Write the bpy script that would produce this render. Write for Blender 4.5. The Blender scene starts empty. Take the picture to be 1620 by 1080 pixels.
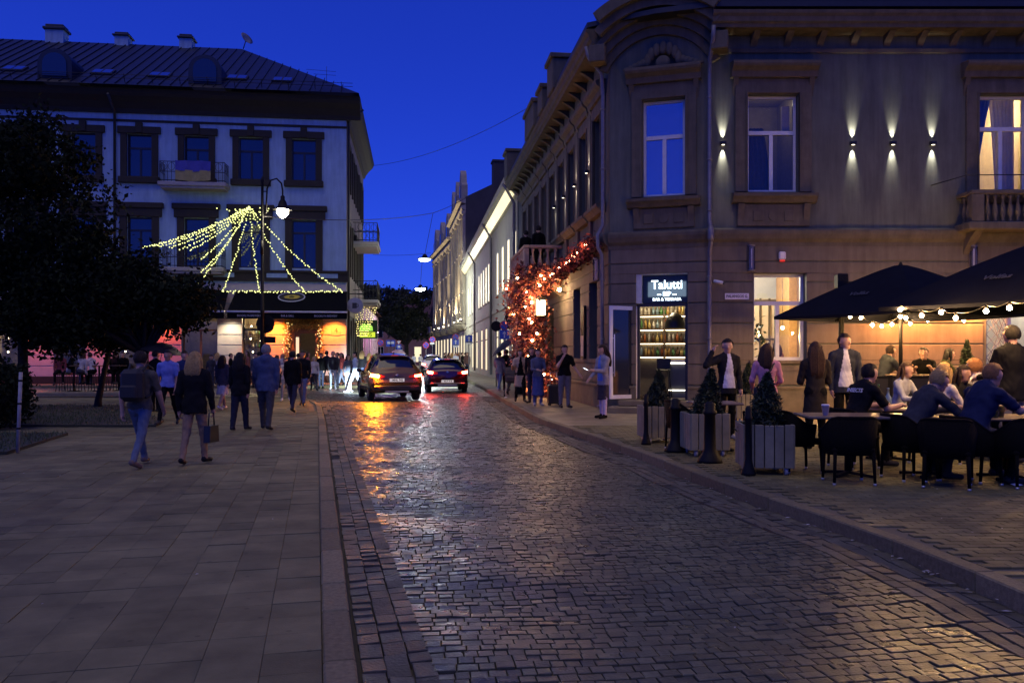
import bpy, math, random
import numpy as np
from mathutils import Vector, Matrix, Euler
random.seed(7)
rng = np.random.default_rng(7)
R = math.radians
sc = bpy.context.scene
COL = sc.collection

# ------------------------------------------------------------------ camera
CAM_H = 1.6
FPX = 1300.0            # focal length in pixels of the 1620 px wide picture
HOR = 562.0             # picture row of the horizon
cd = bpy.data.cameras.new('camera')
cd.sensor_width = 36.0
cd.lens = 36.0 * FPX / 1620.0
cd.shift_y = (HOR - 540.0) / 1620.0
cd.clip_start = 0.05
cd.clip_end = 3000.0
cam = bpy.data.objects.new('camera', cd)
cam.location = (0, 0, CAM_H)
cam.rotation_euler = (R(90), 0, 0)
COL.objects.link(cam)
sc.camera = cam

# ------------------------------------------------------------------ dusk sky, weak soft warm sun standing in for unseen street lamps, exposure
world = bpy.data.worlds.new('World')
sc.world = world
world.use_nodes = True
nt = world.node_tree
bg = nt.nodes['Background']
sky = nt.nodes.new('ShaderNodeTexSky')
sky.sky_type = 'NISHITA'
sky.sun_disc = False
sky.sun_elevation = R(66)
sky.sun_rotation = R(205)
sky.air_density = 1.0
sky.dust_density = 0.3
sky.ozone_density = 6.0
tint = nt.nodes.new('ShaderNodeMix')
tint.data_type = 'RGBA'
tint.blend_type = 'MULTIPLY'
tint.inputs['Factor'].default_value = 1.0
tint.inputs['B'].default_value = (0.073, 0.145, 0.96, 1)
nt.links.new(sky.outputs['Color'], tint.inputs['A'])
nt.links.new(tint.outputs['Result'], bg.inputs['Color'])
bg.inputs['Strength'].default_value = 0.128
sd = bpy.data.lights.new('sun', 'SUN')
sd.energy = 0.62
sd.angle = R(50)
sd.color = (1.0, 0.81, 0.40)
sun = bpy.data.objects.new('sun', sd)
_el, _az = R(66), R(205)           # azimuth clockwise from +Y: behind the camera, a little to its left
_d = Vector((math.sin(_az) * math.cos(_el), math.cos(_az) * math.cos(_el), math.sin(_el)))
sun.rotation_euler = _d.to_track_quat('Z', 'Y').to_euler()
sun.location = (0, 0, 60)
COL.objects.link(sun)
sc.view_settings.view_transform = 'Standard'
sc.view_settings.look = 'None'
sc.view_settings.exposure = 0.0
sc.view_settings.gamma = 1.0
sc.view_settings.use_curve_mapping = False
sc.render.engine = 'CYCLES'
cy = sc.cycles
cy.use_denoising = True
cy.max_bounces = 6
cy.diffuse_bounces = 3
cy.glossy_bounces = 3
cy.transmission_bounces = 4
cy.transparent_max_bounces = 8
cy.sample_clamp_indirect = 3.0
cy.use_light_tree = True
cy.caustics_reflective = False
cy.caustics_refractive = False
cy.use_adaptive_sampling = True
cy.adaptive_threshold = 0.01


# ------------------------------------------------------------------ picture helpers
def gp(px, py, z=0.0):
    """ground point (at height z) that the picture shows at px,py"""
    Y = (CAM_H - z) * FPX / (py - HOR)
    return Vector(((px - 810.0) / FPX * Y, Y, z))


def at(px, py, Y):
    return Vector(((px - 810.0) / FPX * Y, Y, CAM_H + (HOR - py) / FPX * Y))


def xat(px, Y):
    return (px - 810.0) / FPX * Y


def zat(py, Y):
    return CAM_H + (HOR - py) / FPX * Y


# ------------------------------------------------------------------ materials
MATS = {}


def lin(c):
    return tuple((x / 12.92 if x <= 0.04045 else ((x + 0.055) / 1.055) ** 2.4) for x in c)


def M(name, col=(.5, .5, .5), rough=.8, metal=0.0, var=.18, scale=6.0, bump=0.0, bscale=None, spec=0.5,
      coat=0.0, island=0.0, objrand=0.0, emit=None, estr=0.0, noemit_sample=False, rvar=0.0, geo=False, sheen=0.0, streak=0.0, spots=0.0):
    if name in MATS:
        return MATS[name]
    m = bpy.data.materials.new(name)
    m.use_nodes = True
    t = m.node_tree
    N, L = t.nodes, t.links
    p = N['Principled BSDF']
    p.inputs['Metallic'].default_value = metal
    p.inputs['Roughness'].default_value = rough
    p.inputs['Specular IOR Level'].default_value = spec
    p.inputs['Coat Weight'].default_value = coat
    p.inputs['Sheen Weight'].default_value = sheen
    if emit:
        p.inputs['Emission Color'].default_value = (*emit, 1)
        p.inputs['Emission Strength'].default_value = estr
        if noemit_sample:
            m.cycles.emission_sampling = 'NONE'
    tc = N.new('ShaderNodeTexCoord')
    src = tc.outputs['Object']
    if geo:
        g = N.new('ShaderNodeNewGeometry')
        src = g.outputs['Position']
    no = N.new('ShaderNodeTexNoise')
    no.inputs['Scale'].default_value = scale
    no.inputs['Detail'].default_value = 5
    no.inputs['Roughness'].default_value = .62
    L.new(src, no.inputs['Vector'])
    mr = N.new('ShaderNodeMapRange')
    mr.inputs['From Min'].default_value = .25
    mr.inputs['From Max'].default_value = .75
    mr.inputs['To Min'].default_value = 1 - var
    mr.inputs['To Max'].default_value = 1 + var
    L.new(no.outputs['Fac'], mr.inputs['Value'])
    fac = mr.outputs['Result']
    def times(fac, val, lo, hi, a, b):
        m_ = N.new('ShaderNodeMapRange')
        m_.inputs['From Min'].default_value = lo
        m_.inputs['From Max'].default_value = hi
        m_.inputs['To Min'].default_value = a
        m_.inputs['To Max'].default_value = b
        L.new(val, m_.inputs['Value'])
        x_ = N.new('ShaderNodeMath')
        x_.operation = 'MULTIPLY'
        L.new(fac, x_.inputs[0])
        L.new(m_.outputs['Result'], x_.inputs[1])
        return x_.outputs[0]
    if streak:      # rain-washed dirt: blotches drawn out down the wall
        mp = N.new('ShaderNodeMapping')
        mp.inputs['Scale'].default_value = (2.6, 2.6, .28)
        L.new(src, mp.inputs['Vector'])
        ns = N.new('ShaderNodeTexNoise')
        ns.inputs['Scale'].default_value = 1.7
        ns.inputs['Detail'].default_value = 8
        ns.inputs['Roughness'].default_value = .7
        L.new(mp.outputs['Vector'], ns.inputs['Vector'])
        fac = times(fac, ns.outputs['Fac'], .32, .62, 1 - streak, 1.06)
    if spots:       # chewing gum, drips and worn flecks
        vo = N.new('ShaderNodeTexVoronoi')
        vo.inputs['Scale'].default_value = 5.5
        L.new(src, vo.inputs['Vector'])
        fac = times(fac, vo.outputs['Distance'], .06, .12, 1 - spots, 1.0)
        n5 = N.new('ShaderNodeTexNoise')
        n5.inputs['Scale'].default_value = .55
        n5.inputs['Detail'].default_value = 6
        n5.inputs['Roughness'].default_value = .65
        L.new(src, n5.inputs['Vector'])
        fac = times(fac, n5.outputs['Fac'], .35, .65, 1 - spots, 1.15)
    for amount, kind in ((island, 'i'), (objrand, 'o')):
        if amount:
            if kind == 'i':
                g2 = N.new('ShaderNodeNewGeometry')
                rnd = g2.outputs['Random Per Island']
            else:
                g2 = N.new('ShaderNodeObjectInfo')
                rnd = g2.outputs['Random']
            a = N.new('ShaderNodeMapRange')
            a.inputs['To Min'].default_value = 1 - amount
            a.inputs['To Max'].default_value = 1 + amount
            L.new(rnd, a.inputs['Value'])
            mu = N.new('ShaderNodeMath')
            mu.operation = 'MULTIPLY'
            L.new(fac, mu.inputs[0])
            L.new(a.outputs['Result'], mu.inputs[1])
            fac = mu.outputs[0]
    vm = N.new('ShaderNodeVectorMath')
    vm.operation = 'SCALE'
    vm.inputs[0].default_value = col
    L.new(fac, vm.inputs['Scale'])
    L.new(vm.outputs['Vector'], p.inputs['Base Color'])
    if rvar:
        n2 = N.new('ShaderNodeTexNoise')
        n2.inputs['Scale'].default_value = scale * .35
        n2.inputs['Detail'].default_value = 4
        L.new(src, n2.inputs['Vector'])
        m2 = N.new('ShaderNodeMapRange')
        m2.inputs['From Min'].default_value = .3
        m2.inputs['From Max'].default_value = .7
        m2.inputs['To Min'].default_value = max(.03, rough - rvar)
        m2.inputs['To Max'].default_value = min(1, rough + rvar)
        L.new(n2.outputs['Fac'], m2.inputs['Value'])
        L.new(m2.outputs['Result'], p.inputs['Roughness'])
    if bump:
        n3 = N.new('ShaderNodeTexNoise')
        n3.inputs['Scale'].default_value = bscale or scale * 6
        n3.inputs['Detail'].default_value = 4
        L.new(src, n3.inputs['Vector'])
        b = N.new('ShaderNodeBump')
        b.inputs['Strength'].default_value = bump
        b.inputs['Distance'].default_value = .02
        L.new(n3.outputs['Fac'], b.inputs['Height'])
        L.new(b.outputs['Normal'], p.inputs['Normal'])
    MATS[name] = m
    return m


def E(name, col, strength, sample=True):
    """something that gives off light"""
    if name in MATS:
        return MATS[name]
    m = bpy.data.materials.new(name)
    m.use_nodes = True
    N = m.node_tree.nodes
    p = N['Principled BSDF']
    p.inputs['Base Color'].default_value = (*[c * .5 for c in col], 1)
    p.inputs['Emission Color'].default_value = (*col, 1)
    p.inputs['Emission Strength'].default_value = strength
    if not sample:
        m.cycles.emission_sampling = 'NONE'
    MATS[name] = m
    return m


def GLASS(name, col=(1, 1, 1), refl=1.0, rough=.02):
    """thin clear pane: transparent with a Fresnel reflection"""
    if name in MATS:
        return MATS[name]
    m = bpy.data.materials.new(name)
    m.use_nodes = True
    N, L = m.node_tree.nodes, m.node_tree.links
    N.remove(N['Principled BSDF'])
    tr = N.new('ShaderNodeBsdfTransparent')
    tr.inputs['Color'].default_value = (*col, 1)
    gl = N.new('ShaderNodeBsdfGlossy')
    gl.inputs['Roughness'].default_value = rough
    fr = N.new('ShaderNodeFresnel')
    fr.inputs['IOR'].default_value = 1.5
    mu = N.new('ShaderNodeMath')
    mu.operation = 'MULTIPLY'
    mu.inputs[1].default_value = refl
    mu.use_clamp = True
    mx = N.new('ShaderNodeMixShader')
    L.new(fr.outputs['Fac'], mu.inputs[0])
    L.new(mu.outputs[0], mx.inputs['Fac'])
    L.new(tr.outputs[0], mx.inputs[1])
    L.new(gl.outputs[0], mx.inputs[2])
    L.new(mx.outputs[0], N['Material Output'].inputs['Surface'])
    MATS[name] = m
    return m


# ------------------------------------------------------------------ mesh builder
class MB:
    def __init__(s):
        s.v, s.f, s.m, s.s = [], [], [], []

    def add(s, V, F, mi=0, smooth=False):
        o = len(s.v)
        s.v += [tuple(p) for p in V]
        for f in F:
            s.f.append(tuple(i + o for i in f))
            s.m.append(mi)
            s.s.append(smooth)
        return s

    def box(s, x0, y0, z0, x1, y1, z1, mi=0, bev=0.0):
        if x1 < x0: x0, x1 = x1, x0
        if y1 < y0: y0, y1 = y1, y0
        if z1 < z0: z0, z1 = z1, z0
        if not bev:
            V = [(x0, y0, z0), (x1, y0, z0), (x1, y1, z0), (x0, y1, z0), (x0, y0, z1), (x1, y0, z1), (x1, y1, z1), (x0, y1, z1)]
            F = [(0, 3, 2, 1), (4, 5, 6, 7), (0, 1, 5, 4), (1, 2, 6, 5), (2, 3, 7, 6), (3, 0, 4, 7)]
            return s.add(V, F, mi)
        b = min(bev, (x1 - x0) / 2.2, (y1 - y0) / 2.2, (z1 - z0) / 2.2)
        V, idx = [], {}
        for ix, x in enumerate((x0, x1)):
            for iy, y in enumerate((y0, y1)):
                for iz, z in enumerate((z0, z1)):
                    sx, sy, sz = (1 - 2 * ix) * b, (1 - 2 * iy) * b, (1 - 2 * iz) * b
                    for a, d in enumerate(((0, sy, sz), (sx, 0, sz), (sx, sy, 0))):
                        idx[ix, iy, iz, a] = len(V)
                        V.append((x + d[0], y + d[1], z + d[2]))
        F = []
        for i in (0, 1):
            q = [idx[i, 0, 0, 0], idx[i, 1, 0, 0], idx[i, 1, 1, 0], idx[i, 0, 1, 0]]
            F.append(tuple(q if i else q[::-1]))
            q = [idx[0, i, 0, 1], idx[1, i, 0, 1], idx[1, i, 1, 1], idx[0, i, 1, 1]]
            F.append(tuple(q[::-1] if i else q))
            q = [idx[0, 0, i, 2], idx[1, 0, i, 2], idx[1, 1, i, 2], idx[0, 1, i, 2]]
            F.append(tuple(q if i else q[::-1]))
        for i in (0, 1):
            for j in (0, 1):
                F.append((idx[0, i, j, 1], idx[1, i, j, 1], idx[1, i, j, 2], idx[0, i, j, 2]))
                F.append((idx[i, 0, j, 0], idx[i, 1, j, 0], idx[i, 1, j, 2], idx[i, 0, j, 2]))
                F.append((idx[i, j, 0, 0], idx[i, j, 1, 0], idx[i, j, 1, 1], idx[i, j, 0, 1]))
        for i in (0, 1):
            for j in (0, 1):
                for k in (0, 1):
                    F.append((idx[i, j, k, 0], idx[i, j, k, 1], idx[i, j, k, 2]))
        return s.add(V, F, mi)

    def tube(s, pts, r, n=8, mi=0, caps=True, smooth=True):
        pts = [Vector(p) for p in pts]
        k = len(pts)
        rs = r if isinstance(r, (list, tuple)) else [r] * k
        V, F = [], []
        up = None
        for i, p in enumerate(pts):
            t = (pts[min(i + 1, k - 1)] - pts[max(i - 1, 0)])
            if t.length < 1e-9: t = Vector((0, 0, 1))
            t.normalize()
            if up is None:
                up = Vector((0, 0, 1)) if abs(t.z) < .9 else Vector((1, 0, 0))
            a = t.cross(up)
            if a.length < 1e-6:
                a = t.cross(Vector((0, 1, 0)))
            a.normalize()
            b = a.cross(t).normalized()
            up = b
            for j in range(n):
                an = 2 * math.pi * j / n
                V.append(p + (a * math.cos(an) + b * math.sin(an)) * rs[i])
        for i in range(k - 1):
            for j in range(n):
                F.append((i * n + j, i * n + (j + 1) % n, (i + 1) * n + (j + 1) % n, (i + 1) * n + j))
        s.add(V, F, mi, smooth)
        if caps:
            o = len(s.v) - len(V)
            s.f.append(tuple(o + j for j in range(n))[::-1]); s.m.append(mi); s.s.append(False)
            s.f.append(tuple(o + (k - 1) * n + j for j in range(n))); s.m.append(mi); s.s.append(False)
        return s

    def lathe(s, prof, c=(0, 0, 0), n=16, mi=0, smooth=True, caps=True):
        V, F = [], []
        k = len(prof)
        for (r, z) in prof:
            for j in range(n):
                a = 2 * math.pi * j / n
                V.append((c[0] + r * math.cos(a), c[1] + r * math.sin(a), c[2] + z))
        for i in range(k - 1):
            for j in range(n):
                F.append((i * n + j, i * n + (j + 1) % n, (i + 1) * n + (j + 1) % n, (i + 1) * n + j))
        if caps:
            F.append(tuple(range(n))[::-1])
            F.append(tuple((k - 1) * n + j for j in range(n)))
        return s.add(V, F, mi, smooth)

    def ball(s, c, r, nu=10, nv=6, mi=0, smooth=True):
        if not isinstance(r, (tuple, list)): r = (r, r, r)
        V, F = [], []
        for i in range(1, nv):
            th = math.pi * i / nv
            for j in range(nu):
                a = 2 * math.pi * j / nu
                V.append((c[0] + r[0] * math.sin(th) * math.cos(a), c[1] + r[1] * math.sin(th) * math.sin(a), c[2] + r[2] * math.cos(th)))
        V += [(c[0], c[1], c[2] + r[2]), (c[0], c[1], c[2] - r[2])]
        T, B = len(V) - 2, len(V) - 1
        for i in range(nv - 2):
            for j in range(nu):
                F.append((i * nu + j, (i + 1) * nu + j, (i + 1) * nu + (j + 1) % nu, i * nu + (j + 1) % nu))
        for j in range(nu):
            F.append((T, j, (j + 1) % nu))
            F.append((B, (nv - 2) * nu + (j + 1) % nu, (nv - 2) * nu + j))
        return s.add(V, F, mi, smooth)

    def prism(s, poly, a0, a1, plane='xz', mi=0, smooth=False):
        """extrude a 2-D outline: plane xz -> along y, yz -> along x, xy -> along z"""
        n = len(poly)
        def P(u, w, a):
            return {'xz': (u, a, w), 'yz': (a, u, w), 'xy': (u, w, a)}[plane]
        V = [P(u, w, a0) for u, w in poly] + [P(u, w, a1) for u, w in poly]
        F = [tuple(range(n)), tuple(range(2 * n - 1, n - 1, -1))]
        o = len(s.v)
        s.add(V, F, mi)
        s.add([], [], mi)
        for j in range(n):
            s.f.append((o + j, o + n + j, o + n + (j + 1) % n, o + (j + 1) % n)); s.m.append(mi); s.s.append(smooth)
        return s

    def beam(s, p0, p1, w, h, mi=0):
        p0, p1 = Vector(p0), Vector(p1)
        t = (p1 - p0).normalized()
        up = Vector((0, 0, 1)) if abs(t.z) < .95 else Vector((0, 1, 0))
        a = t.cross(up).normalized() * (w / 2)
        b = a.cross(t).normalized() * (h / 2)
        V = [p + sx * a + sy * b for p in (p0, p1) for sx, sy in ((-1, -1), (1, -1), (1, 1), (-1, 1))]
        F = [(0, 1, 2, 3), (7, 6, 5, 4), (0, 4, 5, 1), (1, 5, 6, 2), (2, 6, 7, 3), (3, 7, 4, 0)]
        return s.add(V, F, mi)

    def data(s, name, mats):
        me = bpy.data.meshes.new(name)
        me.from_pydata([tuple(v) for v in s.v], [], s.f)
        if not isinstance(mats, (list, tuple)): mats = [mats]
        for m in mats:
            me.materials.append(m)
        if len(mats) > 1:
            me.polygons.foreach_set('material_index', s.m)
        me.polygons.foreach_set('use_smooth', s.s)
        me.update()
        return me


W = {}      # world matrix of every object made


def place(o, parent=None, world=None):
    COL.objects.link(o)
    if parent is not None:
        o.parent = parent
        pw = W[parent]
        if world is None: world = pw
        o.matrix_local = pw.inverted() @ world
    else:
        if world is None: world = Matrix.Identity(4)
        o.matrix_local = world
    W[o] = world.copy()
    return o


def mk(mb, name, mats, parent=None, world=None):
    me = mb.data(name, mats) if isinstance(mb, MB) else mb
    return place(bpy.data.objects.new(name, me), parent, world)


def tag(o, label=None, cat=None, group=None, kind=None):
    if label: o['label'] = label
    if cat: o['category'] = cat
    if group: o['group'] = group
    if kind: o['kind'] = kind
    return o


def FR(x, y, ang=0.0, z=0.0):
    """frame: origin, turned by ang (radians) about z; local -y looks out of the facade"""
    return Matrix.Translation((x, y, z)) @ Matrix.Rotation(ang, 4, 'Z')


def thing(name, label, cat, world=None, group=None):
    o = bpy.data.objects.new(name, None)
    o.empty_display_size = .2
    place(o, None, world)
    return tag(o, label, cat, group)


def copy_thing(src, world, label=None, group=None):
    r = src.copy()
    place(r, None, world)
    def rec(a, b):
        for ch in a.children:
            c = ch.copy()
            COL.objects.link(c)
            c.parent = b
            c.matrix_parent_inverse = Matrix.Identity(4)
            c.matrix_local = ch.matrix_local.copy()
            W[c] = W[b] @ c.matrix_local
            rec(ch, c)
    rec(src, r)
    if label: r['label'] = label
    if group: r['group'] = group
    return r


def text(body, name, size, mat, parent, world, extrude=.004, align='CENTER', sx=1.0, bold=0.0):
    cu = bpy.data.curves.new(name, 'FONT')
    cu.body = body
    cu.size = size
    cu.align_x = align
    cu.align_y = 'CENTER'
    cu.extrude = extrude
    cu.offset = bold
    cu.resolution_u = 2
    cu.materials.append(mat)
    o = bpy.data.objects.new(name, cu)
    me = bpy.data.meshes.new_from_object(o)
    bpy.data.objects.remove(o)
    me.name = name
    return place(bpy.data.objects.new(name, me), parent, world @ Matrix.Diagonal((sx, 1, 1, 1)))


UP = Matrix.Rotation(R(90), 4, 'X')      # stands lettering upright, facing local -y


def spot(name, loc, dirv, power, color, size=60, blend=.6, rad=.03, parent=None):
    l = bpy.data.lights.new(name, 'SPOT')
    l.energy = power
    l.color = color
    l.spot_size = R(size)
    l.spot_blend = blend
    l.shadow_soft_size = rad
    o = bpy.data.objects.new(name, l)
    q = (-Vector(dirv)).to_track_quat('Z', 'Y').to_matrix().to_4x4()
    return place(o, parent, Matrix.Translation(loc) @ q)


def point(name, loc, power, color, rad=.05, parent=None):
    l = bpy.data.lights.new(name, 'POINT')
    l.energy = power
    l.color = color
    l.shadow_soft_size = rad
    o = bpy.data.objects.new(name, l)
    return place(o, parent, Matrix.Translation(loc))


def sm(a, b, t):
    t = max(0.0, min(1.0, (t - a) / (b - a)))
    return t * t * (3 - 2 * t)

# ================================================================== THE GROUND
KR = [(-30, 3.4), (0, 3.35), (5.16, 3.2), (6.34, 3.11), (7.64, 2.89), (9.33, 2.46), (11.7, 2.12), (15.3, 1.44), (19.2, .62), (25, .02), (39, -1.42), (60, -3.95), (100, -8.9), (150, -16.5)]
KL = [(-30, 7.3), (4, -.75), (7.58, -1.6), (20.4, -4.64), (26.6, -6.2), (30, -7.4), (31.2, -9.2)]


def smooth_curve(pts, n=400):
    ys = np.array([p[0] for p in pts], float); xs = np.array([p[1] for p in pts], float)
    yy = np.linspace(ys[0], ys[-1], n * 4)
    xx = np.interp(yy, ys, xs)
    k = 25
    ker = np.ones(k) / k
    xp = np.pad(xx, k // 2, mode='edge')
    # keep the slope at both ends
    xp[:k // 2] = xx[0] + (xx[1] - xx[0]) * np.arange(-(k // 2), 0)
    xp[-(k // 2):] = xx[-1] + (xx[-1] - xx[-2]) * np.arange(1, k // 2 + 1)
    xs2 = np.convolve(xp, ker, mode='valid')
    return yy, xs2


_KR, _KL = smooth_curve(KR), smooth_curve(KL)
def kR(y): return np.interp(y, _KR[0], _KR[1])
def kL(y): return np.interp(y, _KL[0], _KL[1])


def wav(x, y):
    """the worn road's gentle humps and hollows"""
    return (.010 * np.sin(y * 2.1 + .6 * np.sin(x * 1.3)) + .008 * np.sin(y * 4.3 + x * .9 + 1.0) + .007 * np.sin(x * 1.9 - y * .7)
            + .006 * np.sin(y * 1.05 - x * .5 + 2.0) + .004 * np.sin(x * 5.1 + y * 3.3))


def blocks(cx, cy, ang, hx, hy, zt, tx, ty, inset=.0055, drop=.002, depth=.036):
    """many bevelled paving blocks as numpy vertices and quad faces"""
    n = len(cx)
    sgn = np.array([(-1, -1), (1, -1), (1, 1), (-1, 1)], float)
    V = np.zeros((n, 12, 3))
    ca, sa = np.cos(ang)[:, None], np.sin(ang)[:, None]
    for ring, (ins, dz) in enumerate(((0, -depth), (0, -drop), (inset, 0))):
        lx = sgn[None, :, 0] * (hx[:, None] - ins)
        ly = sgn[None, :, 1] * (hy[:, None] - ins)
        V[:, ring * 4:ring * 4 + 4, 0] = cx[:, None] + lx * ca - ly * sa
        V[:, ring * 4:ring * 4 + 4, 1] = cy[:, None] + lx * sa + ly * ca
        V[:, ring * 4:ring * 4 + 4, 2] = zt[:, None] + dz + lx * tx[:, None] + ly * ty[:, None]
    q = []
    for r in (0, 1):
        for j in range(4):
            q.append((r * 4 + j, r * 4 + (j + 1) % 4, r * 4 + 4 + (j + 1) % 4, r * 4 + 4 + j))
    q.append((8, 9, 10, 11))
    F = (np.array(q)[None] + (np.arange(n) * 12)[:, None, None]).reshape(-1, 4)
    return V.reshape(-1, 3), F


def np_mesh(name, V, F, mats, smooth=False):
    me = bpy.data.meshes.new(name)
    nv, nf, k = len(V), len(F), F.shape[1]
    me.vertices.add(nv)
    me.vertices.foreach_set('co', np.asarray(V, np.float32).ravel())
    me.loops.add(nf * k)
    me.loops.foreach_set('vertex_index', np.asarray(F, np.int32).ravel())
    me.polygons.add(nf)
    me.polygons.foreach_set('loop_start', np.arange(nf, dtype=np.int32) * k)
    me.polygons.foreach_set('use_smooth', np.full(nf, smooth))
    for m in (mats if isinstance(mats, (list, tuple)) else [mats]):
        me.materials.append(m)
    me.update(calc_edges=True)
    me.validate()
    return me


def strip(ys, xl, xr, z, nx=1):
    V, F = [], []
    for y in ys:
        a, b = float(xl(y)), float(xr(y))
        for i in range(nx + 1):
            V.append((a + (b - a) * i / nx, y, z))
    w = nx + 1
    for j in range(len(ys) - 1):
        for i in range(nx):
            F.append((j * w + i, j * w + i + 1, (j + 1) * w + i + 1, (j + 1) * w + i))
    return MB().add(V, F)


m_earth = M('bedding_sand', (.115, .105, .062), .9, var=.3, scale=3, geo=True)
m_sett = M('wet_granite_sett', (.110, .108, .060), .37, var=.3, scale=14, bump=.22, bscale=60, island=.25, rvar=.14, geo=True, spec=.32)
m_sett1 = M('wet_granite_sett_single', (.110, .108, .060), .37, var=.3, scale=14, bump=.22, bscale=60, objrand=.25, rvar=.14, geo=True, spec=.32)
m_slab = M('concrete_slab', (.172, .155, .068), .78, spec=.25, var=.2, scale=2.2, bump=.2, bscale=90, island=.16, rvar=.12, spots=.3, geo=True)
m_slab1 = M('concrete_slab_single', (.172, .155, .068), .78, spec=.25, var=.2, scale=2.2, bump=.2, bscale=90, objrand=.16, rvar=.12, spots=.3, geo=True)
m_kerb = M('kerb_granite', (.18, .155, .078), .75, spec=.25, var=.35, scale=30, bump=.25, bscale=120, objrand=.25, geo=True)
m_paver = M('block_paver', (.152, .135, .058), .7, spec=.25, var=.25, scale=6, bump=.2, bscale=80, island=.22, rvar=.15, spots=.25, geo=True)
m_paver1 = M('block_paver_single', (.152, .135, .058), .7, spec=.25, var=.25, scale=6, bump=.2, bscale=80, objrand=.22, rvar=.15, spots=.25, geo=True)
m_farroad = M('far_wet_setts', (.12, .11, .075), .34, var=.4, scale=9, bump=.55, bscale=26, rvar=.14, geo=True)
m_farpave = M('far_paving', (.17, .15, .09), .6, var=.3, scale=4, bump=.2, bscale=20, rvar=.15, geo=True)

g = MB().add([(-700, -100, -.12), (700, -100, -.12), (700, 900, -.12), (-700, 900, -.12)], [(0, 1, 2, 3)])
tag(mk(g, 'ground', M('distant_ground', (.07, .068, .06), .9, var=.3, scale=.2, geo=True)), kind='structure')

ysn = list(np.arange(-20, 33.01, .5))
road = tag(mk(strip(ysn, lambda y: kL(min(y, 30.2)) - .3, lambda y: kR(y) + .1, -.036), 'road', m_earth), kind='structure')
ysf = list(np.arange(32, 150, 2.0))
far = tag(mk(strip(ysf, lambda y: -75, lambda y: kR(y) + .1, -.012), 'cross_street_road', m_farroad), kind='structure')

# setts across the carriageway ------------------------------------------------
cx, cyy, an, hx, hy, cls = [], [], [], [], [], []
SW = [.075, .085, .092, .10, .113, .126]
ROWD = .086
yc = 2.6
while yc < 34.5:
    xl, xr = float(kL(min(yc, 30))) + .42, float(kR(yc)) - .55
    if yc > 30: xl -= (yc - 30) * 1.2
    mid = (xl + xr) / 2
    ph = random.uniform(-.008, .008)
    def rowy(q): return yc + .17 * (q - mid) + .05 * (q - mid) ** 2 * .35 + ph
    for _ in range(4):
        xl = float(kL(min(rowy(xl), 30))) - max(0, rowy(xl) - 30) * 1.2 + .396
        xr = float(kR(rowy(xr))) - .52
    x = xl
    while x < xr - .03:
        k = random.randrange(6)
        w = SW[k]
        if x == xl: w = random.uniform(.06, .14); k = -2
        if x + w > xr - .04: w = xr - x; k = -2
        xc = x + w / 2
        y = rowy(xc) + random.uniform(-.004, .004)
        if True:
            if abs(xc) / max(y, .1) < .72:
                cx.append(xc); cyy.append(y); an.append(.17 + .035 * (xc - mid) + random.uniform(-.05, .05)); hx.append(w / 2 - .0035); hy.append(ROWD / 2 - .0035); cls.append(k)
        x += w
    yc += ROWD
# gutter rows that run with the kerbs
for off, wd, ln, side in [(.068, .13, .18, 'L'), (.199, .13, .16, 'L'), (.329, .125, .17, 'L'), (.09, .12, .22, 'R'), (.215, .12, .2, 'R'), (.34, .12, .22, 'R'), (.46, .11, .2, 'R')]:
    y = 2.6
    while y < 30:
        if side == 'L':
            x = float(kL(y)) + off; sl = float(kL(y + .3) - kL(y)) / .3
        else:
            x = float(kR(y)) - off; sl = float(kR(y + .3) - kR(y)) / .3
        l = ln * random.uniform(.8, 1.25)
        if abs(x) / y < .74:
            cx.append(x); cyy.append(y + l / 2); an.append(-math.atan(sl) + random.uniform(-.02, .02)); hx.append(wd / 2 - .006); hy.append(l / 2 - .006); cls.append(-1)
        y += l / math.sqrt(1 + sl * sl)
cx, cyy, an, hx, hy, cls = map(np.array, (cx, cyy, an, hx, hy, cls))
zt = wav(cx, cyy) * .9 - .004 + rng.normal(0, .0022, len(cx))
zt[cls == -1] *= .5
e = .05
tx = (wav(cx + e, cyy) - wav(cx - e, cyy)) / (2 * e) + rng.normal(0, .014, len(cx))
ty = (wav(cx, cyy + e) - wav(cx, cyy - e)) / (2 * e) + rng.normal(0, .05, len(cx))
vis = (np.abs(cx) / cyy < .615) & (cyy > 4.05) & (cls >= 0)
order = np.argsort(np.where(vis, cyy, 1e9))[:300]
single = np.zeros(len(cx), bool)
single[order] = True
gut = cls == -1
V, F = blocks(cx[gut], cyy[gut], an[gut], hx[gut], hy[gut], zt[gut], tx[gut] + rng.normal(0, .02, gut.sum()), ty[gut])
tag(mk(np_mesh('gutter_setts', V, F, M('gutter_granite', (.12, .11, .064), .62, spec=.3, var=.3, scale=9, bump=.4, bscale=50, island=.25, rvar=.12, geo=True)), 'gutter_setts', None, road), kind='stuff')
o_ = ~single & ~gut
V, F = blocks(cx[o_], cyy[o_], an[o_], hx[o_], hy[o_], zt[o_], tx[o_], ty[o_])
tag(mk(np_mesh('sett_field', V, F, m_sett), 'sett_field', None, road), kind='stuff')
one = np.array([0.0])
svar = []
for w in SW:
    V, F = blocks(one, one, one, np.array([w / 2 - .0035]), np.array([ROWD / 2 - .0035]), one, one, one)
    svar.append(np_mesh('sett', V, F, m_sett1))
for i in np.where(single)[0]:
    Mx = Matrix.Translation((cx[i], cyy[i], zt[i])) @ Matrix.Rotation(an[i], 4, 'Z') @ Matrix(((1, 0, 0, 0), (0, 1, 0, 0), (tx[i], ty[i], 1, 0), (0, 0, 0, 1)))
    mk(svar[cls[i]], 'sett', None, road, Mx)

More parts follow.
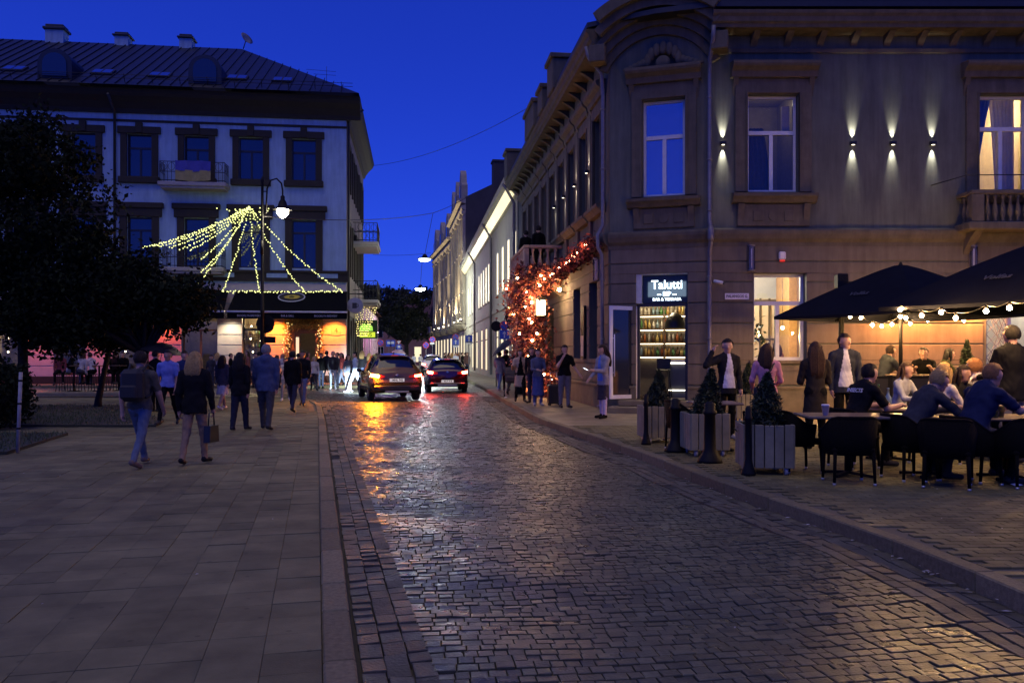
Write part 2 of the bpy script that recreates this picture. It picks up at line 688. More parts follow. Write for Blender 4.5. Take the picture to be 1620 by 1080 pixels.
# left square: slabs -------------------------------------------------------
ZP = .03
ysp = list(np.arange(-20, 31.01, .5))
plaza = tag(mk(strip(ysp, lambda y: -75, lambda y: kL(y) - .1, ZP - .022), 'square_paving', m_earth), kind='structure')
SL = .30
slope = -.2375
pa = math.atan(-slope)
ca, sa = math.cos(pa), math.sin(pa)
ii, jj = np.meshgrid(np.arange(-84, 0), np.arange(0, 110), indexing='ij')
u = (ii + .5) * SL
v = (jj + .5) * SL + 0 * SL
bx, by = .026, 0.0
px_, py_ = bx + u * ca - v * sa, by + u * sa + v * ca
px_, py_ = px_.ravel(), py_.ravel()
ok = (py_ > 2.2) & (py_ < 30.6) & (np.abs(px_) / np.maximum(py_, .1) < .70) & (px_ < kL(py_) - .17 - .12)
px_, py_ = px_[ok], py_[ok]
n = len(px_)
zz = np.full(n, ZP) + rng.normal(0, .002, n) + .004 * np.sin(px_ * 1.3) * np.sin(py_ * .9)
t1, t2 = rng.normal(0, .006, n), rng.normal(0, .006, n)
vis = (np.abs(px_) / py_ < .60) & (py_ > 4.2)
order = np.argsort(np.where(vis, py_, 1e9))[:300]
single = np.zeros(n, bool); single[order] = True
o_ = ~single
hh = np.full(n, SL / 2 - .0011)
aa = np.full(n, pa)
V, F = blocks(px_[o_], py_[o_], aa[o_], hh[o_], hh[o_], zz[o_], t1[o_], t2[o_], inset=.0025, drop=.0018)
tag(mk(np_mesh('slab_field', V, F, m_slab), 'slab_field', None, plaza), kind='stuff')
V, F = blocks(one, one, one, one + SL / 2 - .0011, one + SL / 2 - .0011, one, one, one, inset=.0025, drop=.0018)
sme = np_mesh('slab', V, F, m_slab1)
for i in np.where(single)[0]:
    mk(sme, 'slab', None, plaza, Matrix.Translation((px_[i], py_[i], zz[i])) @ Matrix.Rotation(pa, 4, 'Z') @ Matrix(((1, 0, 0, 0), (0, 1, 0, 0), (t1[i], t2[i], 1, 0), (0, 0, 0, 1))))

# flush granite strip along the square --------------------------------------
def stone_run(parent, name, path, width, zb, zt_, mat, gap=.008, jit=.004):
    for k in range(len(path) - 1):
        (x0, y0), (x1, y1) = path[k], path[k + 1]
        L_ = math.hypot(x1 - x0, y1 - y0)
        a = math.atan2(y1 - y0, x1 - x0)
        mb = MB().box(gap / 2, -width / 2, zb, L_ - gap / 2, width / 2, zt_ + random.uniform(-jit, jit), 0, .012)
        mk(mb, name, mat, parent, FR(x0, y0, a + random.uniform(-.004, .004)))


lk = tag(thing('kerb_strip', None, None, FR(-.8, 4)), kind='structure')
y = 2.8; path = []
while y < 30.6:
    path.append((float(kL(y)) - .085, y))
    y += random.choice([.62, .74, .85, 1.0]) * .97
stone_run(lk, 'kerb_stone', path, .165, -.15, ZP + .006, m_kerb)

# right pavement -----------------------------------------------------------
ZR = .12
ysr = list(np.arange(-20, 150, .75))
pav = tag(mk(strip(ysr, lambda y: kR(y) + .02, lambda y: 40, ZR - .016), 'pavement', m_earth), kind='structure')
tag(mk(strip(list(np.arange(17.4, 149, 1.0)), lambda y: kR(y) + .02, lambda y: 40, ZR - .002), 'far_pavement', m_farpave), kind='structure')
rk = tag(thing('kerb', None, None, FR(2.4, 9.3)), kind='structure')
y = 3.6; path = []
while y < 60:
    path.append((float(kR(y)) + .075, y))
    sl = abs(float(kR(y + .5) - kR(y)) / .5)
    y += 1.0 / math.sqrt(1 + sl * sl)
stone_run(rk, 'kerb_stone', path, .15, -.15, ZR + .012, m_kerb, jit=.008)
pxs, pys = [], []
row = 0
yy = 3.6
while yy < 17.4:
    x = float(kR(yy)) + .16 + (row % 2) * .1
    x = math.ceil(x / .2) * .2 + (row % 2) * .1
    while x < .70 * yy and x < 13:
        if x - .1 > float(kR(yy)) + .13:
            pxs.append(x); pys.append(yy)
        x += .2
    yy += .1
    row += 1
pxs, pys = np.array(pxs), np.array(pys)
n = len(pxs)
vis = (np.abs(pxs) / pys < .615) & (pys > 5.0)
order = np.argsort(np.where(vis, pys, 1e9))[:300]
single = np.zeros(n, bool); single[order] = True
o_ = ~single
zz = ZR + rng.normal(0, .0016, n) + .004 * np.sin(pxs * 1.7) * np.sin(pys * 1.1)
t1, t2 = rng.normal(0, .008, n), rng.normal(0, .008, n)
V, F = blocks(pxs[o_], pys[o_], np.zeros(o_.sum()) + rng.normal(0, .01, o_.sum()), np.full(o_.sum(), .0975), np.full(o_.sum(), .0475), zz[o_], t1[o_], t2[o_], inset=.005, drop=.004, depth=.02)
tag(mk(np_mesh('paver_field', V, F, m_paver), 'paver_field', None, pav), kind='stuff')
V, F = blocks(one, one, one, one + .0975, one + .0475, one, one, one, inset=.005, drop=.004, depth=.02)
pme = np_mesh('paver', V, F, m_paver1)
for i in np.where(single)[0]:
    mk(pme, 'paver', None, pav, Matrix.Translation((pxs[i], pys[i], zz[i])) @ Matrix(((1, 0, 0, 0), (0, 1, 0, 0), (t1[i], t2[i], 1, 0), (0, 0, 0, 1))))

# pavement in front of the bar on the left ------------------------------------
lp = strip(list(np.arange(40.6, 80, 1.0)), lambda y: -75, lambda y: -7.25 - .119 * (y - 40.6), .10)
tag(mk(lp, 'bar_pavement', m_farpave), kind='structure')
lkk = tag(thing('bar_kerb', None, None, FR(-7.2, 40.6)), kind='structure')
stone_run(lkk, 'kerb_stone', [(-40 + i * 1.2, 40.55) for i in range(28)], .15, -.1, .11, m_kerb)
stone_run(lkk, 'kerb_stone', [(-7.2 - .119 * i, 40.6 + i) for i in range(20)], .15, -.1, .112, m_kerb)

# lawns -----------------------------------------------------------------------
m_soil = M('lawn_soil', (.03, .034, .018), .95, var=.4, scale=3, geo=True)
m_grass = M('grass_blades', (.045, .075, .022), .7, var=.4, scale=2, island=.4, geo=True)
for poly in ([(-24, 18.0), (-7.8, 18.0), (-8.3, 19.6), (-12, 25.2), (-26, 25.2)], [(-17, 11.5), (-8.0, 13.0), (-8.75, 16.2), (-19, 16.4)]):
    lw = tag(mk(MB().prism(poly, ZP - .02, ZP + .05, 'xy'), 'lawn', m_soil), kind='structure')
    P = np.array(poly)
    lo, hi = P.min(0), P.max(0)
    q = rng.uniform(lo, hi, (16000, 2))
    inside = np.ones(len(q), bool)
    for k in range(len(P)):
        a, b = P[k], P[(k + 1) % len(P)]
        inside &= ((b[0] - a[0]) * (q[:, 1] - a[1]) - (b[1] - a[1]) * (q[:, 0] - a[0])) > 0
    q = q[inside & (np.abs(q[:, 0]) / q[:, 1] < .68)]
    k = len(q)
    th = rng.uniform(0, 6.28, k); h = rng.uniform(.03, .09, k); w = .008
    V = np.zeros((k, 3, 3))
    V[:, 0, :2] = q + np.stack([np.cos(th), np.sin(th)], 1) * w
    V[:, 1, :2] = q - np.stack([np.cos(th), np.sin(th)], 1) * w
    V[:, 2, :2] = q + rng.normal(0, .025, (k, 2))
    V[:, :2, 2] = ZP + .045
    V[:, 2, 2] = ZP + .05 + h
    tag(mk(np_mesh('grass', V.reshape(-1, 3), np.arange(k * 3).reshape(-1, 3), m_grass), 'grass', None), 'short green grass on the ' + ('far' if poly[0][1] > 15 else 'near') + ' lawn beside the square', 'grass', kind='stuff')

# ================================================================== FACADE HELPERS
def wall_mb(x0, x1, z0, z1, ops, th=.35, mb=None, back=False):
    """a wall sheet with real openings and reveals; front at y=0"""
    mb = mb or MB()
    xs = sorted({x0, x1, *[min(max(o[0], x0), x1) for o in ops], *[min(max(o[1], x0), x1) for o in ops]})
    zs = sorted({z0, z1, *[min(max(o[2], z0), z1) for o in ops], *[min(max(o[3], z0), z1) for o in ops]})
    for i in range(len(xs) - 1):
        for j in range(len(zs) - 1):
            cx_, cz_ = (xs[i] + xs[i + 1]) / 2, (zs[j] + zs[j + 1]) / 2
            if any(o[0] < cx_ < o[1] and o[2] < cz_ < o[3] for o in ops): continue
            mb.add([(xs[i], 0, zs[j]), (xs[i + 1], 0, zs[j]), (xs[i + 1], 0, zs[j + 1]), (xs[i], 0, zs[j + 1])], [(0, 1, 2, 3)])
            if back:
                mb.add([(xs[i], th, zs[j]), (xs[i + 1], th, zs[j]), (xs[i + 1], th, zs[j + 1]), (xs[i], th, zs[j + 1])], [(3, 2, 1, 0)])
    for (a, b, c, d) in ops:
        mb.add([(a, 0, c), (b, 0, c), (b, th, c), (a, th, c)], [(0, 1, 2, 3)])
        mb.add([(a, 0, d), (b, 0, d), (b, th, d), (a, th, d)], [(3, 2, 1, 0)])
        mb.add([(a, 0, c), (a, th, c), (a, th, d), (a, 0, d)], [(0, 1, 2, 3)])
        mb.add([(b, 0, c), (b, th, c), (b, th, d), (b, 0, d)], [(3, 2, 1, 0)])
    return mb


def courses(parent, fr, x0, x1, z0, step, n, ops, mat, proud=.035, gap=.035, name='rustic_course'):
    for k in range(n):
        a, b = z0 + k * step, z0 + (k + 1) * step - gap
        # split the band again where an opening starts or ends inside it
        zs = sorted({a, b, *[z for o in ops for z in (o[2], o[3]) if a + .02 < z < b - .02]})
        for j in range(len(zs) - 1):
            za, zb = zs[j], zs[j + 1]
            iv = [(x0, x1)]
            for o in ops:
                if o[2] < (za + zb) / 2 < o[3]:
                    nv = []
                    for (p, q) in iv:
                        if o[1] <= p or o[0] >= q: nv.append((p, q)); continue
                        if o[0] - p > .02: nv.append((p, o[0]))
                        if q - o[1] > .02: nv.append((o[1], q))
                    iv = nv
            for (p, q) in iv:
                mk(MB().box(p, -proud, za, q, .01, zb, 0, .012 if zb - za > .1 else 0), name, mat, parent, fr)


def window(parent, fr, xa, xb, za, zb, mframe, mglass, y=.16, fw=.07, transom=.64, mull=True, sill=None, lowglass=None):
    mb = MB()
    mb.box(xa, y, za, xa + fw, y + .08, zb); mb.box(xb - fw, y, za, xb, y + .08, zb)
    mb.box(xa + fw, y, za, xb - fw, y + .08, za + fw); mb.box(xa + fw, y, zb - fw, xb - fw, y + .08, zb)
    zt_ = za + (zb - za) * transom if transom else None
    xc = (xa + xb) / 2
    panes = []
    if transom:
        mb.box(xa + fw, y - .015, zt_ - .05, xb - fw, y + .08, zt_ + .05)
        panes.append((xa + fw, xb - fw, zt_ + .05, zb - fw))
        top = zt_ - .05
    else:
        top = zb - fw
    if mull:
        mb.box(xc - .05, y - .008, za + fw, xc + .05, y + .08, top)
        panes += [(xa + fw, xc - .05, za + fw, top), (xc + .05, xb - fw, za + fw, top)]
    else:
        panes.append((xa + fw, xb - fw, za + fw, top))
    w = mk(mb, 'window', mframe, parent, fr)
    for (a, b, c, d) in panes:
        mk(MB().box(a, y + .03, c, b, y + .04, d), 'pane', mglass, w)
    if sill:
        mk(MB().box(xa - .12, -.1, za - .09, xb + .12, y, za - .003, 0, .015), 'sill', sill, w)
    return w


def bracket(mb, x, w, y0, y1, z0, z1, mi=0):
    """scrolled console: deep at the top, tapering to the wall"""
    pr = []
    for i in range(9):
        t = i / 8
        pr.append((y0 + (y1 - y0) * (1 - (1 - t) ** .5 * .93) if False else y1 + (y0 - y1) * (t ** 1.6), z0 + (z1 - z0) * t))
    poly = [(y1 + .02, z0)] + pr + [(y1 + .02, z1)]
    mb.prism(poly, x - w / 2, x + w / 2, 'yz', mi)


def moulding(mb, x0, x1, prof, mi=0):
    """prof: outline (y,z) run along x"""
    mb.prism(prof, x0, x1, 'yz', mi)


def hood(parent, fr, xa, xb, z0, z1, proj, mat, name='window_hood', orn=False):
    mb = MB()
    h = z1 - z0
    moulding(mb, xa, xb, [(.0, z0), (-proj * .45, z0), (-proj * .55, z0 + h * .35), (-proj * .9, z0 + h * .55), (-proj, z0 + h * .7), (-proj, z0 + h * .88), (0, z1)])
    for x in (xa + .13, xb - .13):
        bracket(mb, x, .13, -proj * .42, 0, z0 - .45, z0)
    return mk(mb, name, mat, parent, fr)


def baluster(mb, x, y, z0, z1, r=.06, n=8):
    h = z1 - z0
    mb.lathe([(r * .8, 0), (r * .8, h * .06), (r * .45, h * .12), (r * 1.0, h * .35), (r * .95, h * .45), (r * .42, h * .72), (r * .4, h * .85), (r * .75, h * .93), (r * .75, h)], (x, y, z0), n)


def box_room(parent, fr, x0, x1, y0, y1, z0, z1, mw, mf, mc, ops=()):
    """inside faces of a room behind a facade (front left open)"""
    mb = MB()
    mb.add([(x0, y1, z0), (x1, y1, z0), (x1, y1, z1), (x0, y1, z1)], [(0, 1, 2, 3)], 0)
    mb.add([(x0, y0, z0), (x0, y1, z0), (x0, y1, z1), (x0, y0, z1)], [(0, 1, 2, 3)], 0)
    mb.add([(x1, y0, z0), (x1, y1, z0), (x1, y1, z1), (x1, y0, z1)], [(0, 3, 2, 1)], 0)
    mb.add([(x0, y0, z0), (x1, y0, z0), (x1, y1, z0), (x0, y1, z0)], [(0, 1, 2, 3)], 1)
    mb.add([(x0, y0, z1), (x1, y0, z1), (x1, y1, z1), (x0, y1, z1)], [(0, 3, 2, 1)], 2)
    return mk(mb, 'room', [mw, mf, mc], parent, fr)


_bott = {}
def bottle_mesh(kind, col):
    key = (kind, col)
    if key not in _bott:
        mb = MB()
        if kind == 0: mb.lathe([(.036, 0), (.038, .18), (.03, .21), (.013, .24), (.013, .31), (.016, .31), (.016, .325)], n=8)
        elif kind == 1: mb.lathe([(.045, 0), (.047, .13), (.02, .18), (.015, .25), (.019, .25), (.019, .27)], n=8)
        else: mb.lathe([(.02, 0), (.022, .004), (.005, .01), (.005, .08), (.035, .12), (.04, .17), (.034, .2)], n=8)
        _bott[key] = mb.data('bottle', M('bottle_%d_%d_%d' % tuple(int(c * 100) for c in col), col, .15, var=.1, spec=.8))
    return _bott[key]


def sconce(fr, x, z, label, up=26, power=170.0):
    t = thing('wall_sconce', label, 'wall lamp', fr @ Matrix.Translation((x, 0, z)), 'up-and-down wall sconces')
    mb = MB().box(-.075, -.13, -.045, .075, -.02, .045, 0, .008)
    mb.box(-.03, -.02, -.03, .03, .0, .03)
    mk(mb, 'housing', M('black_metal', (.012, .012, .012), .45), t)
    e = MB()
    e.box(-.035, -.105, .0455, .035, -.045, .048); e.box(-.035, -.105, -.048, .035, -.045, -.0455)
    mk(e, 'lens', E('sconce_lens', (1, .86, .6), 5.0, False), t)
    wm = W[t]
    for sgn in (1, -1):
        loc = wm @ Vector((0, -.075, sgn * .06))
        dv = wm.to_3x3() @ Vector((0, .27, sgn))
        spot('sconce_light', loc, dv, power, (1, .92, .78), 40, 1.0, .012, t)
    return t

# ================================================================== CORNER BUILDING (right)
A_C = math.atan2(-.77, 2.48)
F_W = FR(5.11, 21.3, 0)
F_C = FR(2.63, 22.07, A_C)
A_S = math.atan2(-.993, .118)
F_S = FR(5.256 - .119 * 41.5, 41.5, A_S)
def sx(Y): return (41.5 - Y) * 1.00706
LS = sx(22.07)

m_plaster = M('plaster_grey_beige', (.112, .118, .094), .85, streak=.35, var=.14, scale=1.6, bump=.12, bscale=60)
m_plaster2 = M('plaster_rustic', (.14, .115, .085), .85, streak=.25, var=.16, scale=2.5, bump=.14, bscale=60, objrand=.06)
m_trim = M('stucco_trim', (.115, .097, .066), .85, streak=.3, var=.22, scale=4, bump=.15, bscale=50)
m_plinth = M('plinth_render', (.14, .12, .075), .8, var=.25, scale=3, bump=.2)
m_wframe = M('white_window_paint', (.62, .63, .66), .45, var=.08)
m_dglass = M('dark_window_glass', (.012, .014, .02), .04, var=.05, spec=1.0)
m_cglass = GLASS('clear_glass')
m_mglass = M('sky_reflecting_glass', (.30, .33, .40), .03, metal=.85, var=.05)
m_black = M('black_metal', (.012, .012, .012), .45)
m_zinc = M('zinc_pipe', (.19, .18, .185), .5, metal=.4, var=.2)
m_roofd = M('roof_sheet_dark', (.03, .032, .036), .5, metal=.3, var=.2)

CB = thing('corner_building', 'beige two-storey corner building with rusticated ground floor and chamfered bar entrance', 'building', FR(5.11, 21.3))

# --- right wall
W1, W2, W3 = (1.0, 2.3, 5.84, 8.35), (6.98, 8.28, 5.84, 8.35), (12.3, 13.6, 5.84, 8.35)
G1, G2 = (1.15, 2.52, 1.47, 3.73), (7.18, 8.6, 1.2, 3.73)
opsW = [W1, W2, W3, G1, G2]
mk(wall_mb(0, 15, 0, 9.95, opsW), 'wall', m_plaster, CB, F_W)
courses(CB, F_W, .02, 15, .84, .535, 7, [G1, G2, (7.1, 9.2, 0, 3)], m_plaster2)
# --- chamfer
CW = (.88, 1.98, 5.8, 8.34)
CD = (.70, 2.05, .12, 3.76)
opsC = [CW, CD]
LC = 2.597
mk(wall_mb(0, LC, 0, 10.35, opsC, th=.45), 'wall', m_plaster, CB, F_C)
courses(CB, F_C, .02, LC - .02, .84, .535, 7, [CD], m_plaster2)
# --- street wall
opsS = []
SWIN = [23.35 + 1.9 * k for k in range(9)]
for Y in SWIN:
    opsS.append((sx(Y) - .5, sx(Y) + .5, 5.84, 8.35))
GWIN = [24.0, 26.4, 34.6, 37.0, 39.4]
for Y in GWIN:
    opsS.append((sx(Y) - .55, sx(Y) + .55, 1.5, 3.75))
SD = (sx(31.6) - .8, sx(31.6) + .8, .12, 3.4)
opsS.append(SD)
mk(wall_mb(0, LS, 0, 9.95, opsS), 'wall', m_plaster, CB, F_S)
courses(CB, F_S, 0, LS - .02, .84, .535, 7, [o for o in opsS if o[3] < 4.5], m_plaster2)

for fr, L0, L1, ops in ((F_W, 0.0, 15, [G2]), (F_C, 0.0, LC, [CD]), (F_S, 0, LS, [SD])):
    segs = [(L0, L1)]
    for o in ops:
        if o[2] < .9:
            segs = [(L0, o[0]), (o[1], L1)]
    for a, b in segs:
        mk(MB().box(a, -.06, 0, b, .01, .72).box(a, -.09, .72, b, .01, .79, 0, .01), 'plinth', m_plinth, CB, fr)
    mb = MB()
    moulding(mb, L0 - .02, L1 + .02, [(.01, 4.42), (-.05, 4.42), (-.06, 4.52), (-.14, 4.6), (-.19, 4.72), (-.2, 4.8), (-.19, 4.83), (.01, 4.9)])
    mk(mb, 'string_course', m_trim, CB, fr)

def cornice(fr, x0, x1, step=1.1):
    mb = MB()
    moulding(mb, x0, x1, [(.01, 9.42), (-.05, 9.42), (-.07, 9.52), (.01, 9.54)])
    moulding(mb, x0, x1, [(.01, 9.86), (-.16, 9.88), (-.5, 9.9), (-.52, 9.98), (-.58, 10.02), (-.6, 10.14), (-.66, 10.2), (-.68, 10.28), (.01, 10.36)])
    mk(mb, 'cornice', m_trim, CB, fr)
    x = x0 + step * .4
    while x < x1 - .1:
        b = MB()
        bracket(b, x, .17, -.4, .0, 9.58, 9.87)
        mk(b, 'modillion', m_trim, CB, fr)
        x += step
cornice(F_W, -.05, 15, .86)
cornice(F_S, 0, LS + .1, .95)
# arched pediment that carries the cornice over the chamfer
mb = MB()
def arch_ring(mb, xc, zc, r0, r1, a0, a1, y0, y1, n=18):
    V, F = [], []
    for i in range(n + 1):
        a = a0 + (a1 - a0) * i / n
        c, s_ = math.cos(a), math.sin(a)
        V += [(xc + r0 * c, y0, zc + r0 * s_), (xc + r1 * c, y0, zc + r1 * s_), (xc + r1 * c, y1, zc + r1 * s_), (xc + r0 * c, y1, zc + r0 * s_)]
    for i in range(n):
        o = i * 4
        for j in range(4):
            F.append((o + j, o + (j + 1) % 4, o + 4 + (j + 1) % 4, o + 4 + j))
    F += [(0, 3, 2, 1), (n * 4, n * 4 + 1, n * 4 + 2, n * 4 + 3)]
    mb.add(V, F)
for r0_, r1_, y_ in ((1.52, 1.74, -.1), (1.74, 1.94, -.2), (1.94, 2.1, -.36), (2.1, 2.32, -.56), (2.32, 2.6, -.72)):
    a_ = math.acos(min(.9, 1.62 / r1_))
    arch_ring(mb, 1.3, 8.5, r0_, r1_, a_, math.pi - a_, y_, .02 if r1_ < 2.5 else .3, 28)
mk(mb, 'arched_cornice', m_trim, CB, F_C)
for s in (-.42, 2.72):
    mk(MB().box(s - .05, -.5, 9.35, s + .37, .05, 9.8, 0, .02), 'pedestal', m_trim, CB, F_C)
# shell and scroll crest over the chamfer window
mb = MB()
for i in range(7):
    a = R(20 + i * 23.3)
    mb.ball((1.43 + .42 * math.cos(a), -.16, 9.2 + .44 * math.sin(a)), (.10, .06, .18), 8, 5)
mb.ball((1.43, -.18, 9.24), (.2, .09, .2), 10, 6)
for s in (-1, 1):
    for i in range(5):
        mb.ball((1.43 + s * (.5 + .11 * i), -.14, 9.3 - .035 * i), (.11, .06, .11 - .012 * i), 8, 5)
mk(mb, 'crest', m_trim, CB, F_C)
# roof
mb = MB()
P3 = [(F_S @ Vector((0, -.62, 0))).to_2d(), (F_S @ Vector((LS, -.62, 0))).to_2d(), (F_C @ Vector((1.3, -.62, 0))).to_2d(), (F_W @ Vector((0, -.64, 0))).to_2d(), (F_W @ Vector((15, -.64, 0))).to_2d(), Vector((20.1, 41.5))]
mb.prism([(p.x, p.y) for p in P3], 10.37, 10.5, 'xy')
cen = Vector((11, 31))
V = [(p.x, p.y, 10.5) for p in P3] + [(p.x + (cen.x - p.x) * .45, p.y + (cen.y - p.y) * .45, 12.2) for p in P3]
mb.add(V, [(i, (i + 1) % 6, 6 + (i + 1) % 6, 6 + i) for i in range(6)] + [(6, 7, 8, 9, 10, 11)])
mk(mb, 'roof', m_roofd, CB, Matrix.Identity(4))
for Y, w_, h_ in ((27.4, 1.1, 1.0), (29.6, 1.0, .75), (32.4, 2.4, .9), (40.6, 1.2, 1.2)):
    mb = MB().box(sx(Y) - w_ / 2, -.75, 10.3, sx(Y) + w_ / 2, -.05, 10.3 + h_, 0, .03).box(sx(Y) - w_ / 2 - .07, -.83, 10.3 + h_, sx(Y) + w_ / 2 + .07, .03, 10.45 + h_, 0, .02)
    mk(mb, 'roof_pedestal', m_trim, CB, F_S)
mk(MB().box(.05, -.6, 10.52, 15, -.2, 11.5), 'attic_parapet', m_roofd, CB, F_W)
# blank end walls
mk(wall_mb(0, 20, 0, 10.3, []), 'wall', m_plaster, CB, FR(20.11, 21.3, R(90)))
mk(wall_mb(0, 20, 0, 10.3, []), 'wall', m_plaster, CB, FR(20.3, 41.45, R(180)))

def surround(fr, xa, xb, za, zb, hz=(8.76, 9.17), w=.34, apron=True, proj=.38, orn=True):
    mb = MB()
    mb.box(xa - w, -.07, za - .02, xa - .02, .01, zb + .3, 0, .015); mb.box(xb + .02, -.07, za - .02, xb + w, .01, zb + .3, 0, .015)
    mb.box(xa - w, -.072, zb + .02, xb + w, .01, hz[0] - .002, 0, .015)
    mb.box(xa - .06, -.1, za - .02, xa - .02, .01, zb + .06); mb.box(xb + .02, -.1, za - .02, xb + .06, .01, zb + .06)
    s_ = mk(mb, 'window_surround', m_trim, CB, fr)
    hood(CB, fr, xa - w - .12, xb + w + .12, hz[0], hz[1], proj, m_trim)
    mb = MB()
    moulding(mb, xa - w - .1, xb + w + .1, [(.01, za - .32), (-.14, za - .3), (-.2, za - .22), (-.27, za - .16), (-.28, za - .08), (.16, za - .01)])
    mk(mb, 'sill', m_trim, CB, fr)
    if apron:
        mb = MB()
        mb.box(xa - w + .05, -.06, 4.94, xb + w - .05, .01, za - .33, 0, .015)
        for x in (xa - w + .14, xb + w - .14):
            bracket(mb, x, .16, -.18, -.05, 5.0, za - .33)
        n_ = 5
        for i in range(n_):
            x = xa + .1 + (xb - xa - .2) * i / (n_ - 1)
            mb.lathe([(.075, 0), (.1, 0), (.1, .03), (.07, .03)], (0, 0, 0), 12) if False else None
        xc = (xa + xb) / 2
        for x, rr in ((xc - .4, 0), (xc, 1), (xc + .4, 0)):
            if rr: 
                V = [(x + .13 * math.cos(a * math.pi / 8), -.085, 5.2 + .13 * math.sin(a * math.pi / 8)) for a in range(16)]
                mb.prism([(p[0], p[2]) for p in V], -.085, -.055, 'xz')
            else:
                mb.box(x - .13, -.085, 5.07, x + .13, -.055, 5.34, 0, .01)
        mk(mb, 'apron_panel', m_trim, CB, fr)

for o in (W1, W2, W3):
    surround(F_W, *o)
window(CB, F_W, *W1, m_wframe, m_cglass, transom=.62)
window(CB, F_W, *W2, m_wframe, m_cglass, transom=.66)
window(CB, F_W, *W3, m_wframe, m_dglass)
surround(F_C, *CW, w=.3)
window(CB, F_C, *CW, m_wframe, m_mglass, transom=.62)
window(CB, F_W, *G1, m_wframe, m_cglass, y=.22, fw=.085, transom=.66, sill=m_trim)
window(CB, F_W, *G2, m_wframe, m_cglass, y=.2, transom=0, sill=None)
# frame of the ground-floor window
for Y in SWIN:
    o = (sx(Y) - .5, sx(Y) + .5, 5.84, 8.35)
    surround(F_S, *o, w=.26, proj=.3, apron=False)
    window(CB, F_S, *o, m_trim, m_dglass, transom=.64)
for Y in GWIN:
    window(CB, F_S, sx(Y) - .55, sx(Y) + .55, 1.5, 3.75, M('brown_frame', (.06, .045, .035), .6), m_dglass, y=.24)
# slim lesenes between the upper street windows
for Y in [s + .95 for s in SWIN]:
    mk(MB().box(sx(Y) - .17, -.09, 4.93, sx(Y) + .17, .01, 9.4, 0, .015).box(sx(Y) - .21, -.13, 8.9, sx(Y) + .21, .01, 9.1, 0, .02), 'pilaster', m_trim, CB, F_S)

# down pipes
for fr, x, L_ in ((F_W, -.03, 'w'), (F_S, LS - .12, 's')):
    mb = MB()
    mb.tube([(x, -.62, 9.9), (x, -.55, 9.6), (x, -.2, 9.2), (x, -.16, 8.6), (x, -.16, 5.1), (x, -.3, 4.85), (x, -.3, 4.5), (x, -.19, 4.3), (x, -.17, .3), (x, -.3, .2)], .055, 8)
    for z in (8.2, 6.6, 5.3, 3.6, 2.0):
        mb.lathe([(.06, 0), (.068, 0), (.068, .05), (.06, .05)], (x, -.16 if z > 4.5 else -.175, z), 8)
    if L_ == 'w':
        mb.lathe([(.06, 0), (.085, .1), (.085, .3), (.06, .4)], (x, -.3, 4.5), 8)
    mk(mb, 'down_pipe', m_zinc, CB, fr)

# balcony on the right wall
def balustrade(parent, fr, x0, x1, y0, z0, z1, mat, step=.2, r=.065, sides=True, bar=None):
    mb = MB()
    mb.box(x0 - .1, y0 - .06, z0 - .2, x1 + .1, 0, z0, 0, .03)
    for x in np.arange(x0 + .5, x1, 1.6):
        pass
    mk(mb, 'balcony_slab', mat, parent, fr)
    rail = MB()
    rail.box(x0 - .03, y0 - .03, z1 - .11, x1 + .03, y0 + .17, z1, 0, .02)
    rail.box(x0 - .03, y0 + .17, z1 - .11, x0 + .17, 0, z1, 0, .02); rail.box(x1 - .17, y0 + .17, z1 - .11, x1 + .03, 0, z1, 0, .02)
    rail.box(x0 - .02, y0 - .02, z0 + .003, x0 + .3, y0 + .16, z1 - .113, 0, .015); rail.box(x1 - .3, y0 - .02, z0 + .003, x1 + .02, y0 + .16, z1 - .113, 0, .015)
    rl = mk(rail, 'balcony_rail', mat, parent, fr)
    x = x0 + .42
    while x < x1 - .38:
        b = MB(); baluster(b, x, y0 + .07, z0 + .003, z1 - .113, r)
        mk(b, 'baluster', mat, rl, fr)
        x += step
    y = y0 + .3
    while y < -.08:
        for xx in (x0 + .07, x1 - .07):
            b = MB(); baluster(b, xx, y, z0 + .003, z1 - .113, r)
            mk(b, 'baluster', mat, rl, fr)
        y += step
    for x in (x0 + .25, x1 - .25):
        mb = MB()
        bracket(mb, x, .22, y0 + .1, 0, z0 - .85, z0 - .2)
        mk(mb, 'balcony_console', mat, parent, fr)
balustrade(CB, F_W, 6.42, 9.0, -.72, 4.95, 5.75, m_trim, .19, .07)
# thin iron rail above it
mb = MB().tube([(5.75, 0, 6.0), (6.3, -.7, 6.12), (9.0, -.72, 6.12)], .014, 6)
mk(mb, 'iron_rail', m_black, CB, F_W)

# balcony over the decorated entrance on the street side
BY0, BY1 = 33.4, 29.15
balustrade(CB, F_S, sx(BY0), sx(BY1), -1.35, 4.5, 5.5, M('balcony_stucco', (.42, .30, .2), .8, var=.2, bump=.1), .27, .085)

# --- entrance on the chamfer: sign box, lintel, glazed door, bar room
m_signb = M('sign_box_dark', (.012, .02, .03), .35)
s_ = mk(MB().box(.86, .12, 2.98, 2.04, .3, 3.72, 0, .01), 'sign_panel', m_signb, CB, F_C)
mneon = E('neon_white', (.78, .93, 1.0), 2.6, False)
T = lambda x, y, z: F_C @ Matrix.Translation((x, y, z)) @ UP
text('Talutti', 'lettering', .33, mneon, s_, T(1.5, .112, 3.46), .006, bold=.003, sx=.95)
text('-- BIP --', 'lettering', .16, mneon, s_, T(1.5, .112, 3.22), .006, bold=.006)
text('BAR & TERRASA', 'lettering', .105, mneon, s_, T(1.5, .112, 3.08), .006, bold=.004)
mk(MB().box(.702, .02, 2.98, .85, .4, 3.757).box(.851, .02, 3.73, 2.048, .4, 3.757), 'reveal_trim', M('pale_reveal', (.5, .52, .52), .5), CB, F_C)
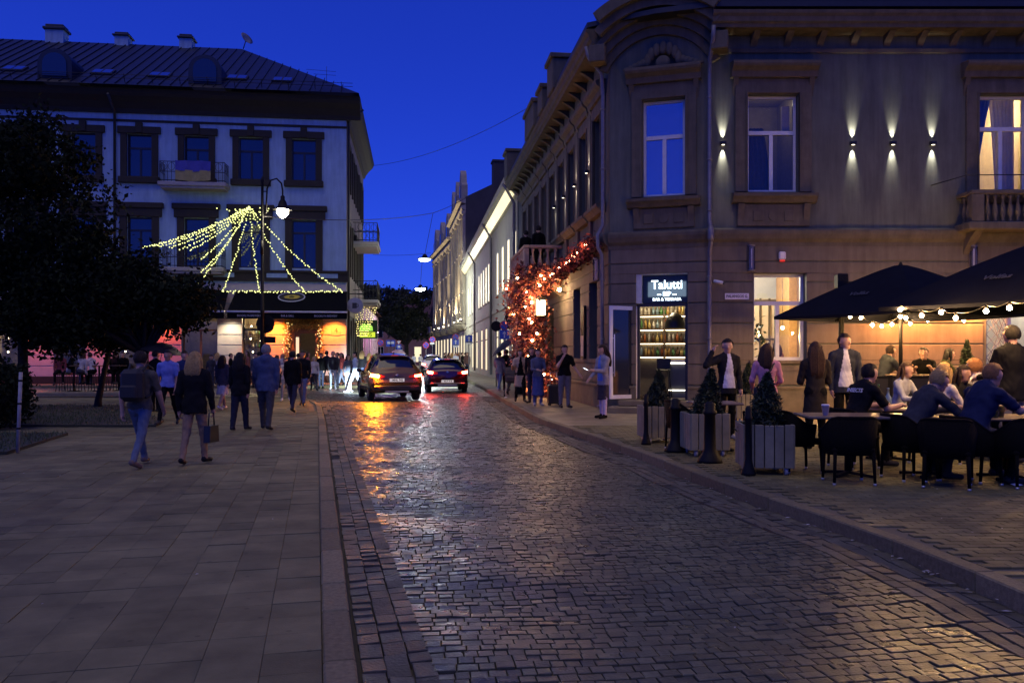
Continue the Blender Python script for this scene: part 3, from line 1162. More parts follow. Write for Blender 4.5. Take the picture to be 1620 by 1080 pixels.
dl = bpy.data.lights.new('sign_glow', 'AREA'); dl.energy = 5; dl.color = (.7, .88, 1); dl.size = 1.0; dl.size_y = .4; dl.shape = 'RECTANGLE'
place(bpy.data.objects.new('sign_glow', dl), CB, F_C @ Matrix.Translation((1.5, .1, 3.35)) @ Matrix.Rotation(R(90), 4, 'X'))
m_alu = M('aluminium_door', (.6, .62, .7), .4, metal=.1, var=.06)
# door frame and lintel
mk(MB().box(.70, .14, .43, .78, .24, 2.97).box(1.97, .14, .43, 2.05, .24, 2.97).box(.78, .14, 2.9, 1.97, .24, 2.975), 'door_frame', M('dark_door_frame', (.03, .03, .035), .5), CB, F_C)
# open leaf
dleaf = F_C @ Matrix.Translation((.70, .1, 0)) @ Matrix.Rotation(R(180 + 48), 4, 'Z')
mb = MB()
mb.box(0, -.025, .46, .09, .025, 2.9); mb.box(.81, -.025, .46, .9, .025, 2.9); mb.box(.09, -.025, .46, .81, .025, .56); mb.box(.09, -.025, 2.8, .81, .025, 2.9)
dr = mk(mb, 'door', m_alu, CB, dleaf)
mk(MB().box(.09, -.006, .56, .81, .006, 2.8), 'pane', M('dark_door_glass', (.02, .022, .028), .05, spec=.9), dr)
for s in (-1, 1):
    mb = MB().tube([(.8, s * .075, 1.05), (.8, s * .075, 2.15)], .014, 8)
    mb.tube([(.8, 0, 1.15), (.8, s * .075, 1.15)], .01, 6); mb.tube([(.8, 0, 2.05), (.8, s * .075, 2.05)], .01, 6)
    mk(mb, 'handle', m_alu, dr)
# steps
mk(MB().box(.1, -.95, .1, 2.5, .05, .275, 0, .02), 'step', m_plinth, CB, F_C)
mk(MB().box(.3, -.5, .277, 2.3, .05, .425, 0, .02), 'step', m_plinth, CB, F_C)

m_warmwall = M('bar_wall', (.2, .17, .13), .7)
m_wood = M('dark_wood', (.09, .05, .028), .5, var=.3, scale=12)
m_oak = M('oak_panel', (.42, .25, .1), .5, var=.25, scale=9)
m_white = M('white_paint', (.7, .69, .66), .6, var=.06)
box_room(CB, F_C, .1, 2.75, .45, 2.6, .42, 3.5, m_warmwall, m_wood, m_warmwall)
sh = MB()
shelfy = 2.2
for z in (1.55, 1.95, 2.35, 2.75, 3.1):
    sh.box(.4, shelfy, z, 2.6, 2.59, z + .035)
for x in (.4, 1.15, 1.9, 2.57):
    sh.box(x, shelfy + .02, 1.4, x + .04, 2.585, 3.35)
shelf = mk(sh, 'bar_shelf', m_wood, CB, F_C)
le = MB()
for z in (1.55, 1.95, 2.35, 2.75, 3.1):
    le.box(.44, shelfy + .33, z - .02, 2.56, shelfy + .36, z - .003)
mk(le, 'shelf_light', E('shelf_led', (1, .8, .5), 7.0), shelf, F_C)
cols = [(.5, .3, .08), (.1, .25, .08), (.55, .5, .4), (.4, .12, .04), (.6, .45, .15), (.2, .3, .35), (.12, .06, .03)]
cname = ['amber', 'green', 'clear', 'red-brown', 'golden', 'grey-blue', 'dark brown']
for z in (1.585, 1.985, 2.385, 2.785):
    x = .5
    while x < 2.52:
        ci = random.randrange(7)
        b = bpy.data.objects.new('bottle', bottle_mesh(random.randrange(2), cols[ci]))
        place(b, None, F_C @ Matrix.Translation((x, shelfy + .14 + random.uniform(-.04, .06), z)))
        tag(b, cname[ci] + ' bottle on the ' + {1.585: 'lowest', 1.985: 'second lowest', 2.385: 'second highest', 2.785: 'highest'}[z] + ' lit shelf behind the bar counter', 'bottle', 'bottles on the bar shelves')
        x += random.uniform(.09, .14)
ct = thing('bar_counter', 'dark bar counter with lit front edge inside the corner entrance', 'bar counter', F_C @ Matrix.Translation((1.6, 1.5, .42)))
mk(MB().box(-.2, -.1, 0, 1.0, .3, 1.0, 0, .01), 'front_panel', M('counter_grey', (.1, .1, .1), .4), ct)
mk(MB().box(-.25, -.2, 1.0, 1.05, .4, 1.05, 0, .01), 'counter_top', m_white, ct)
mk(MB().box(-.2, -.13, .95, 1.0, -.11, .98), 'light_strip', E('counter_led', (1, .9, .7), 8.0), ct)
mk(MB().box(-.2, -.13, .2, 1.0, -.11, .22), 'light_strip', E('counter_led', (1, .9, .7), 8.0), ct)
pl = thing('pendant_lamp', 'black dome pendant lamp hanging inside the corner bar', 'lamp', F_C @ Matrix.Translation((1.62, .95, 2.35)))
mk(MB().lathe([(.3, 0), (.29, .02), (.27, .15), (.2, .3), (.09, .4), (.03, .42)], n=18, caps=False), 'shade', m_black, pl)
mk(MB().tube([(0, 0, .42), (0, 0, 1.14)], .01, 6), 'cord', m_black, pl)
mk(MB().ball((0, 0, .08), .06), 'bulb', E('pendant_bulb', (1, .85, .6), 20.0), pl)
st = thing('bar_stool', 'black bar stool standing in the corner bar doorway', 'stool', F_C @ Matrix.Translation((1.28, 1.1, .42)))
mk(MB().box(-.19, -.19, .74, .19, .19, .8, 0, .03), 'seat', m_black, st)
for a, b in ((-1, -1), (1, -1), (1, 1), (-1, 1)):
    mk(MB().tube([(a * .15, b * .15, .75), (a * .22, b * .22, 0)], .016, 6), 'leg', m_black, st)
mk(MB().box(-.19, .16, .8, .19, .2, 1.1, 0, .015), 'backrest', m_black, st)
point('bar_room_light', F_C @ Vector((1.3, 1.2, 3.2)), 80, (1, .8, .52), .15, CB)

# --- room behind the ground floor window
box_room(CB, F_W, .7, 4.6, .36, 4.0, .5, 4.0, m_white, m_wood, m_white)
mb = MB()
for k in range(5):
    mb.box(1.75 + k * .27, 3.2, .5, 1.75 + k * .27 + .04, 3.3, 3.3)
for z in (.8, 2.05, 3.2):
    mb.box(1.4, 3.195, z, 3.0, 3.305, z + .06)
mk(mb, 'slat_partition', M('dark_mullion', (.05, .035, .025), .5), CB, F_W)
mk(MB().box(1.2, 3.32, .5, 3.0, 3.36, 3.3), 'partition_panel', M('cream_panel', (.62, .5, .36), .6), CB, F_W)
mk(MB().box(2.75, 2.0, .5, 3.15, 3.15, 3.9), 'oak_column', m_oak, CB, F_W)
mk(MB().box(2.95, 1.3, .5, 3.25, 1.95, 3.9), 'dark_column', m_wood, CB, F_W)
point('dining_room_light', F_W @ Vector((1.5, 1.6, 3.6)), 240, (1, .86, .64), .12, CB)
point('dining_room_light', F_W @ Vector((2.2, 1.1, 2.1)), 90, (1, .66, .28), .06, CB)
lampd = thing('pendant_lamp', 'small bare pendant bulb inside the ground floor dining window', 'lamp', F_W @ Matrix.Translation((2.25, 1.05, 2.35)))
mk(MB().ball((0, 0, 0), .05), 'bulb', E('dining_bulb', (1, .75, .4), 18), lampd)
mk(MB().tube([(0, 0, .05), (0, 0, 1.6)], .006, 5), 'cord', m_black, lampd)
# curtain rooms upstairs
m_curt = M('curtain_dark', (.06, .06, .055), .9, var=.2)
m_curtw = M('curtain_cream', (.62, .52, .38), .9, var=.12, scale=5)
def drape(parent, fr, pts_top, pts_bot, z0, z1, y, mat, n=26):
    V, F = [], []
    for i in range(n + 1):
        t = i / n
        w = .03 * math.sin(t * 40)
        xt = pts_top[0] + (pts_top[1] - pts_top[0]) * t
        xb = pts_bot[0] + (pts_bot[1] - pts_bot[0]) * t
        for k in range(5):
            q = k / 4
            x = xt + (xb - xt) * q ** .8
            V.append((x, y + w, z1 + (z0 - z1) * q))
    for i in range(n):
        for k in range(4):
            F.append((i * 5 + k, i * 5 + k + 1, i * 5 + 6 + k, i * 5 + 5 + k))
    mk(MB().add(V, F, 0, True), 'curtain', mat, parent, fr)
box_room(CB, F_W, .8, 2.6, .36, 2.6, 5.5, 8.8, m_warmwall, m_wood, m_warmwall)
drape(CB, F_W, (.95, 1.55), (.95, 1.8), 5.6, 7.6, .45, m_curt)
mk(MB().box(2.05, .5, 7.5, 2.25, .6, 8.2), 'picture_lit', m_curtw, CB, F_W)
point('upper_room_light', F_W @ Vector((1.9, 1.3, 8.4)), 9, (1, .85, .55), .1, CB)
box_room(CB, F_W, 6.8, 8.6, .36, 2.6, 5.5, 8.8, m_curtw, m_wood, m_white)
drape(CB, F_W, (6.95, 7.6), (6.95, 7.1), 5.6, 8.5, .45, M('curtain_blue', (.03, .05, .2), .9))
drape(CB, F_W, (7.7, 8.4), (7.9, 8.4), 5.6, 8.5, .8, m_curtw)
point('upper_room_light', F_W @ Vector((7.7, 1.4, 8.3)), 150, (1, .78, .42), .1, CB)
# room behind the terrace door
box_room(CB, F_W, 7.0, 9.0, .36, 2.6, .5, 4.0, m_white, m_wood, m_white)
point('terrace_room_light', F_W @ Vector((8.2, 1.3, 3.4)), 60, (1, .85, .6), .1, CB)
mb = MB()
for k in range(9):
    for s in (-1, 1):
        x0 = 7.25 + k * .1
        mb.beam((x0, .12, 1.3), (x0 + s * .6, .12, 2.9), .014, .014) if 7.2 < x0 + s * .6 < 7.95 else None
for k in range(-3, 8):
    for s in (-1, 1):
        za = 1.25 + k * .3
        p0 = Vector((7.25, .12, za)) if s > 0 else Vector((7.75, .12, za))
        p1 = Vector((7.75, .12, za + .6)) if s > 0 else Vector((7.25, .12, za + .6))
        mb.beam(p0, p1, .014, .014)
mb.box(7.2, .1, 1.2, 7.25, .14, 3.7); mb.box(7.75, .1, 1.2, 7.8, .14, 3.7)
mk(mb, 'lattice_grille', M('grille_grey', (.2, .22, .28), .5), CB, F_W)

# --- small things on the walls
sconce(F_W, xat(1143, 21.3) - 5.11, 7.08, 'black up-and-down wall sconce beside the downpipe at the chamfered corner')
for px, w_ in ((1348, 'leftmost of the three between the upper windows'), (1411, 'middle of the three between the upper windows'), (1474, 'rightmost of the three between the upper windows')):
    sconce(F_W, xat(px, 21.3) - 5.11, 7.08, 'black up-and-down wall sconce, ' + w_)
for Y, w_ in ((24.3, 'nearest the chamfered corner'), (26.2, 'second from the chamfered corner'), (28.1, 'third from the chamfered corner'), (30.0, 'above the decorated balcony')):
    sconce(F_S @ Matrix.Translation((0, -.09, 0)), sx(Y), 7.02, 'black wall sconce on the street side, ' + w_, power=60)

def tube_lantern(fr, x, z, label):
    t = thing('wall_lantern', label, 'wall lamp', fr @ Matrix.Translation((x, 0, z)), 'glass tube lanterns')
    mk(MB().box(-.05, -.09, -.3, .05, -.001, .3, 0, .01), 'back_plate', m_zinc, t)
    mk(MB().lathe([(.085, -.3), (.085, .3)], (0, -.17, 0), 12, caps=False), 'glass_tube', m_cglass, t)
    mk(MB().lathe([(.09, .3), (.09, .33), (.02, .34)], (0, -.17, 0), 12), 'end_cap', m_zinc, t)
    mk(MB().lathe([(.09, -.33), (.09, -.3)], (0, -.17, 0), 12), 'end_cap', m_zinc, t)
    mk(MB().lathe([(.012, -.25), (.012, .22), (.004, .25)], (0, -.17, 0), 8), 'candle', M('candle_white', (.7, .7, .66), .5), t)
    return t
tube_lantern(F_W, xat(1186, 21.3) - 5.11, 4.1 , 'glass tube wall lantern above the street name plate')
tube_lantern(F_W, xat(1535, 21.3) - 5.11, 4.1, 'glass tube wall lantern partly behind the large parasol')
tube_lantern(F_S, sx(23.0), 4.0, 'glass tube wall lantern on the street side by the garland')

np_ = thing('street_name_plate', 'white street name plate reading PALANGOS G. on the corner wall', 'sign', F_W @ Matrix.Translation((xat(1165, 21.3) - 5.11, -.036, zat(469, 21.3))))
mk(MB().box(-.31, -.03, -.08, .31, 0, .08, 0, .008), 'plate', M('enamel_white', (.62, .60, .66), .4), np_)
text('PALANGOS G.', 'lettering', .098, M('enamel_black', (.01, .01, .012), .5), np_, W[np_] @ Matrix.Translation((0, -.031, 0)) @ UP, .002, bold=.003, sx=.9)
cmr = thing('security_camera', 'small white bullet security camera beside the street name plate', 'camera', F_W @ Matrix.Translation((xat(1136, 21.2) - 5.11, -.04, zat(447, 21.3))))
mk(MB().tube([(-.1, 0, .02), (-.1, -.1, .02)], .02, 8), 'arm', m_white, cmr)
mk(MB().tube([(-.12, -.1, .03), (.1, -.2, -.03)], .045, 10), 'body', m_white, cmr)
mk(MB().tube([(.1, -.2, -.03), (.115, -.207, -.034)], .047, 10), 'lens', m_black, cmr)
al = thing('alarm_siren', 'white and red alarm siren box on the corner wall', 'alarm', F_W @ Matrix.Translation((xat(1236, 21.3) - 5.11, -.036, zat(406, 21.3))))
mk(MB().box(-.09, -.09, -.09, .09, 0, .12, 0, .03), 'case', m_white, al)
mk(MB().box(-.07, -.08, -.14, .07, -.01, -.091, 0, .02), 'beacon', M('red_lens', (.5, .02, .02), .3, emit=(1, .05, .03), estr=.5), al)

# ================================================================== BAR BUILDING (left)
LLEN = 26.0
A_L = math.atan2(.118, .993)
EXL = Vector((math.cos(A_L), math.sin(A_L)))
F_L = FR(-9.11 - LLEN * EXL.x, 45.2 - LLEN * EXL.y, A_L)
F_LS = FR(-9.11, 45.2, A_L + R(90))
m_pale = M('pale_plaster', (.33, .46, .56), .85, streak=.2, var=.12, scale=1.2, bump=.1, bscale=40)  # blue cast of the sky light put into the plaster colour
m_brown = M('brown_stone', (.03, .023, .013), .8, var=.2, scale=3, bump=.15)
m_cream = M('cream_stone', (.58, .5, .42), .75, var=.12, scale=2, bump=.1, objrand=.05)
m_darkfr = M('dark_frame', (.02, .02, .024), .5)
m_roofb = M('roof_sheet_sky_tint', (.012, .016, .035), .45, metal=.2, var=.3, scale=2, objrand=.1)  # blue of the dusk sky put into the dark roof colour
m_iron = M('wrought_iron', (.012, .012, .014), .55)
LB = thing('bar_building', 'pale three-storey building with dark window surrounds above the awninged bar', 'building', FR(-9.11, 45.2))
def lx(s): return LLEN - s
WS = [2.28, 5.09, 7.93, 10.87, 13.72, 16.6, 19.45, 22.3]
op3 = [(lx(s) - .66, lx(s) + .66, 11.15, 13.42) for s in WS]
op2 = [(lx(s) - .66, lx(s) + .66, 6.35, 8.98) for s in WS]
GO = [('door', 1.4, 3.12, 3.95), ('shop', 4.3, 5.55, 3.95), ('shop2', 6.85, 8.7, 3.9), ('shop', 10.4, 12.2, 3.9), ('shop2', 13.6, 15.2, 3.9), ('shop', 16.6, 18.2, 3.9), ('shop', 19.8, 21.4, 3.9)]
opg = [(lx(b), lx(a), .12 if k == 'door' else .55, t) for k, a, b, t in GO]
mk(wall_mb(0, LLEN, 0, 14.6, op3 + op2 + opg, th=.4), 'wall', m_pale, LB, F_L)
# side wall with its own windows
LSL = 15.0
sop3 = [(x - .6, x + .6, 11.15, 13.42) for x in (2, 4.9, 7.8, 10.7, 13.4)]
sop2 = [(x - .6, x + .6, 6.35, 8.98) for x in (2, 4.9, 7.8, 10.7, 13.4)]
sopg = [(x - .7, x + .7, .6, 3.6) for x in (2.4, 5.6, 9.0, 12.4)]
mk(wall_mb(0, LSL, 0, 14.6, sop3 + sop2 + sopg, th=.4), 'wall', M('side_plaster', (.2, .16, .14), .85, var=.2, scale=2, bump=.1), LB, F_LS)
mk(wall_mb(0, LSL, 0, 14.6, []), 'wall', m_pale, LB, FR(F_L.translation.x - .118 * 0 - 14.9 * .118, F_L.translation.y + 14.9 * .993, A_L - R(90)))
for (a, b, c, d) in sop3 + sop2 + sopg:
    window(LB, F_LS, a, b, c, d, m_darkfr, m_dglass)
    mk(MB().box(a - .25, -.08, c - .2, a - .02, .01, d + .25).box(b + .02, -.08, c - .2, b + .25, .01, d + .25).box(a - .019, -.08, d + .02, b + .019, .01, d + .25), 'window_surround', m_brown, LB, F_LS)
# courses of cream stone on the ground floor piers
courses(LB, F_L, 0, LLEN, .5, .56, 9, opg + [(0, lx(22), 0, 9)], m_cream, proud=.05, gap=.04, name='stone_course')
mk(MB().box(0, -.09, 0, lx(3.12), .01, .5, 0, .02).box(lx(1.4), -.09, 0, LLEN + .05, .01, .5, 0, .02), 'plinth', m_brown, LB, F_L)
# brown bands
mb = MB()
mb.box(0, -.16, 5.62, LLEN + .14, .01, 5.78); mb.box(0, -.1, 5.78, LLEN + .1, .01, 6.1); mb.box(0, -.18, 6.1, LLEN + .16, .01, 6.22)
mk(mb, 'storey_band', m_brown, LB, F_L)
mb = MB()
mb.box(0, -.05, 14.05, LLEN + .04, .01, 14.17)
mk(mb, 'string_course', m_brown, LB, F_L)
for s in (1.0, 3.7, 6.5, 9.4, 12.3):
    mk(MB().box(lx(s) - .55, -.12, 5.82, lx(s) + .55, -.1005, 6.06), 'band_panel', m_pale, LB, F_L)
for i, s in enumerate(WS):
    x = lx(s)
    window(LB, F_L, *op3[i], m_darkfr, m_dglass, y=.2, transom=.68)
    window(LB, F_L, *op2[i], m_darkfr, m_dglass, y=.2, transom=.74)
    mb = MB()
    mb.box(x - .96, -.1, 11.1, x - .64, .01, 13.75); mb.box(x + .64, -.1, 11.1, x + .96, .01, 13.75)
    mb.box(x - 1.1, -.14, 13.42, x + 1.1, .01, 13.80, 0, .02); mb.box(x - .17, -.2, 13.45, x + .17, .01, 14.02, 0, .02)
    mk(mb, 'window_surround', m_brown, LB, F_L)
    mk(MB().box(x - 1.05, -.22, 10.78, x + 1.05, .2, 11.12, 0, .03), 'sill', m_brown, LB, F_L)
    mb = MB()
    mb.box(x - 1.0, -.1, 6.22, x - .64, .01, 9.2); mb.box(x + .64, -.1, 6.22, x + 1.0, .01, 9.2)
    mb.box(x - 1.15, -.15, 9.0, x + 1.15, .01, 9.45, 0, .02); mb.box(x - 1.25, -.22, 9.45, x + 1.25, .01, 9.75, 0, .03)
    mk(mb, 'window_surround', m_brown, LB, F_L)
# cornice and eaves
def lcorn(fr, x0, x1):
    mb = MB()
    moulding(mb, x0, x1, [(.01, 14.5), (-.12, 14.5), (-.18, 14.7), (-.4, 15.0), (-.66, 15.25), (-.74, 15.4), (-.78, 15.62), (.01, 15.7)])
    mk(mb, 'cornice', m_brown, LB, fr)
lcorn(F_L, 0, LLEN + .78); lcorn(F_LS, .02, LSL)
# hipped roof
def lp(s, d, z):          # s to the left of the corner, d behind the facade
    v_ = F_L @ Vector((lx(s), d, z)); return (v_.x, v_.y, v_.z)
rs, rd, rz = 7.1, 7.5, 20.9
V = [lp(-.76, -1.2, 15.66), lp(LLEN, -1.2, 15.66), lp(LLEN, 15.8, 15.66), lp(-.76, 15.8, 15.66), lp(rs, rd, rz), lp(LLEN, rd, rz)]
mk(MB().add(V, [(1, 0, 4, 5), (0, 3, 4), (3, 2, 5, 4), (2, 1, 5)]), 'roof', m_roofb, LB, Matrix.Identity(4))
def roofpt(s, t, h=0.0):
    """point on the front roof slope: s left of the corner, t 0 at the eave .. 1 at the ridge"""
    a = Vector(lp(s, -1.2, 15.66)); b = Vector(lp(s, rd, rz))
    n_ = Vector((-math.sin(A_L) * -1, 0, 0))
    up = Vector((EXL.y * .515, -EXL.x * .515, .857))
    return a + (b - a) * t + up * h
F_roof = lambda s, t, h=0: Matrix.Translation(roofpt(s, t, h)) @ Matrix.Rotation(A_L, 4, 'Z') @ Matrix.Rotation(R(31.1), 4, 'X')
# standing seams
for k in range(46):
    s = .2 + k * .55
    t1_ = min(1.0, (s + 1.2) / (rs + 1.2))
    mb = MB().beam(roofpt(s, .01, .03), roofpt(s, t1_ * .98, .03), .03, .06)
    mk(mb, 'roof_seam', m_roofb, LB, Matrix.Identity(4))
m_sky_glass = M('skylight_glass', (.3, .34, .5), .12, var=.05, spec=1.0, metal=.9)
for s, t in ((2.9, .16), (5.35, .17), (9.4, .165), (12.4, .18), (16.9, .18)):
    wdw = mk(MB().box(-.55, -.45, .0, .55, .45, .1), 'skylight', m_darkfr, LB, F_roof(s + .6, t + .05))
    for q in (-.26, .26):
        mk(MB().box(q - .22, -.35, .1, q + .22, .35, .12), 'pane', m_sky_glass, wdw)
for s in (7.35, 14.9):
    fr = FR(*roofpt(s, .07).to_2d(), A_L, roofpt(s, .07).z)
    mb = MB()
    pr = [(-.85, 0)] + [(.85 * math.cos(a), .75 + .8 * math.sin(a)) for a in np.linspace(math.pi, 0, 11)] + [(.85, 0)]
    mb.prism(pr, -.05, 2.4, 'xz')
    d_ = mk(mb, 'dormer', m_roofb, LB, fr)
    pr2 = [(-.6, .1)] + [(.6 * math.cos(a), .75 + .58 * math.sin(a)) for a in np.linspace(math.pi, 0, 11)] + [(.6, .1)]
    mk(MB().prism(pr2, -.1, -.052, 'xz'), 'pane', m_dglass, d_)
# snow rail
mb = MB()
for h in (.18, .36):
    mb.tube([roofpt(-.4, .06, h), roofpt(22, .06, h)], .015, 5)
for k in range(16):
    mb.tube([roofpt(.2 + k * 1.4, .06, 0), roofpt(.2 + k * 1.4, .06, .42)], .018, 5)
mk(mb, 'snow_rail', m_iron, LB, Matrix.Identity(4))
for s, w_, h_ in ((10.4, .75, .55), (14.2, .8, .5), (18.1, 1.05, .8), (22.8, .9, .8)):
    p = roofpt(s, 1.0)
    fr = FR(p.x, p.y, A_L, p.z - .5)
    mb = MB().box(-w_ / 2, -.4, 0, w_ / 2, .4, .5 + h_ * .7)
    c_ = mk(mb, 'chimney', m_pale, LB, fr)
    mk(MB().box(-w_ / 2 - .12, -.52, .5 + h_ * .7, w_ / 2 + .12, .52, .5 + h_ * .9, 0, .03).box(-w_ / 2, -.4, .5 + h_ * .9 + .001, w_ / 2, .4, .6 + h_, 0, .03), 'chimney_cap', m_roofd, c_)
p = roofpt(rs - .1, 1.0)
mb = MB().tube([p, p + Vector((.15, 0, .5))], .03, 6)
mb.lathe([(.02, 0), (.3, .06), (.5, .2)], (0, 0, 0), 14, caps=False) if False else None
mk(mb, 'aerial_mast', m_iron, LB, Matrix.Identity(4))
dish = MB().lathe([(.02, 0), (.25, .05), (.42, .16), (.43, .17), (.25, .08), (.02, .03)], (0, 0, 0), 14)
mk(dish, 'satellite_dish', M('dish_grey', (.18, .18, .2), .5), LB, Matrix.Translation(p + Vector((.15, -.05, .55))) @ Euler((R(60), 0, R(60))).to_matrix().to_4x4())
# roof aerial on the hip
p = roofpt(-.6, .03)
mb = MB().tube([p, p + Vector((0, 0, .9))], .012, 5)
mb.tube([p + Vector((-1.1, 0, .75)), p + Vector((.5, 0, .62))], .01, 5); mb.tube([p + Vector((-.7, 0, .5)), p + Vector((.5, 0, .42))], .01, 5)
mk(mb, 'aerial', m_iron, LB, Matrix.Translation((-1.6, 0, .45)))
# down pipe
mk(MB().tube([(lx(12.1), -1.1, 15.2), (lx(12.1), -.12, 14.5), (lx(12.1), -.12, 5.0)], .07, 8), 'down_pipe', m_darkfr, LB, F_L)
mk(MB().tube([(.25, -.9, 15.2), (.25, -.1, 14.5), (.25, -.1, .3)], .07, 8), 'down_pipe', m_darkfr, LB, F_LS)

def iron_balcony(parent, fr, x0, x1, proj, z, h=1.05):
    sl = mk(MB().box(x0 - .1, -proj - .08, z - .22, x1 + .1, 0, z, 0, .03).box(x0, -proj, z - .34, x1, 0, z - .22, 0, .02), 'balcony_slab', M('balcony_pale', (.34, .31, .28), .8, var=.15), parent, fr)
    mb = MB()
    for zz_ in (z + .08, z + h * .5, z + h):
        mb.tube([(x0, 0, zz_), (x0, -proj, zz_), (x1, -proj, zz_), (x1, 0, zz_)], .022, 5)
    xs_ = list(np.arange(x0, x1 + .01, .2))
    for x in xs_: mb.tube([(x, -proj, z), (x, -proj, z + h)], .012, 4)
    for y in np.arange(-proj, 0, .22):
        for x in (x0, x1): mb.tube([(x, y, z), (x, y, z + h)], .012, 4)
    for x in np.arange(x0 + .2, x1 - .1, .4):
        for a0 in (0,):
            mb.tube([(x + .17 * math.cos(a), -proj, z + h * .75 + .2 * math.sin(a)) for a in np.linspace(0, 6.28, 13)], .012, 4)
    for y in np.arange(-proj + .2, -.1, .4):
        for x in (x0, x1):
            mb.tube([(x, y + .17 * math.cos(a), z + h * .75 + .2 * math.sin(a)) for a in np.linspace(0, 6.28, 13)], .012, 4)
    mk(mb, 'balcony_railing', m_iron, parent, fr)
iron_balcony(LB, F_L, lx(7.93) - 1.65, lx(7.93) + 1.65, .9, 10.75)
iron_balcony(LB, F_L, lx(7.93) - 1.5, lx(7.93) + 1.5, .9, 6.25)
iron_balcony(LB, F_LS, 4.9, 8.4, 1.45, 8.55, 1.15)
iron_balcony(LB, F_LS, 4.9, 8.4, 1.45, 5.0, 1.15)
# flag over the balcony rail
fl = thing('flag', 'blue over yellow flag hung over the upper balcony railing', 'flag', F_L @ Matrix.Translation((lx(7.93) + .05, -.95, 11.8)))
def sheet(x0, x1, z0, z1, nx=14, nz=5, amp=.05):
    V, F = [], []
    for i in range(nx + 1):
        for k in range(nz + 1):
            t, q = i / nx, k / nz
            V.append((x0 + (x1 - x0) * t, amp * math.sin(t * 15 + q) - .02, z1 + (z0 - z1) * q - .08 * math.sin(t * 3.14) * q))
    for i in range(nx):
        for k in range(nz):
            F.append((i * (nz + 1) + k, i * (nz + 1) + k + 1, (i + 1) * (nz + 1) + k + 1, (i + 1) * (nz + 1) + k))
    return MB().add(V, F, 0, True)
mk(sheet(-.9, .9, -.45, .05), 'blue_band', M('flag_blue', (.06, .06, .3), .8), fl)
mk(sheet(-.9, .9, -.95, -.45), 'yellow_band', M('flag_yellow', (.34, .28, .1), .8), fl)

# ---- awnings
def awning(s0, s1, label, logo):
    x0, x1 = lx(s1), lx(s0)
    t = thing('awning', label, 'awning', F_L @ Matrix.Translation((x0, 0, 3.7)), 'black bar awnings')
    fr = F_L
    m = M('awning_black', (.004, .0045, .006), .9, spec=.1, var=.2, scale=3)
    mb = MB()
    mb.add([(x0, -.1, 5.1), (x1, -.1, 5.1), (x1 + .12, -1.7, 3.92), (x0 - .12, -1.7, 3.92), (x0, -.1, 5.07), (x1, -.1, 5.07), (x1 + .12, -1.7, 3.89), (x0 - .12, -1.7, 3.89)],
           [(0, 3, 2, 1), (4, 5, 6, 7), (0, 4, 7, 3), (1, 2, 6, 5), (0, 1, 5, 4)])
    can = mk(mb, 'canopy', m, t, fr)
    mk(MB().box(x0 - .14, -1.76, 3.84, x1 + .14, -1.64, 3.93, 0, .015), 'front_bar', M('awning_bar', (.5, .5, .52), .4, metal=.5), t, fr)
    va = mk(MB().box(x0 - .12, -1.72, 3.52, x1 + .12, -1.70, 3.835), 'valance', m, t, fr)
    mw = M('valance_lettering', (.5, .5, .48), .6)
    n_ = max(1, int((x1 - x0) / 1.6))
    for i in range(n_):
        xx = x0 + (i + .5) * (x1 - x0) / n_
        text('BROOKLYN BREWERY' if i % 2 == 0 else 'BAR & GRILL', 'lettering', .16, mw, va, fr @ Matrix.Translation((xx, -1.724, 3.67)) @ UP, .002, sx=.75)
    for x in (x0 + .1, x1 - .1):
        mk(MB().tube([(x, -.05, 3.6), (x + .0, -.8, 3.75), (x, -1.65, 3.85)], .025, 6), 'arm', m_iron, t, fr)
    if logo:
        xm = lx(2.85)
        sl = math.atan2(5.1 - 3.92, 1.6)
        L_ = fr @ Matrix.Translation((xm, -.62, 4.735)) @ Matrix.Rotation(sl, 4, 'X')
        def oval(a, b, z0, z1):
            return MB().prism([(a * math.cos(q), b * math.sin(q)) for q in np.linspace(0, 2 * math.pi, 33)[:-1]], z0, z1, 'xy')
        mk(oval(.72, .48, .0, .012), 'logo_rim', M('logo_white', (.55, .56, .58), .6), can, L_)
        mk(oval(.66, .42, .0, .016), 'logo_field', M('logo_navy', (.01, .012, .02), .6), can, L_)
        mb = MB()
        mb.prism([(-.42, 0), (-.2, .16), (.1, .22), (.35, .14), (.46, 0), (.3, -.16), (0, -.2), (-.3, -.14)], 0, .02, 'xy')
        mk(mb, 'logo_emblem', M('logo_yellow', (.5, .38, .04), .6), can, L_)
        mb = MB(); mb.prism([(-.15, .02), (.0, .14), (.16, .03), (.1, -.12), (-.08, -.1)], 0, .024, 'xy')
        mk(mb, 'logo_emblem_detail', M('logo_olive', (.12, .1, .02), .6), can, L_)
    return t
awning(-.05, 5.85, 'black awning with oval yellow logo over the corner bar door', True)
awning(6.25, 12.3, 'plain black awning next to the awning with the oval logo', False)
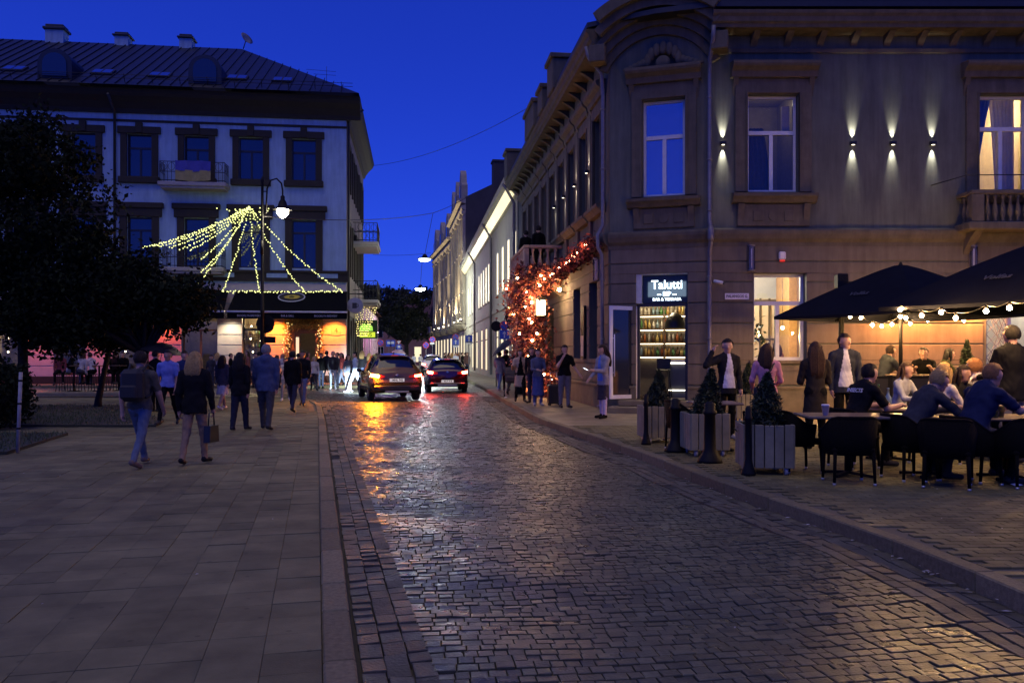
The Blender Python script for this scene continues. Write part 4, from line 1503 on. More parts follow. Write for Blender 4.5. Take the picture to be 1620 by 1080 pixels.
# pilaster strip between the awnings stays cream
# ---- shop windows
m_brass = M('warm_wood_frame', (.22, .1, .04), .5)
for k, a, b, t in GO:
    x0, x1 = lx(b), lx(a)
    if k == 'door': continue
    window(LB, F_L, x0, x1, .55, t, m_brass if k == 'shop2' else m_darkfr, m_cglass, y=.25, transom=.72, mull=(k == 'shop2'))
    box_room(LB, F_L, x0 - .2, x1 + .2, .42, 2.6, .3, 4.3, m_warmwall, m_wood, m_warmwall)
    sh = MB()
    if k == 'shop':
        for z in (1.3, 2.0, 2.7, 3.3):
            sh.box(x0, 1.2, z, x1, 1.5, z + .04)
        shf = mk(sh, 'display_shelf', m_wood, LB, F_L)
        le = MB()
        for z in (1.3, 2.0, 2.7):
            for q in range(3):
                le.ball((x0 + .16 + q * (x1 - x0) / 3 + random.uniform(0, .2), 1.2, z + .5 + random.uniform(-.1, .05)), .045, 8, 5)
        mk(le, 'shelf_lamp', E('shop_lamp', (1, .82, .5), 12), shf)
        point('shop_light', F_L @ Vector(((x0 + x1) / 2, .9, 3.7)), 150, (1, .72, .36), .1, LB)
    else:
        le = MB()
        for q in range(5):
            le.ball((x0 + .2 + q * (x1 - x0 - .4) / 4, .8, 3.75), .07, 8, 5)
        mk(le, 'ceiling_lamp', E('shop_lamp', (1, .82, .5), 12), LB, F_L)
        point('shop_light', F_L @ Vector(((x0 + x1) / 2, 1.3, 3.4)), 14, (1, .7, .4), .1, LB)
# products on the shelves of the window by the door
for z in (1.34, 2.04, 2.74):
    for q in range(7):
        b = bpy.data.objects.new('bottle', bottle_mesh(q % 2, cols[(q * 3 + int(z * 10)) % 7]))
        place(b, None, F_L @ Matrix.Translation((lx(5.4) + q * .17, 1.33, z)))
        tag(b, cname[(q * 3 + int(z * 10)) % 7] + ' bottle on the ' + {1.34: 'lowest', 2.04: 'middle', 2.74: 'top'}[z] + ' shelf of the window beside the awninged door', 'bottle', 'bottles in the bar window')
# ---- the door bay with dried-grass arch
x0, x1 = lx(3.12), lx(1.4)
mb = MB(); 
mb.box(x0, .2, .12, x0 + .3, .32, 3.0); mb.box(x1 - .3, .2, .12, x1, .32, 3.0); mb.box(x0 + .3, .2, 2.8, x1 - .3, .32, 3.9)
dfm = mk(mb, 'door_frame', m_brass, LB, F_L)
dd = mk(MB().box(x0 + .32, .24, .12, x0 + .6, .29, 2.8), 'door', m_brass, LB, F_L)
mk(MB().box(x0 + .38, .235, .7, x0 + .54, .295, 2.6), 'pane', E('door_pane_lit', (1, .8, .5), 1.0, False), dd)
box_room(LB, F_L, x0 - .1, x1 + .1, .42, 3, .12, 4, m_warmwall, m_wood, m_warmwall)
point('door_light', F_L @ Vector(((x0 + x1) / 2, 1.6, 3.2)), 9, (1, .7, .4), .1, LB)
m_dry = M('dried_grass', (.5, .36, .09), .8, var=.4, island=.4)
def tuft(mb, c, n, spread, ln, w=.02, dirv=(0, -.6, .2)):
    for _ in range(n):
        p = Vector(c) + Vector((random.uniform(-spread[0], spread[0]), random.uniform(-spread[1], spread[1]), random.uniform(-spread[2], spread[2])))
        d = Vector((random.gauss(0, 1), random.gauss(0, 1), random.gauss(0, 1))).normalized() * .8 + Vector(dirv)
        d = d.normalized() * ln * random.uniform(.5, 1.2)
        s_ = d.cross(Vector((random.random(), random.random(), random.random()))).normalized() * w
        mb.add([p - s_, p + s_, p + d * .6 + s_ * .7, p + d, p + d * .6 - s_ * .7], [(0, 1, 2, 3, 4)])
ga = thing('dried_grass_arch', 'arch of dried grasses and tiny lights around the awninged bar door', 'decoration', F_L @ Matrix.Translation(((x0 + x1) / 2, 0, .1)))
mb = MB()
for i in range(26):
    tuft(mb, (x0 - .1 + (x1 - x0 + .2) * i / 25, -.25, 3.45), 34, (.1, .15, .4), .32, .022)
for i in range(16):
    for xx in (x0 - .02, x1 + .02):
        tuft(mb, (xx, -.2, .5 + i * .19), 22, (.16, .1, .14), .26, .02)
mk(mb, 'grasses', m_dry, ga, F_L)
mb = MB()
for i in range(110):
    xx = random.choice((x0, x1)) + random.gauss(0, .12)
    mb.ball((xx, -.42 + random.uniform(-.05, .05), random.uniform(.5, 3.4)), .018, 5, 3)
tag(mk(mb, 'fairy_lights', E('fairy_gold', (1, .72, .25), 4, False), ga, F_L), kind='stuff')
# house number plate
hn = thing('house_number', 'small framed plate with the number 4 on the orange lit pier', 'sign', F_L @ Matrix.Translation((lx(.55), -.06, 2.95)))
mk(MB().box(-.26, -.03, -.26, .26, 0, .26, 0, .01), 'plate', M('plate_orange', (.5, .4, .3), .5), hn)
text('4', 'lettering', .4, m_darkfr, hn, W[hn] @ Matrix.Translation((0, -.032, 0)) @ UP, .002)
# ---- lamps under the awnings that wash the piers
def pier_lamp(s, col, pw, z, label):
    t = thing('pier_lamp', label, 'lamp', F_L @ Matrix.Translation((lx(s), -.05, z)), 'lamps washing the bar piers')
    mk(MB().tube([(0, 0, 0), (0, -.8, .05)], .02, 6), 'arm', m_iron, t)
    mk(MB().lathe([(.05, .08), (.1, 0), (.09, 0)], (0, -.8, -.05), 10), 'shade', m_iron, t)
    mk(MB().ball((0, -.8, -.06), .05, 8, 5), 'bulb', E('pier_bulb_%d' % int(col[1] * 100), col, 30, False), t)
    spot('pier_light', W[t] @ Vector((0, -.82, -.12)), W[t].to_3x3() @ Vector((0, .45, -1)), pw, col, 110, .8, .05, t)
pier_lamp(.6, (1, .2, .018), 900, 3.75, 'lamp washing the pier with the number plate orange')
pier_lamp(3.72, (1, .22, .02), 900, 3.75, 'lamp washing the pier beside the bar door orange')
pier_lamp(6.1, (1, .85, .62), 230, 3.75, 'lamp washing the pier between the awnings white')
pier_lamp(9.5, (1, .12, .015), 230, 3.75, 'lamp washing a pier red, nearest the dark shop window')
pier_lamp(12.8, (1, .12, .015), 230, 3.6, 'lamp washing a pier red, half hidden by the tree')
pier_lamp(15.9, (1, .12, .015), 230, 3.6, 'lamp washing a pier red, behind the tree')
pier_lamp(19.0, (1, .12, .015), 230, 3.6, 'lamp washing a pier red, behind the left terrace guests')

# white round projecting sign at the corner
ps = thing('projecting_sign', 'white round projecting sign with a cup mark at the bar corner', 'sign', FR(xat(548, 44.5), 44.5))
mk(MB().tube([(0, .4, 4.95), (.9, .1, 4.95)], .025, 6), 'bracket', m_iron, ps)
pr = [(.44 * math.cos(a), .42 * math.sin(a)) for a in np.linspace(0, 6.283, 25)[:-1]]
mk(MB().prism(pr, 0, .06, 'xz'), 'disc', M('sign_white', (.3, .3, .31), .5), ps, FR(xat(562, 44.5), 44.4, 0, 4.3))
mk(MB().box(-.14, -.015, -.16, .1, -.002, .14, 0, .004).tube([(.1, -.01, .08), (.19, -.01, .05), (.19, -.01, -.06), (.1, -.01, -.08)], .02, 6), 'cup_mark', m_darkfr, ps, FR(xat(562, 44.5), 44.4, 0, 4.3))
# green glowing sign along the side street
gs = thing('lit_sign_box', 'glowing green and yellow projecting sign box under the fairy lights', 'sign', FR(-9.75, 55, 0, zat(521, 55)))
mk(MB().box(-.75, -.06, -.62, .75, .06, .62, 0, .02), 'box', M('sign_green', (.02, .06, .02), .5), gs)
mk(MB().prism([(-.6, -.52), (.6, -.52), (.6, -.18), (-.6, -.18)], -.075, -.062, 'xz'), 'text_band', E('sign_yellow', (.75, .9, .05), .9), gs)
mk(MB().prism([(-.45, -.1), (.45, -.1), (.42, .2), (.1, .42), (0, .3), (-.1, .42), (-.42, .2)], -.075, -.062, 'xz'), 'crown_mark', E('sign_lime', (.45, .9, .1), .9), gs)
text('ALUS', 'lettering', .34, M('sign_text_green', (.01, .05, .01), .5), gs, W[gs] @ Matrix.Translation((0, -.078, -.35)) @ UP, .003, bold=.004)
mk(MB().tube([(-1.4, 0, .8), (-.75, 0, .5)], .03, 6), 'bracket', m_iron, gs)
# funnel of fairy lights hung below the balcony
fz = thing('fairy_light_funnel', 'funnel of yellow fairy lights under the side street balcony', 'string lights', FR(-9.5, 52.0, 0, 4.6))
mb, mw2 = MB(), MB()
for k in range(14):
    a = k / 14 * 6.28
    p0, p1 = Vector((.95 * math.cos(a), .6 * math.sin(a), 0)), Vector((.3 * math.cos(a), .25 * math.sin(a), -1.75))
    mw2.tube([p0, p1], .006, 4)
    for q in range(13):
        p = p0 + (p1 - p0) * (q / 12)
        mb.ball(p + Vector((random.gauss(0, .03), 0, 0)), .024, 5, 3)
mk(mw2, 'wire', m_iron, fz)
tag(mk(mb, 'bulbs', E('fairy_yellow', (1, .82, .3), 3.0, False), fz), kind='stuff')

# ================================================================== STREET BUILDINGS BEHIND
def sline(Y): return 5.256 - .119 * Y
# ---- yellow-lit long building
F_Y = FR(sline(83), 83, A_S)
def yx(Y): return (83 - Y) * 1.00706
LY = yx(41.75)
m_yel = M('pale_yellow_render', (.46, .42, .30), .85, var=.12, scale=1.2, bump=.1)
m_litp = E('window_lit_warm', (1, .86, .55), 2.6)
m_lits = E('window_lit_soft', (1, .84, .52), 1.1)
YB = thing('long_town_house', 'long pale house with glowing eaves and tall lit windows', 'building', FR(sline(41.8), 41.8))
YW = [42.9, 45.9, 48.9, 51.9, 56.1, 58.1, 60.2, 62.4, 64.6, 66.8, 71.4, 74, 77, 80]
ops = [(yx(Y) - .5, yx(Y) + .5, 5.4, 8.1) for Y in YW]
GYW = [43.6, 46.4, 49.2, 52.2, 56.5, 60, 64, 69, 74, 79]
gops = [(yx(Y) - .9, yx(Y) + .9, .55, 3.6) for Y in GYW]
mk(wall_mb(0, LY, 0, 10.0, ops + gops, th=.32), 'wall', m_yel, YB, F_Y)
mk(wall_mb(0, 12, 0, 11.5, []), 'wall', m_yel, YB, FR(sline(83), 83, A_S + R(180)))
for o in ops:
    w = mk(MB().box(o[0], .01, o[2], o[0] + .07, .09, o[3]).box(o[1] - .07, .01, o[2], o[1], .09, o[3]).box(o[0] + .07, .01, o[3] - .07, o[1] - .07, .09, o[3]).box((o[0] + o[1]) / 2 - .03, .015, o[2], (o[0] + o[1]) / 2 + .03, .09, o[3] - .07), 'window', m_wframe, YB, F_Y)
    mk(MB().box(o[0] + .07, .03, o[2], o[1] - .07, .05, o[3]), 'pane', m_litp, w)
    mk(MB().box(o[0] - .06, -.07, o[2] - .1, o[1] + .06, .13, o[2] - .002), 'sill', m_yel, w)
for o in gops:
    w = mk(MB().box(o[0], .0, o[2], o[0] + .08, .08, o[3]).box(o[1] - .08, .0, o[2], o[1], .08, o[3]).box(o[0] + .08, .0, o[3] - .08, o[1] - .08, .08, o[3]).box(o[0] + .08, .0, 2.7, o[1] - .08, .08, 2.78), 'shop_window', m_darkfr, YB, F_Y)
    mk(MB().box(o[0] + .08, .03, o[2], o[1] - .08, .05, o[3] - .08), 'pane', m_lits, w)
mb = MB()
moulding(mb, 0, LY, [(.01, 9.7), (-.08, 9.72), (-.58, 10.32), (-.66, 10.36), (-.7, 10.62), (.3, 10.9), (.3, 10.0), (.01, 10.0)])
mk(mb, 'eaves', m_yel, YB, F_Y)
mk(MB().add([(0, -.16, 9.78), (LY - .1, -.16, 9.78), (LY - .1, -.5, 10.19), (0, -.5, 10.19)], [(0, 1, 2, 3)]), 'soffit_light', E('soffit_glow', (1, .86, .5), 1.0), YB, F_Y)
mk(MB().add([(-.05, -.72, 10.63), (LY, -.72, 10.63), (LY, 4.5, 12.6), (-.05, 4.5, 12.6)], [(0, 1, 2, 3)]), 'roof', M('red_roof', (.09, .035, .02), .7, var=.3), YB, F_Y)
for Y in (55.0, 70.0, 42.2):
    mk(MB().tube([(yx(Y), -.7, 10.4), (yx(Y), -.5, 10.1), (yx(Y), -.12, 9.4), (yx(Y), -.12, .3)], .08, 8), 'down_pipe', m_zinc, YB, F_Y)
mk(MB().box(0, -.07, 4.3, LY, .01, 4.55), 'string_course', m_yel, YB, F_Y)
# small lamps at the window feet
mb = MB()
for Y in YW:
    mb.box(yx(Y) - .3, -.06, 5.32, yx(Y) + .3, .06, 5.395)
mk(mb, 'sill_light', E('sill_glow', (1, .85, .55), 30), YB, F_Y)

# ---- tall ornate houses
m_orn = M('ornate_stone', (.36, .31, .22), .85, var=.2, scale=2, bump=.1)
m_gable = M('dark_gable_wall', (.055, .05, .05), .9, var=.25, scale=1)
def tall_house(label, Y0, Y1, bend0, bend1, H, floors, top, warm):
    A = Vector((sline(Y0) + bend0, Y0)); B = Vector((sline(Y1) + bend1, Y1))
    d = A - B; L_ = d.length
    fr = FR(B.x, B.y, math.atan2(d.y, d.x))
    t = thing('tall_town_house', label, 'building', FR(A.x, A.y))
    n_ = max(3, int(L_ / 3.0))
    ops = []
    fh = (H - 4.6) / floors
    for f_ in range(floors):
        for i in range(n_):
            x = (i + .5) * L_ / n_
            z = 5.2 + f_ * fh
            ops.append((x - .55, x + .55, z, z + fh * .62))
    gop = [((i + .5) * L_ / n_ - .9, (i + .5) * L_ / n_ + .9, .5, 3.7) for i in range(n_)]
    mk(wall_mb(0, L_, 0, H, ops + gop, th=.3), 'wall', m_orn, t, fr)
    for k, o in enumerate(ops):
        w = mk(MB().box(o[0] - .16, -.1, o[2] - .25, o[0], .01, o[3] + .25).box(o[1], -.1, o[2] - .25, o[1] + .16, .01, o[3] + .25).box(o[0] - .3, -.2, o[3] + .25, o[1] + .3, .01, o[3] + .5), 'window', m_orn, t, fr)
        mk(MB().box(o[0], .2, o[2], o[1], .22, o[3]), 'pane', m_dglass, w)
    for o in gop:
        w = mk(MB().box(o[0], .1, o[3] - .2, o[1], .2, o[3]).box(o[0], .1, o[2], o[0] + .1, .2, o[3] - .2).box(o[1] - .1, .1, o[2], o[1], .2, o[3] - .2), 'shop_window', m_darkfr, t, fr)
        mk(MB().box(o[0], .05, o[2], o[1], .07, o[3]), 'pane', m_lits, w)
    for z, pj in ((4.5, .35), (H - .9, .45), (H - .2, .8)):
        mb = MB(); moulding(mb, -.1, L_ + .05, [(.01, z - .3), (-pj * .5, z - .2), (-pj, z), (-pj, z + .2), (.01, z + .3)])
        mk(mb, 'cornice', m_orn, t, fr)
    for i in range(n_ + 1):
        x = min(max(i * L_ / n_, .25), L_ - .25)
        mk(MB().box(x - .22, -.28, 4.8, x + .22, .01, H - 1.2, 0, .03).box(x - .32, -.38, H - 1.6, x + .32, .01, H - 1.2, 0, .04), 'pilaster', m_orn, t, fr)
    # bay with balcony
    for i in range(0, n_, 2):
        x = (i + .5) * L_ / n_
        mk(MB().box(x - 1.0, -.95, 4.85, x + 1.0, 0, 5.05, 0, .05).box(x - .95, -.9, 5.05, x + .95, -.75, 5.9).lathe([(.5, 0), (.9, .5), (1.0, .62)], (x, -.2, 4.2), 12), 'balcony', m_orn, t, fr)
    # attic gables
    for i in range(top):
        x = (i + .5) * L_ / top
        w_ = L_ / top * .34
        pr = [(x - w_, H), (x - w_, H + 1.6), (x - w_ * .6, H + 2.0), (x - w_ * .4, H + 2.9), (x, H + 3.5), (x + w_ * .4, H + 2.9), (x + w_ * .6, H + 2.0), (x + w_, H + 1.6), (x + w_, H)]
        mk(MB().prism(pr, -.3, .3, 'xz'), 'attic_gable', m_orn, t, fr)
        mk(MB().box(x - .35, -.36, H + .3, x + .35, -.305, H + 1.8), 'attic_window', m_dglass, t, fr)
    # end wall toward the camera and roof
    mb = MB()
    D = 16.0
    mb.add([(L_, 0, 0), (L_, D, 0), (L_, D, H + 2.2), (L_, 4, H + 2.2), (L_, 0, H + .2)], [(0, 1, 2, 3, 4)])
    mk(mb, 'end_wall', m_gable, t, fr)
    mk(MB().add([(0, 0, H + .2), (L_, 0, H + .2), (L_, 4, H + 2.2), (0, 4, H + 2.2), (L_, D, H + 2.2), (0, D, H + 2.2)], [(0, 1, 2, 3), (3, 2, 4, 5)]), 'roof', m_roofd, t, fr)
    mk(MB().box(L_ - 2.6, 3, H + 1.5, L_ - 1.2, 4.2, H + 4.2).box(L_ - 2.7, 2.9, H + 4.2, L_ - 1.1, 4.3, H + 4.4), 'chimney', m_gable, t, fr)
    for i in range(warm):
        x = (i + .7) * L_ / warm
        lm = mk(MB().box(x - .12, -.5, 5.3, x + .12, -.3, 5.4), 'facade_lamp', E('facade_lamp', (1, .86, .6), 14, False), t, fr)
        spot('facade_light', fr @ Vector((x, -.5, 5.5)), fr.to_3x3() @ Vector((0, .22, 1)), 4500, (1, .82, .55), 60, .9, .05, t)
    return t
tall_house('tall ornate stone house with stepped attic gables beyond the long pale house', 84, 101, 0, -.5, 17.6, 3, 3, 4)
tall_house('tall stone house with balconies at the far end of the street', 101.5, 122, -.5, -2.2, 16.2, 3, 3, 4)

# ---- far end: pink houses
m_pink = M('pink_render', (.34, .17, .14), .85, var=.2, scale=1)
def small_house(label, x0, x1, Y, H, roofh, mat, win, ang=0.0, depth=9.0):
    t = thing('town_house', label, 'building', FR(x0, Y, ang))
    L_ = x1 - x0
    ops = []
    for k in range(win):
        x = (k + .5) * L_ / win
        ops.append((x - .6, x + .6, .6, 3.0))
        if H > 6: ops.append((x - .5, x + .5, 4.4, 6.2))
    mk(wall_mb(0, L_, 0, H, ops, th=.25), 'wall', mat, t)
    for k, o in enumerate(ops):
        w = mk(MB().box(o[0], .1, o[2], o[0] + .08, .16, o[3]).box(o[1] - .08, .1, o[2], o[1], .16, o[3]).box(o[0] + .08, .1, o[3] - .08, o[1] - .08, .16, o[3]), 'window', m_wframe, t)
        mk(MB().box(o[0], .17, o[2], o[1], .19, o[3]), 'pane', m_lits if k % 3 == 0 and o[2] < 1 else m_dglass, w)
    mk(MB().add([(-.3, -.4, H), (L_ + .3, -.4, H), (L_ + .3, depth / 2, H + roofh), (-.3, depth / 2, H + roofh), (L_ + .3, depth, H), (-.3, depth, H)], [(0, 1, 2, 3), (3, 2, 4, 5), (0, 3, 5), (1, 4, 2)]), 'roof', M('red_roof', (.09, .035, .02), .7, var=.3), t)
    mk(wall_mb(0, depth, 0, H, [], th=.25), 'wall', mat, t, W[t] @ FR(L_, 0, R(90)))
    return t
small_house('low pink house closing the far end of the street', -25, -13.2, 128, 7.2, 2.6, m_pink, 4)
small_house('taller plain house with dark roof behind the far street tree', -13, -4, 134, 9.5, 3, M('grey_house', (.16, .15, .16), .9), 3)
# left side beyond the bar: purple lit low house
A2 = Vector((-11.0, 60.6)); 
t = small_house('low purple lit house next along the street from the bar', 0, 26, 0, 5.6, 2.2, M('mauve_render', (.36, .22, .3), .85, var=.15), 7)
Mx = FR(A2.x, A2.y, A_L + R(90))
t.matrix_local = Mx; 
W[t] = Mx
def stringlamp(px, py, Y, col, pw, label):
    pass
for Yp in (61.5, 66, 71):
    tt = thing('bracket_lamp', {61.5: 'violet bracket lamp on the low house, nearest the bar', 66: 'violet bracket lamp in the middle of the low house', 71: 'violet bracket lamp on the low house, farthest from the bar'}[Yp], 'wall lamp', FR(-11.0 - .119 * (Yp - 60.6) + .1, Yp, 0, 3.6))
    mk(MB().tube([(0, 0, 0), (.45, 0, .1)], .03, 6), 'arm', m_iron, tt)
    mk(MB().lathe([(.06, .1), (.16, 0), (.15, 0)], (.5, 0, 0), 10), 'shade', m_iron, tt)
    mk(MB().ball((.5, 0, -.03), .07, 8, 5), 'bulb', E('violet_bulb', (1, .45, .95), 25, False), tt)
    point('violet_light', (-11.0 - .119 * (Yp - 60.6) + .65, Yp, 3.4), 90, (1, .4, .85), .08, tt)

# ================================================================== PEOPLE
def surface_nets(D, org, h):
    S = D < 0
    nx, ny, nz = D.shape
    cs = (nx - 1, ny - 1, nz - 1)
    acc = np.zeros(cs + (3,), np.float32)
    cnt = np.zeros(cs, np.float32)
    masks = []
    for ax in range(3):
        sl0 = [slice(None)] * 3; sl1 = [slice(None)] * 3
        sl0[ax] = slice(0, -1); sl1[ax] = slice(1, None)
        a, b = D[tuple(sl0)], D[tuple(sl1)]
        m = S[tuple(sl0)] != S[tuple(sl1)]
        masks.append(m)
        t = np.where(m, a / np.where(m, a - b, 1), 0)
        o1, o2 = [i for i in range(3) if i != ax]
        for d1 in (0, 1):
            for d2 in (0, 1):
                src = [slice(None)] * 3
                src[o1] = slice(d1, m.shape[o1] - 1 + d1)
                src[o2] = slice(d2, m.shape[o2] - 1 + d2)
                mm = m[tuple(src)].astype(np.float32)
                acc[..., ax] += t[tuple(src)] * mm
                acc[..., o1] += d1 * mm
                acc[..., o2] += d2 * mm
                cnt += mm
    act = cnt > 0
    idx = np.full(cs, -1, np.int64)
    n = int(act.sum())
    idx[act] = np.arange(n)
    ijk = np.argwhere(act)
    V = (ijk + acc[act] / cnt[act][:, None]) * h + org
    F = []
    for ax in range(3):
        m = masks[ax].copy()
        o1, o2 = [i for i in range(3) if i != ax]
        e = np.argwhere(m)
        ok = (e[:, o1] > 0) & (e[:, o1] < D.shape[o1] - 1) & (e[:, o2] > 0) & (e[:, o2] < D.shape[o2] - 1)
        e = e[ok]
        def cell(d1, d2):
            c = e.copy(); c[:, o1] -= d1; c[:, o2] -= d2
            return idx[c[:, 0], c[:, 1], c[:, 2]]
        q = np.stack([cell(1, 1), cell(0, 1), cell(0, 0), cell(1, 0)], 1)
        flip = S[e[:, 0], e[:, 1], e[:, 2]]
        if ax == 1: flip = ~flip
        q[~flip] = q[~flip][:, ::-1]
        F.append(q)
    return V, np.concatenate(F), ijk


def sdf_mesh(prims, h):
    """prims: (a, b, ra, rb, ky, mat, k): tapered capsules; ky<1 flattens front to back about a's y"""
    P = [(np.array(p[0], np.float32), np.array(p[1], np.float32), *p[2:7], len(p) > 7) for p in prims]
    lo = np.min([np.minimum(p[0], p[1]) - max(p[2], p[3]) for p in P], 0) - 3 * h
    hi = np.max([np.maximum(p[0], p[1]) + max(p[2], p[3]) for p in P], 0) + 3 * h
    n = np.ceil((hi - lo) / h).astype(int) + 1
    D = np.full(n, 1.0, np.float32)
    B = np.full(n, 9.0, np.float32)
    C = np.zeros(n, np.int8)
    for a, b, ra, rb, ky, m, k, cut in P:
        r = max(ra, rb) + .07
        l0 = np.maximum(((np.minimum(a, b) - r - lo) / h).astype(int), 0)
        l1 = np.minimum(((np.maximum(a, b) + r - lo) / h).astype(int) + 2, n)
        gx = (lo[0] + np.arange(l0[0], l1[0]) * h)[:, None, None].astype(np.float32)
        gy = (lo[1] + np.arange(l0[1], l1[1]) * h)[None, :, None].astype(np.float32)
        gz = (lo[2] + np.arange(l0[2], l1[2]) * h)[None, None, :].astype(np.float32)
        d = b - a
        if ky != 1:
            # flatten about the axis line in y
            dd = float(d @ d) + 1e-9
            t = np.clip(((gx - a[0]) * d[0] + (gy - a[1]) * d[1] + (gz - a[2]) * d[2]) / dd, 0, 1)
            q = np.sqrt((gx - a[0] - t * d[0]) ** 2 + ((gy - a[1] - t * d[1]) / ky) ** 2 + (gz - a[2] - t * d[2]) ** 2)
            dist = (q - (ra + (rb - ra) * t)) * (.5 + .5 * ky)
        else:
            dd = float(d @ d) + 1e-9
            t = np.clip(((gx - a[0]) * d[0] + (gy - a[1]) * d[1] + (gz - a[2]) * d[2]) / dd, 0, 1)
            q = np.sqrt((gx - a[0] - t * d[0]) ** 2 + (gy - a[1] - t * d[1]) ** 2 + (gz - a[2] - t * d[2]) ** 2)
            dist = q - (ra + (rb - ra) * t)
        if cut:
            dist = np.maximum(dist, b[2] - gz + .006 * np.sin(gx * 50 + gy * 37))
        if m in (1, 2, 5, 10):
            dist = dist + (.0035 if m == 1 else .0055) * np.sin(gz * 47 + 9 * np.sin(gx * 17) + gy * 21) * np.sin(gx * 31 + gz * 13) + .004 * np.sin(gz * 23 + 14 * gx + 6 * np.sin(gy * 19)) * np.sin(gx * 19 - gz * 9 + gy * 11)
        sl = tuple(slice(l0[i], l1[i]) for i in range(3))
        o = D[sl]
        hh = np.clip(.5 + .5 * (o - dist) / k, 0, 1)
        D[sl] = o * (1 - hh) + dist * hh - k * hh * (1 - hh)
        better = dist < B[sl]
        B[sl] = np.where(better, dist, B[sl])
        C[sl] = np.where(better, m, C[sl])
    V, F, ijk = surface_nets(D, lo, h)
    cls = C[ijk[:, 0], ijk[:, 1], ijk[:, 2]]
    return V, F, cls[F].max(1) if False else cls[F[:, 0]]


SKIN = M('skin_fair', (.48, .28, .19), .55, var=.08, scale=10)
SKIN2 = M('skin_tan', (.36, .19, .12), .55, var=.08, scale=10)
EYE = M('eye_dark', (.02, .015, .012), .2)
LIP = M('lips', (.32, .1, .08), .5)
HAIRC = {'black': (.012, .01, .009), 'brown': (.06, .03, .016), 'dbrown': (.025, .014, .009), 'blond': (.42, .27, .1), 'ginger': (.34, .15, .05), 'grey': (.25, .24, .22)}


def hairmat(c):
    return M('hair_' + c, HAIRC[c], .6, spec=.25, var=.4, scale=40, bump=.9, bscale=120)


_cl = {}
def cloth(col, rough=.85):
    key = tuple(round(c, 3) for c in col)
    if key not in _cl:
        _cl[key] = M('cloth_%d' % len(_cl), tuple(c * (.7 if max(col) < .03 else 1) for c in col), rough, var=.2, scale=14, bump=.25, bscale=220, spec=.12)
    return _cl[key]


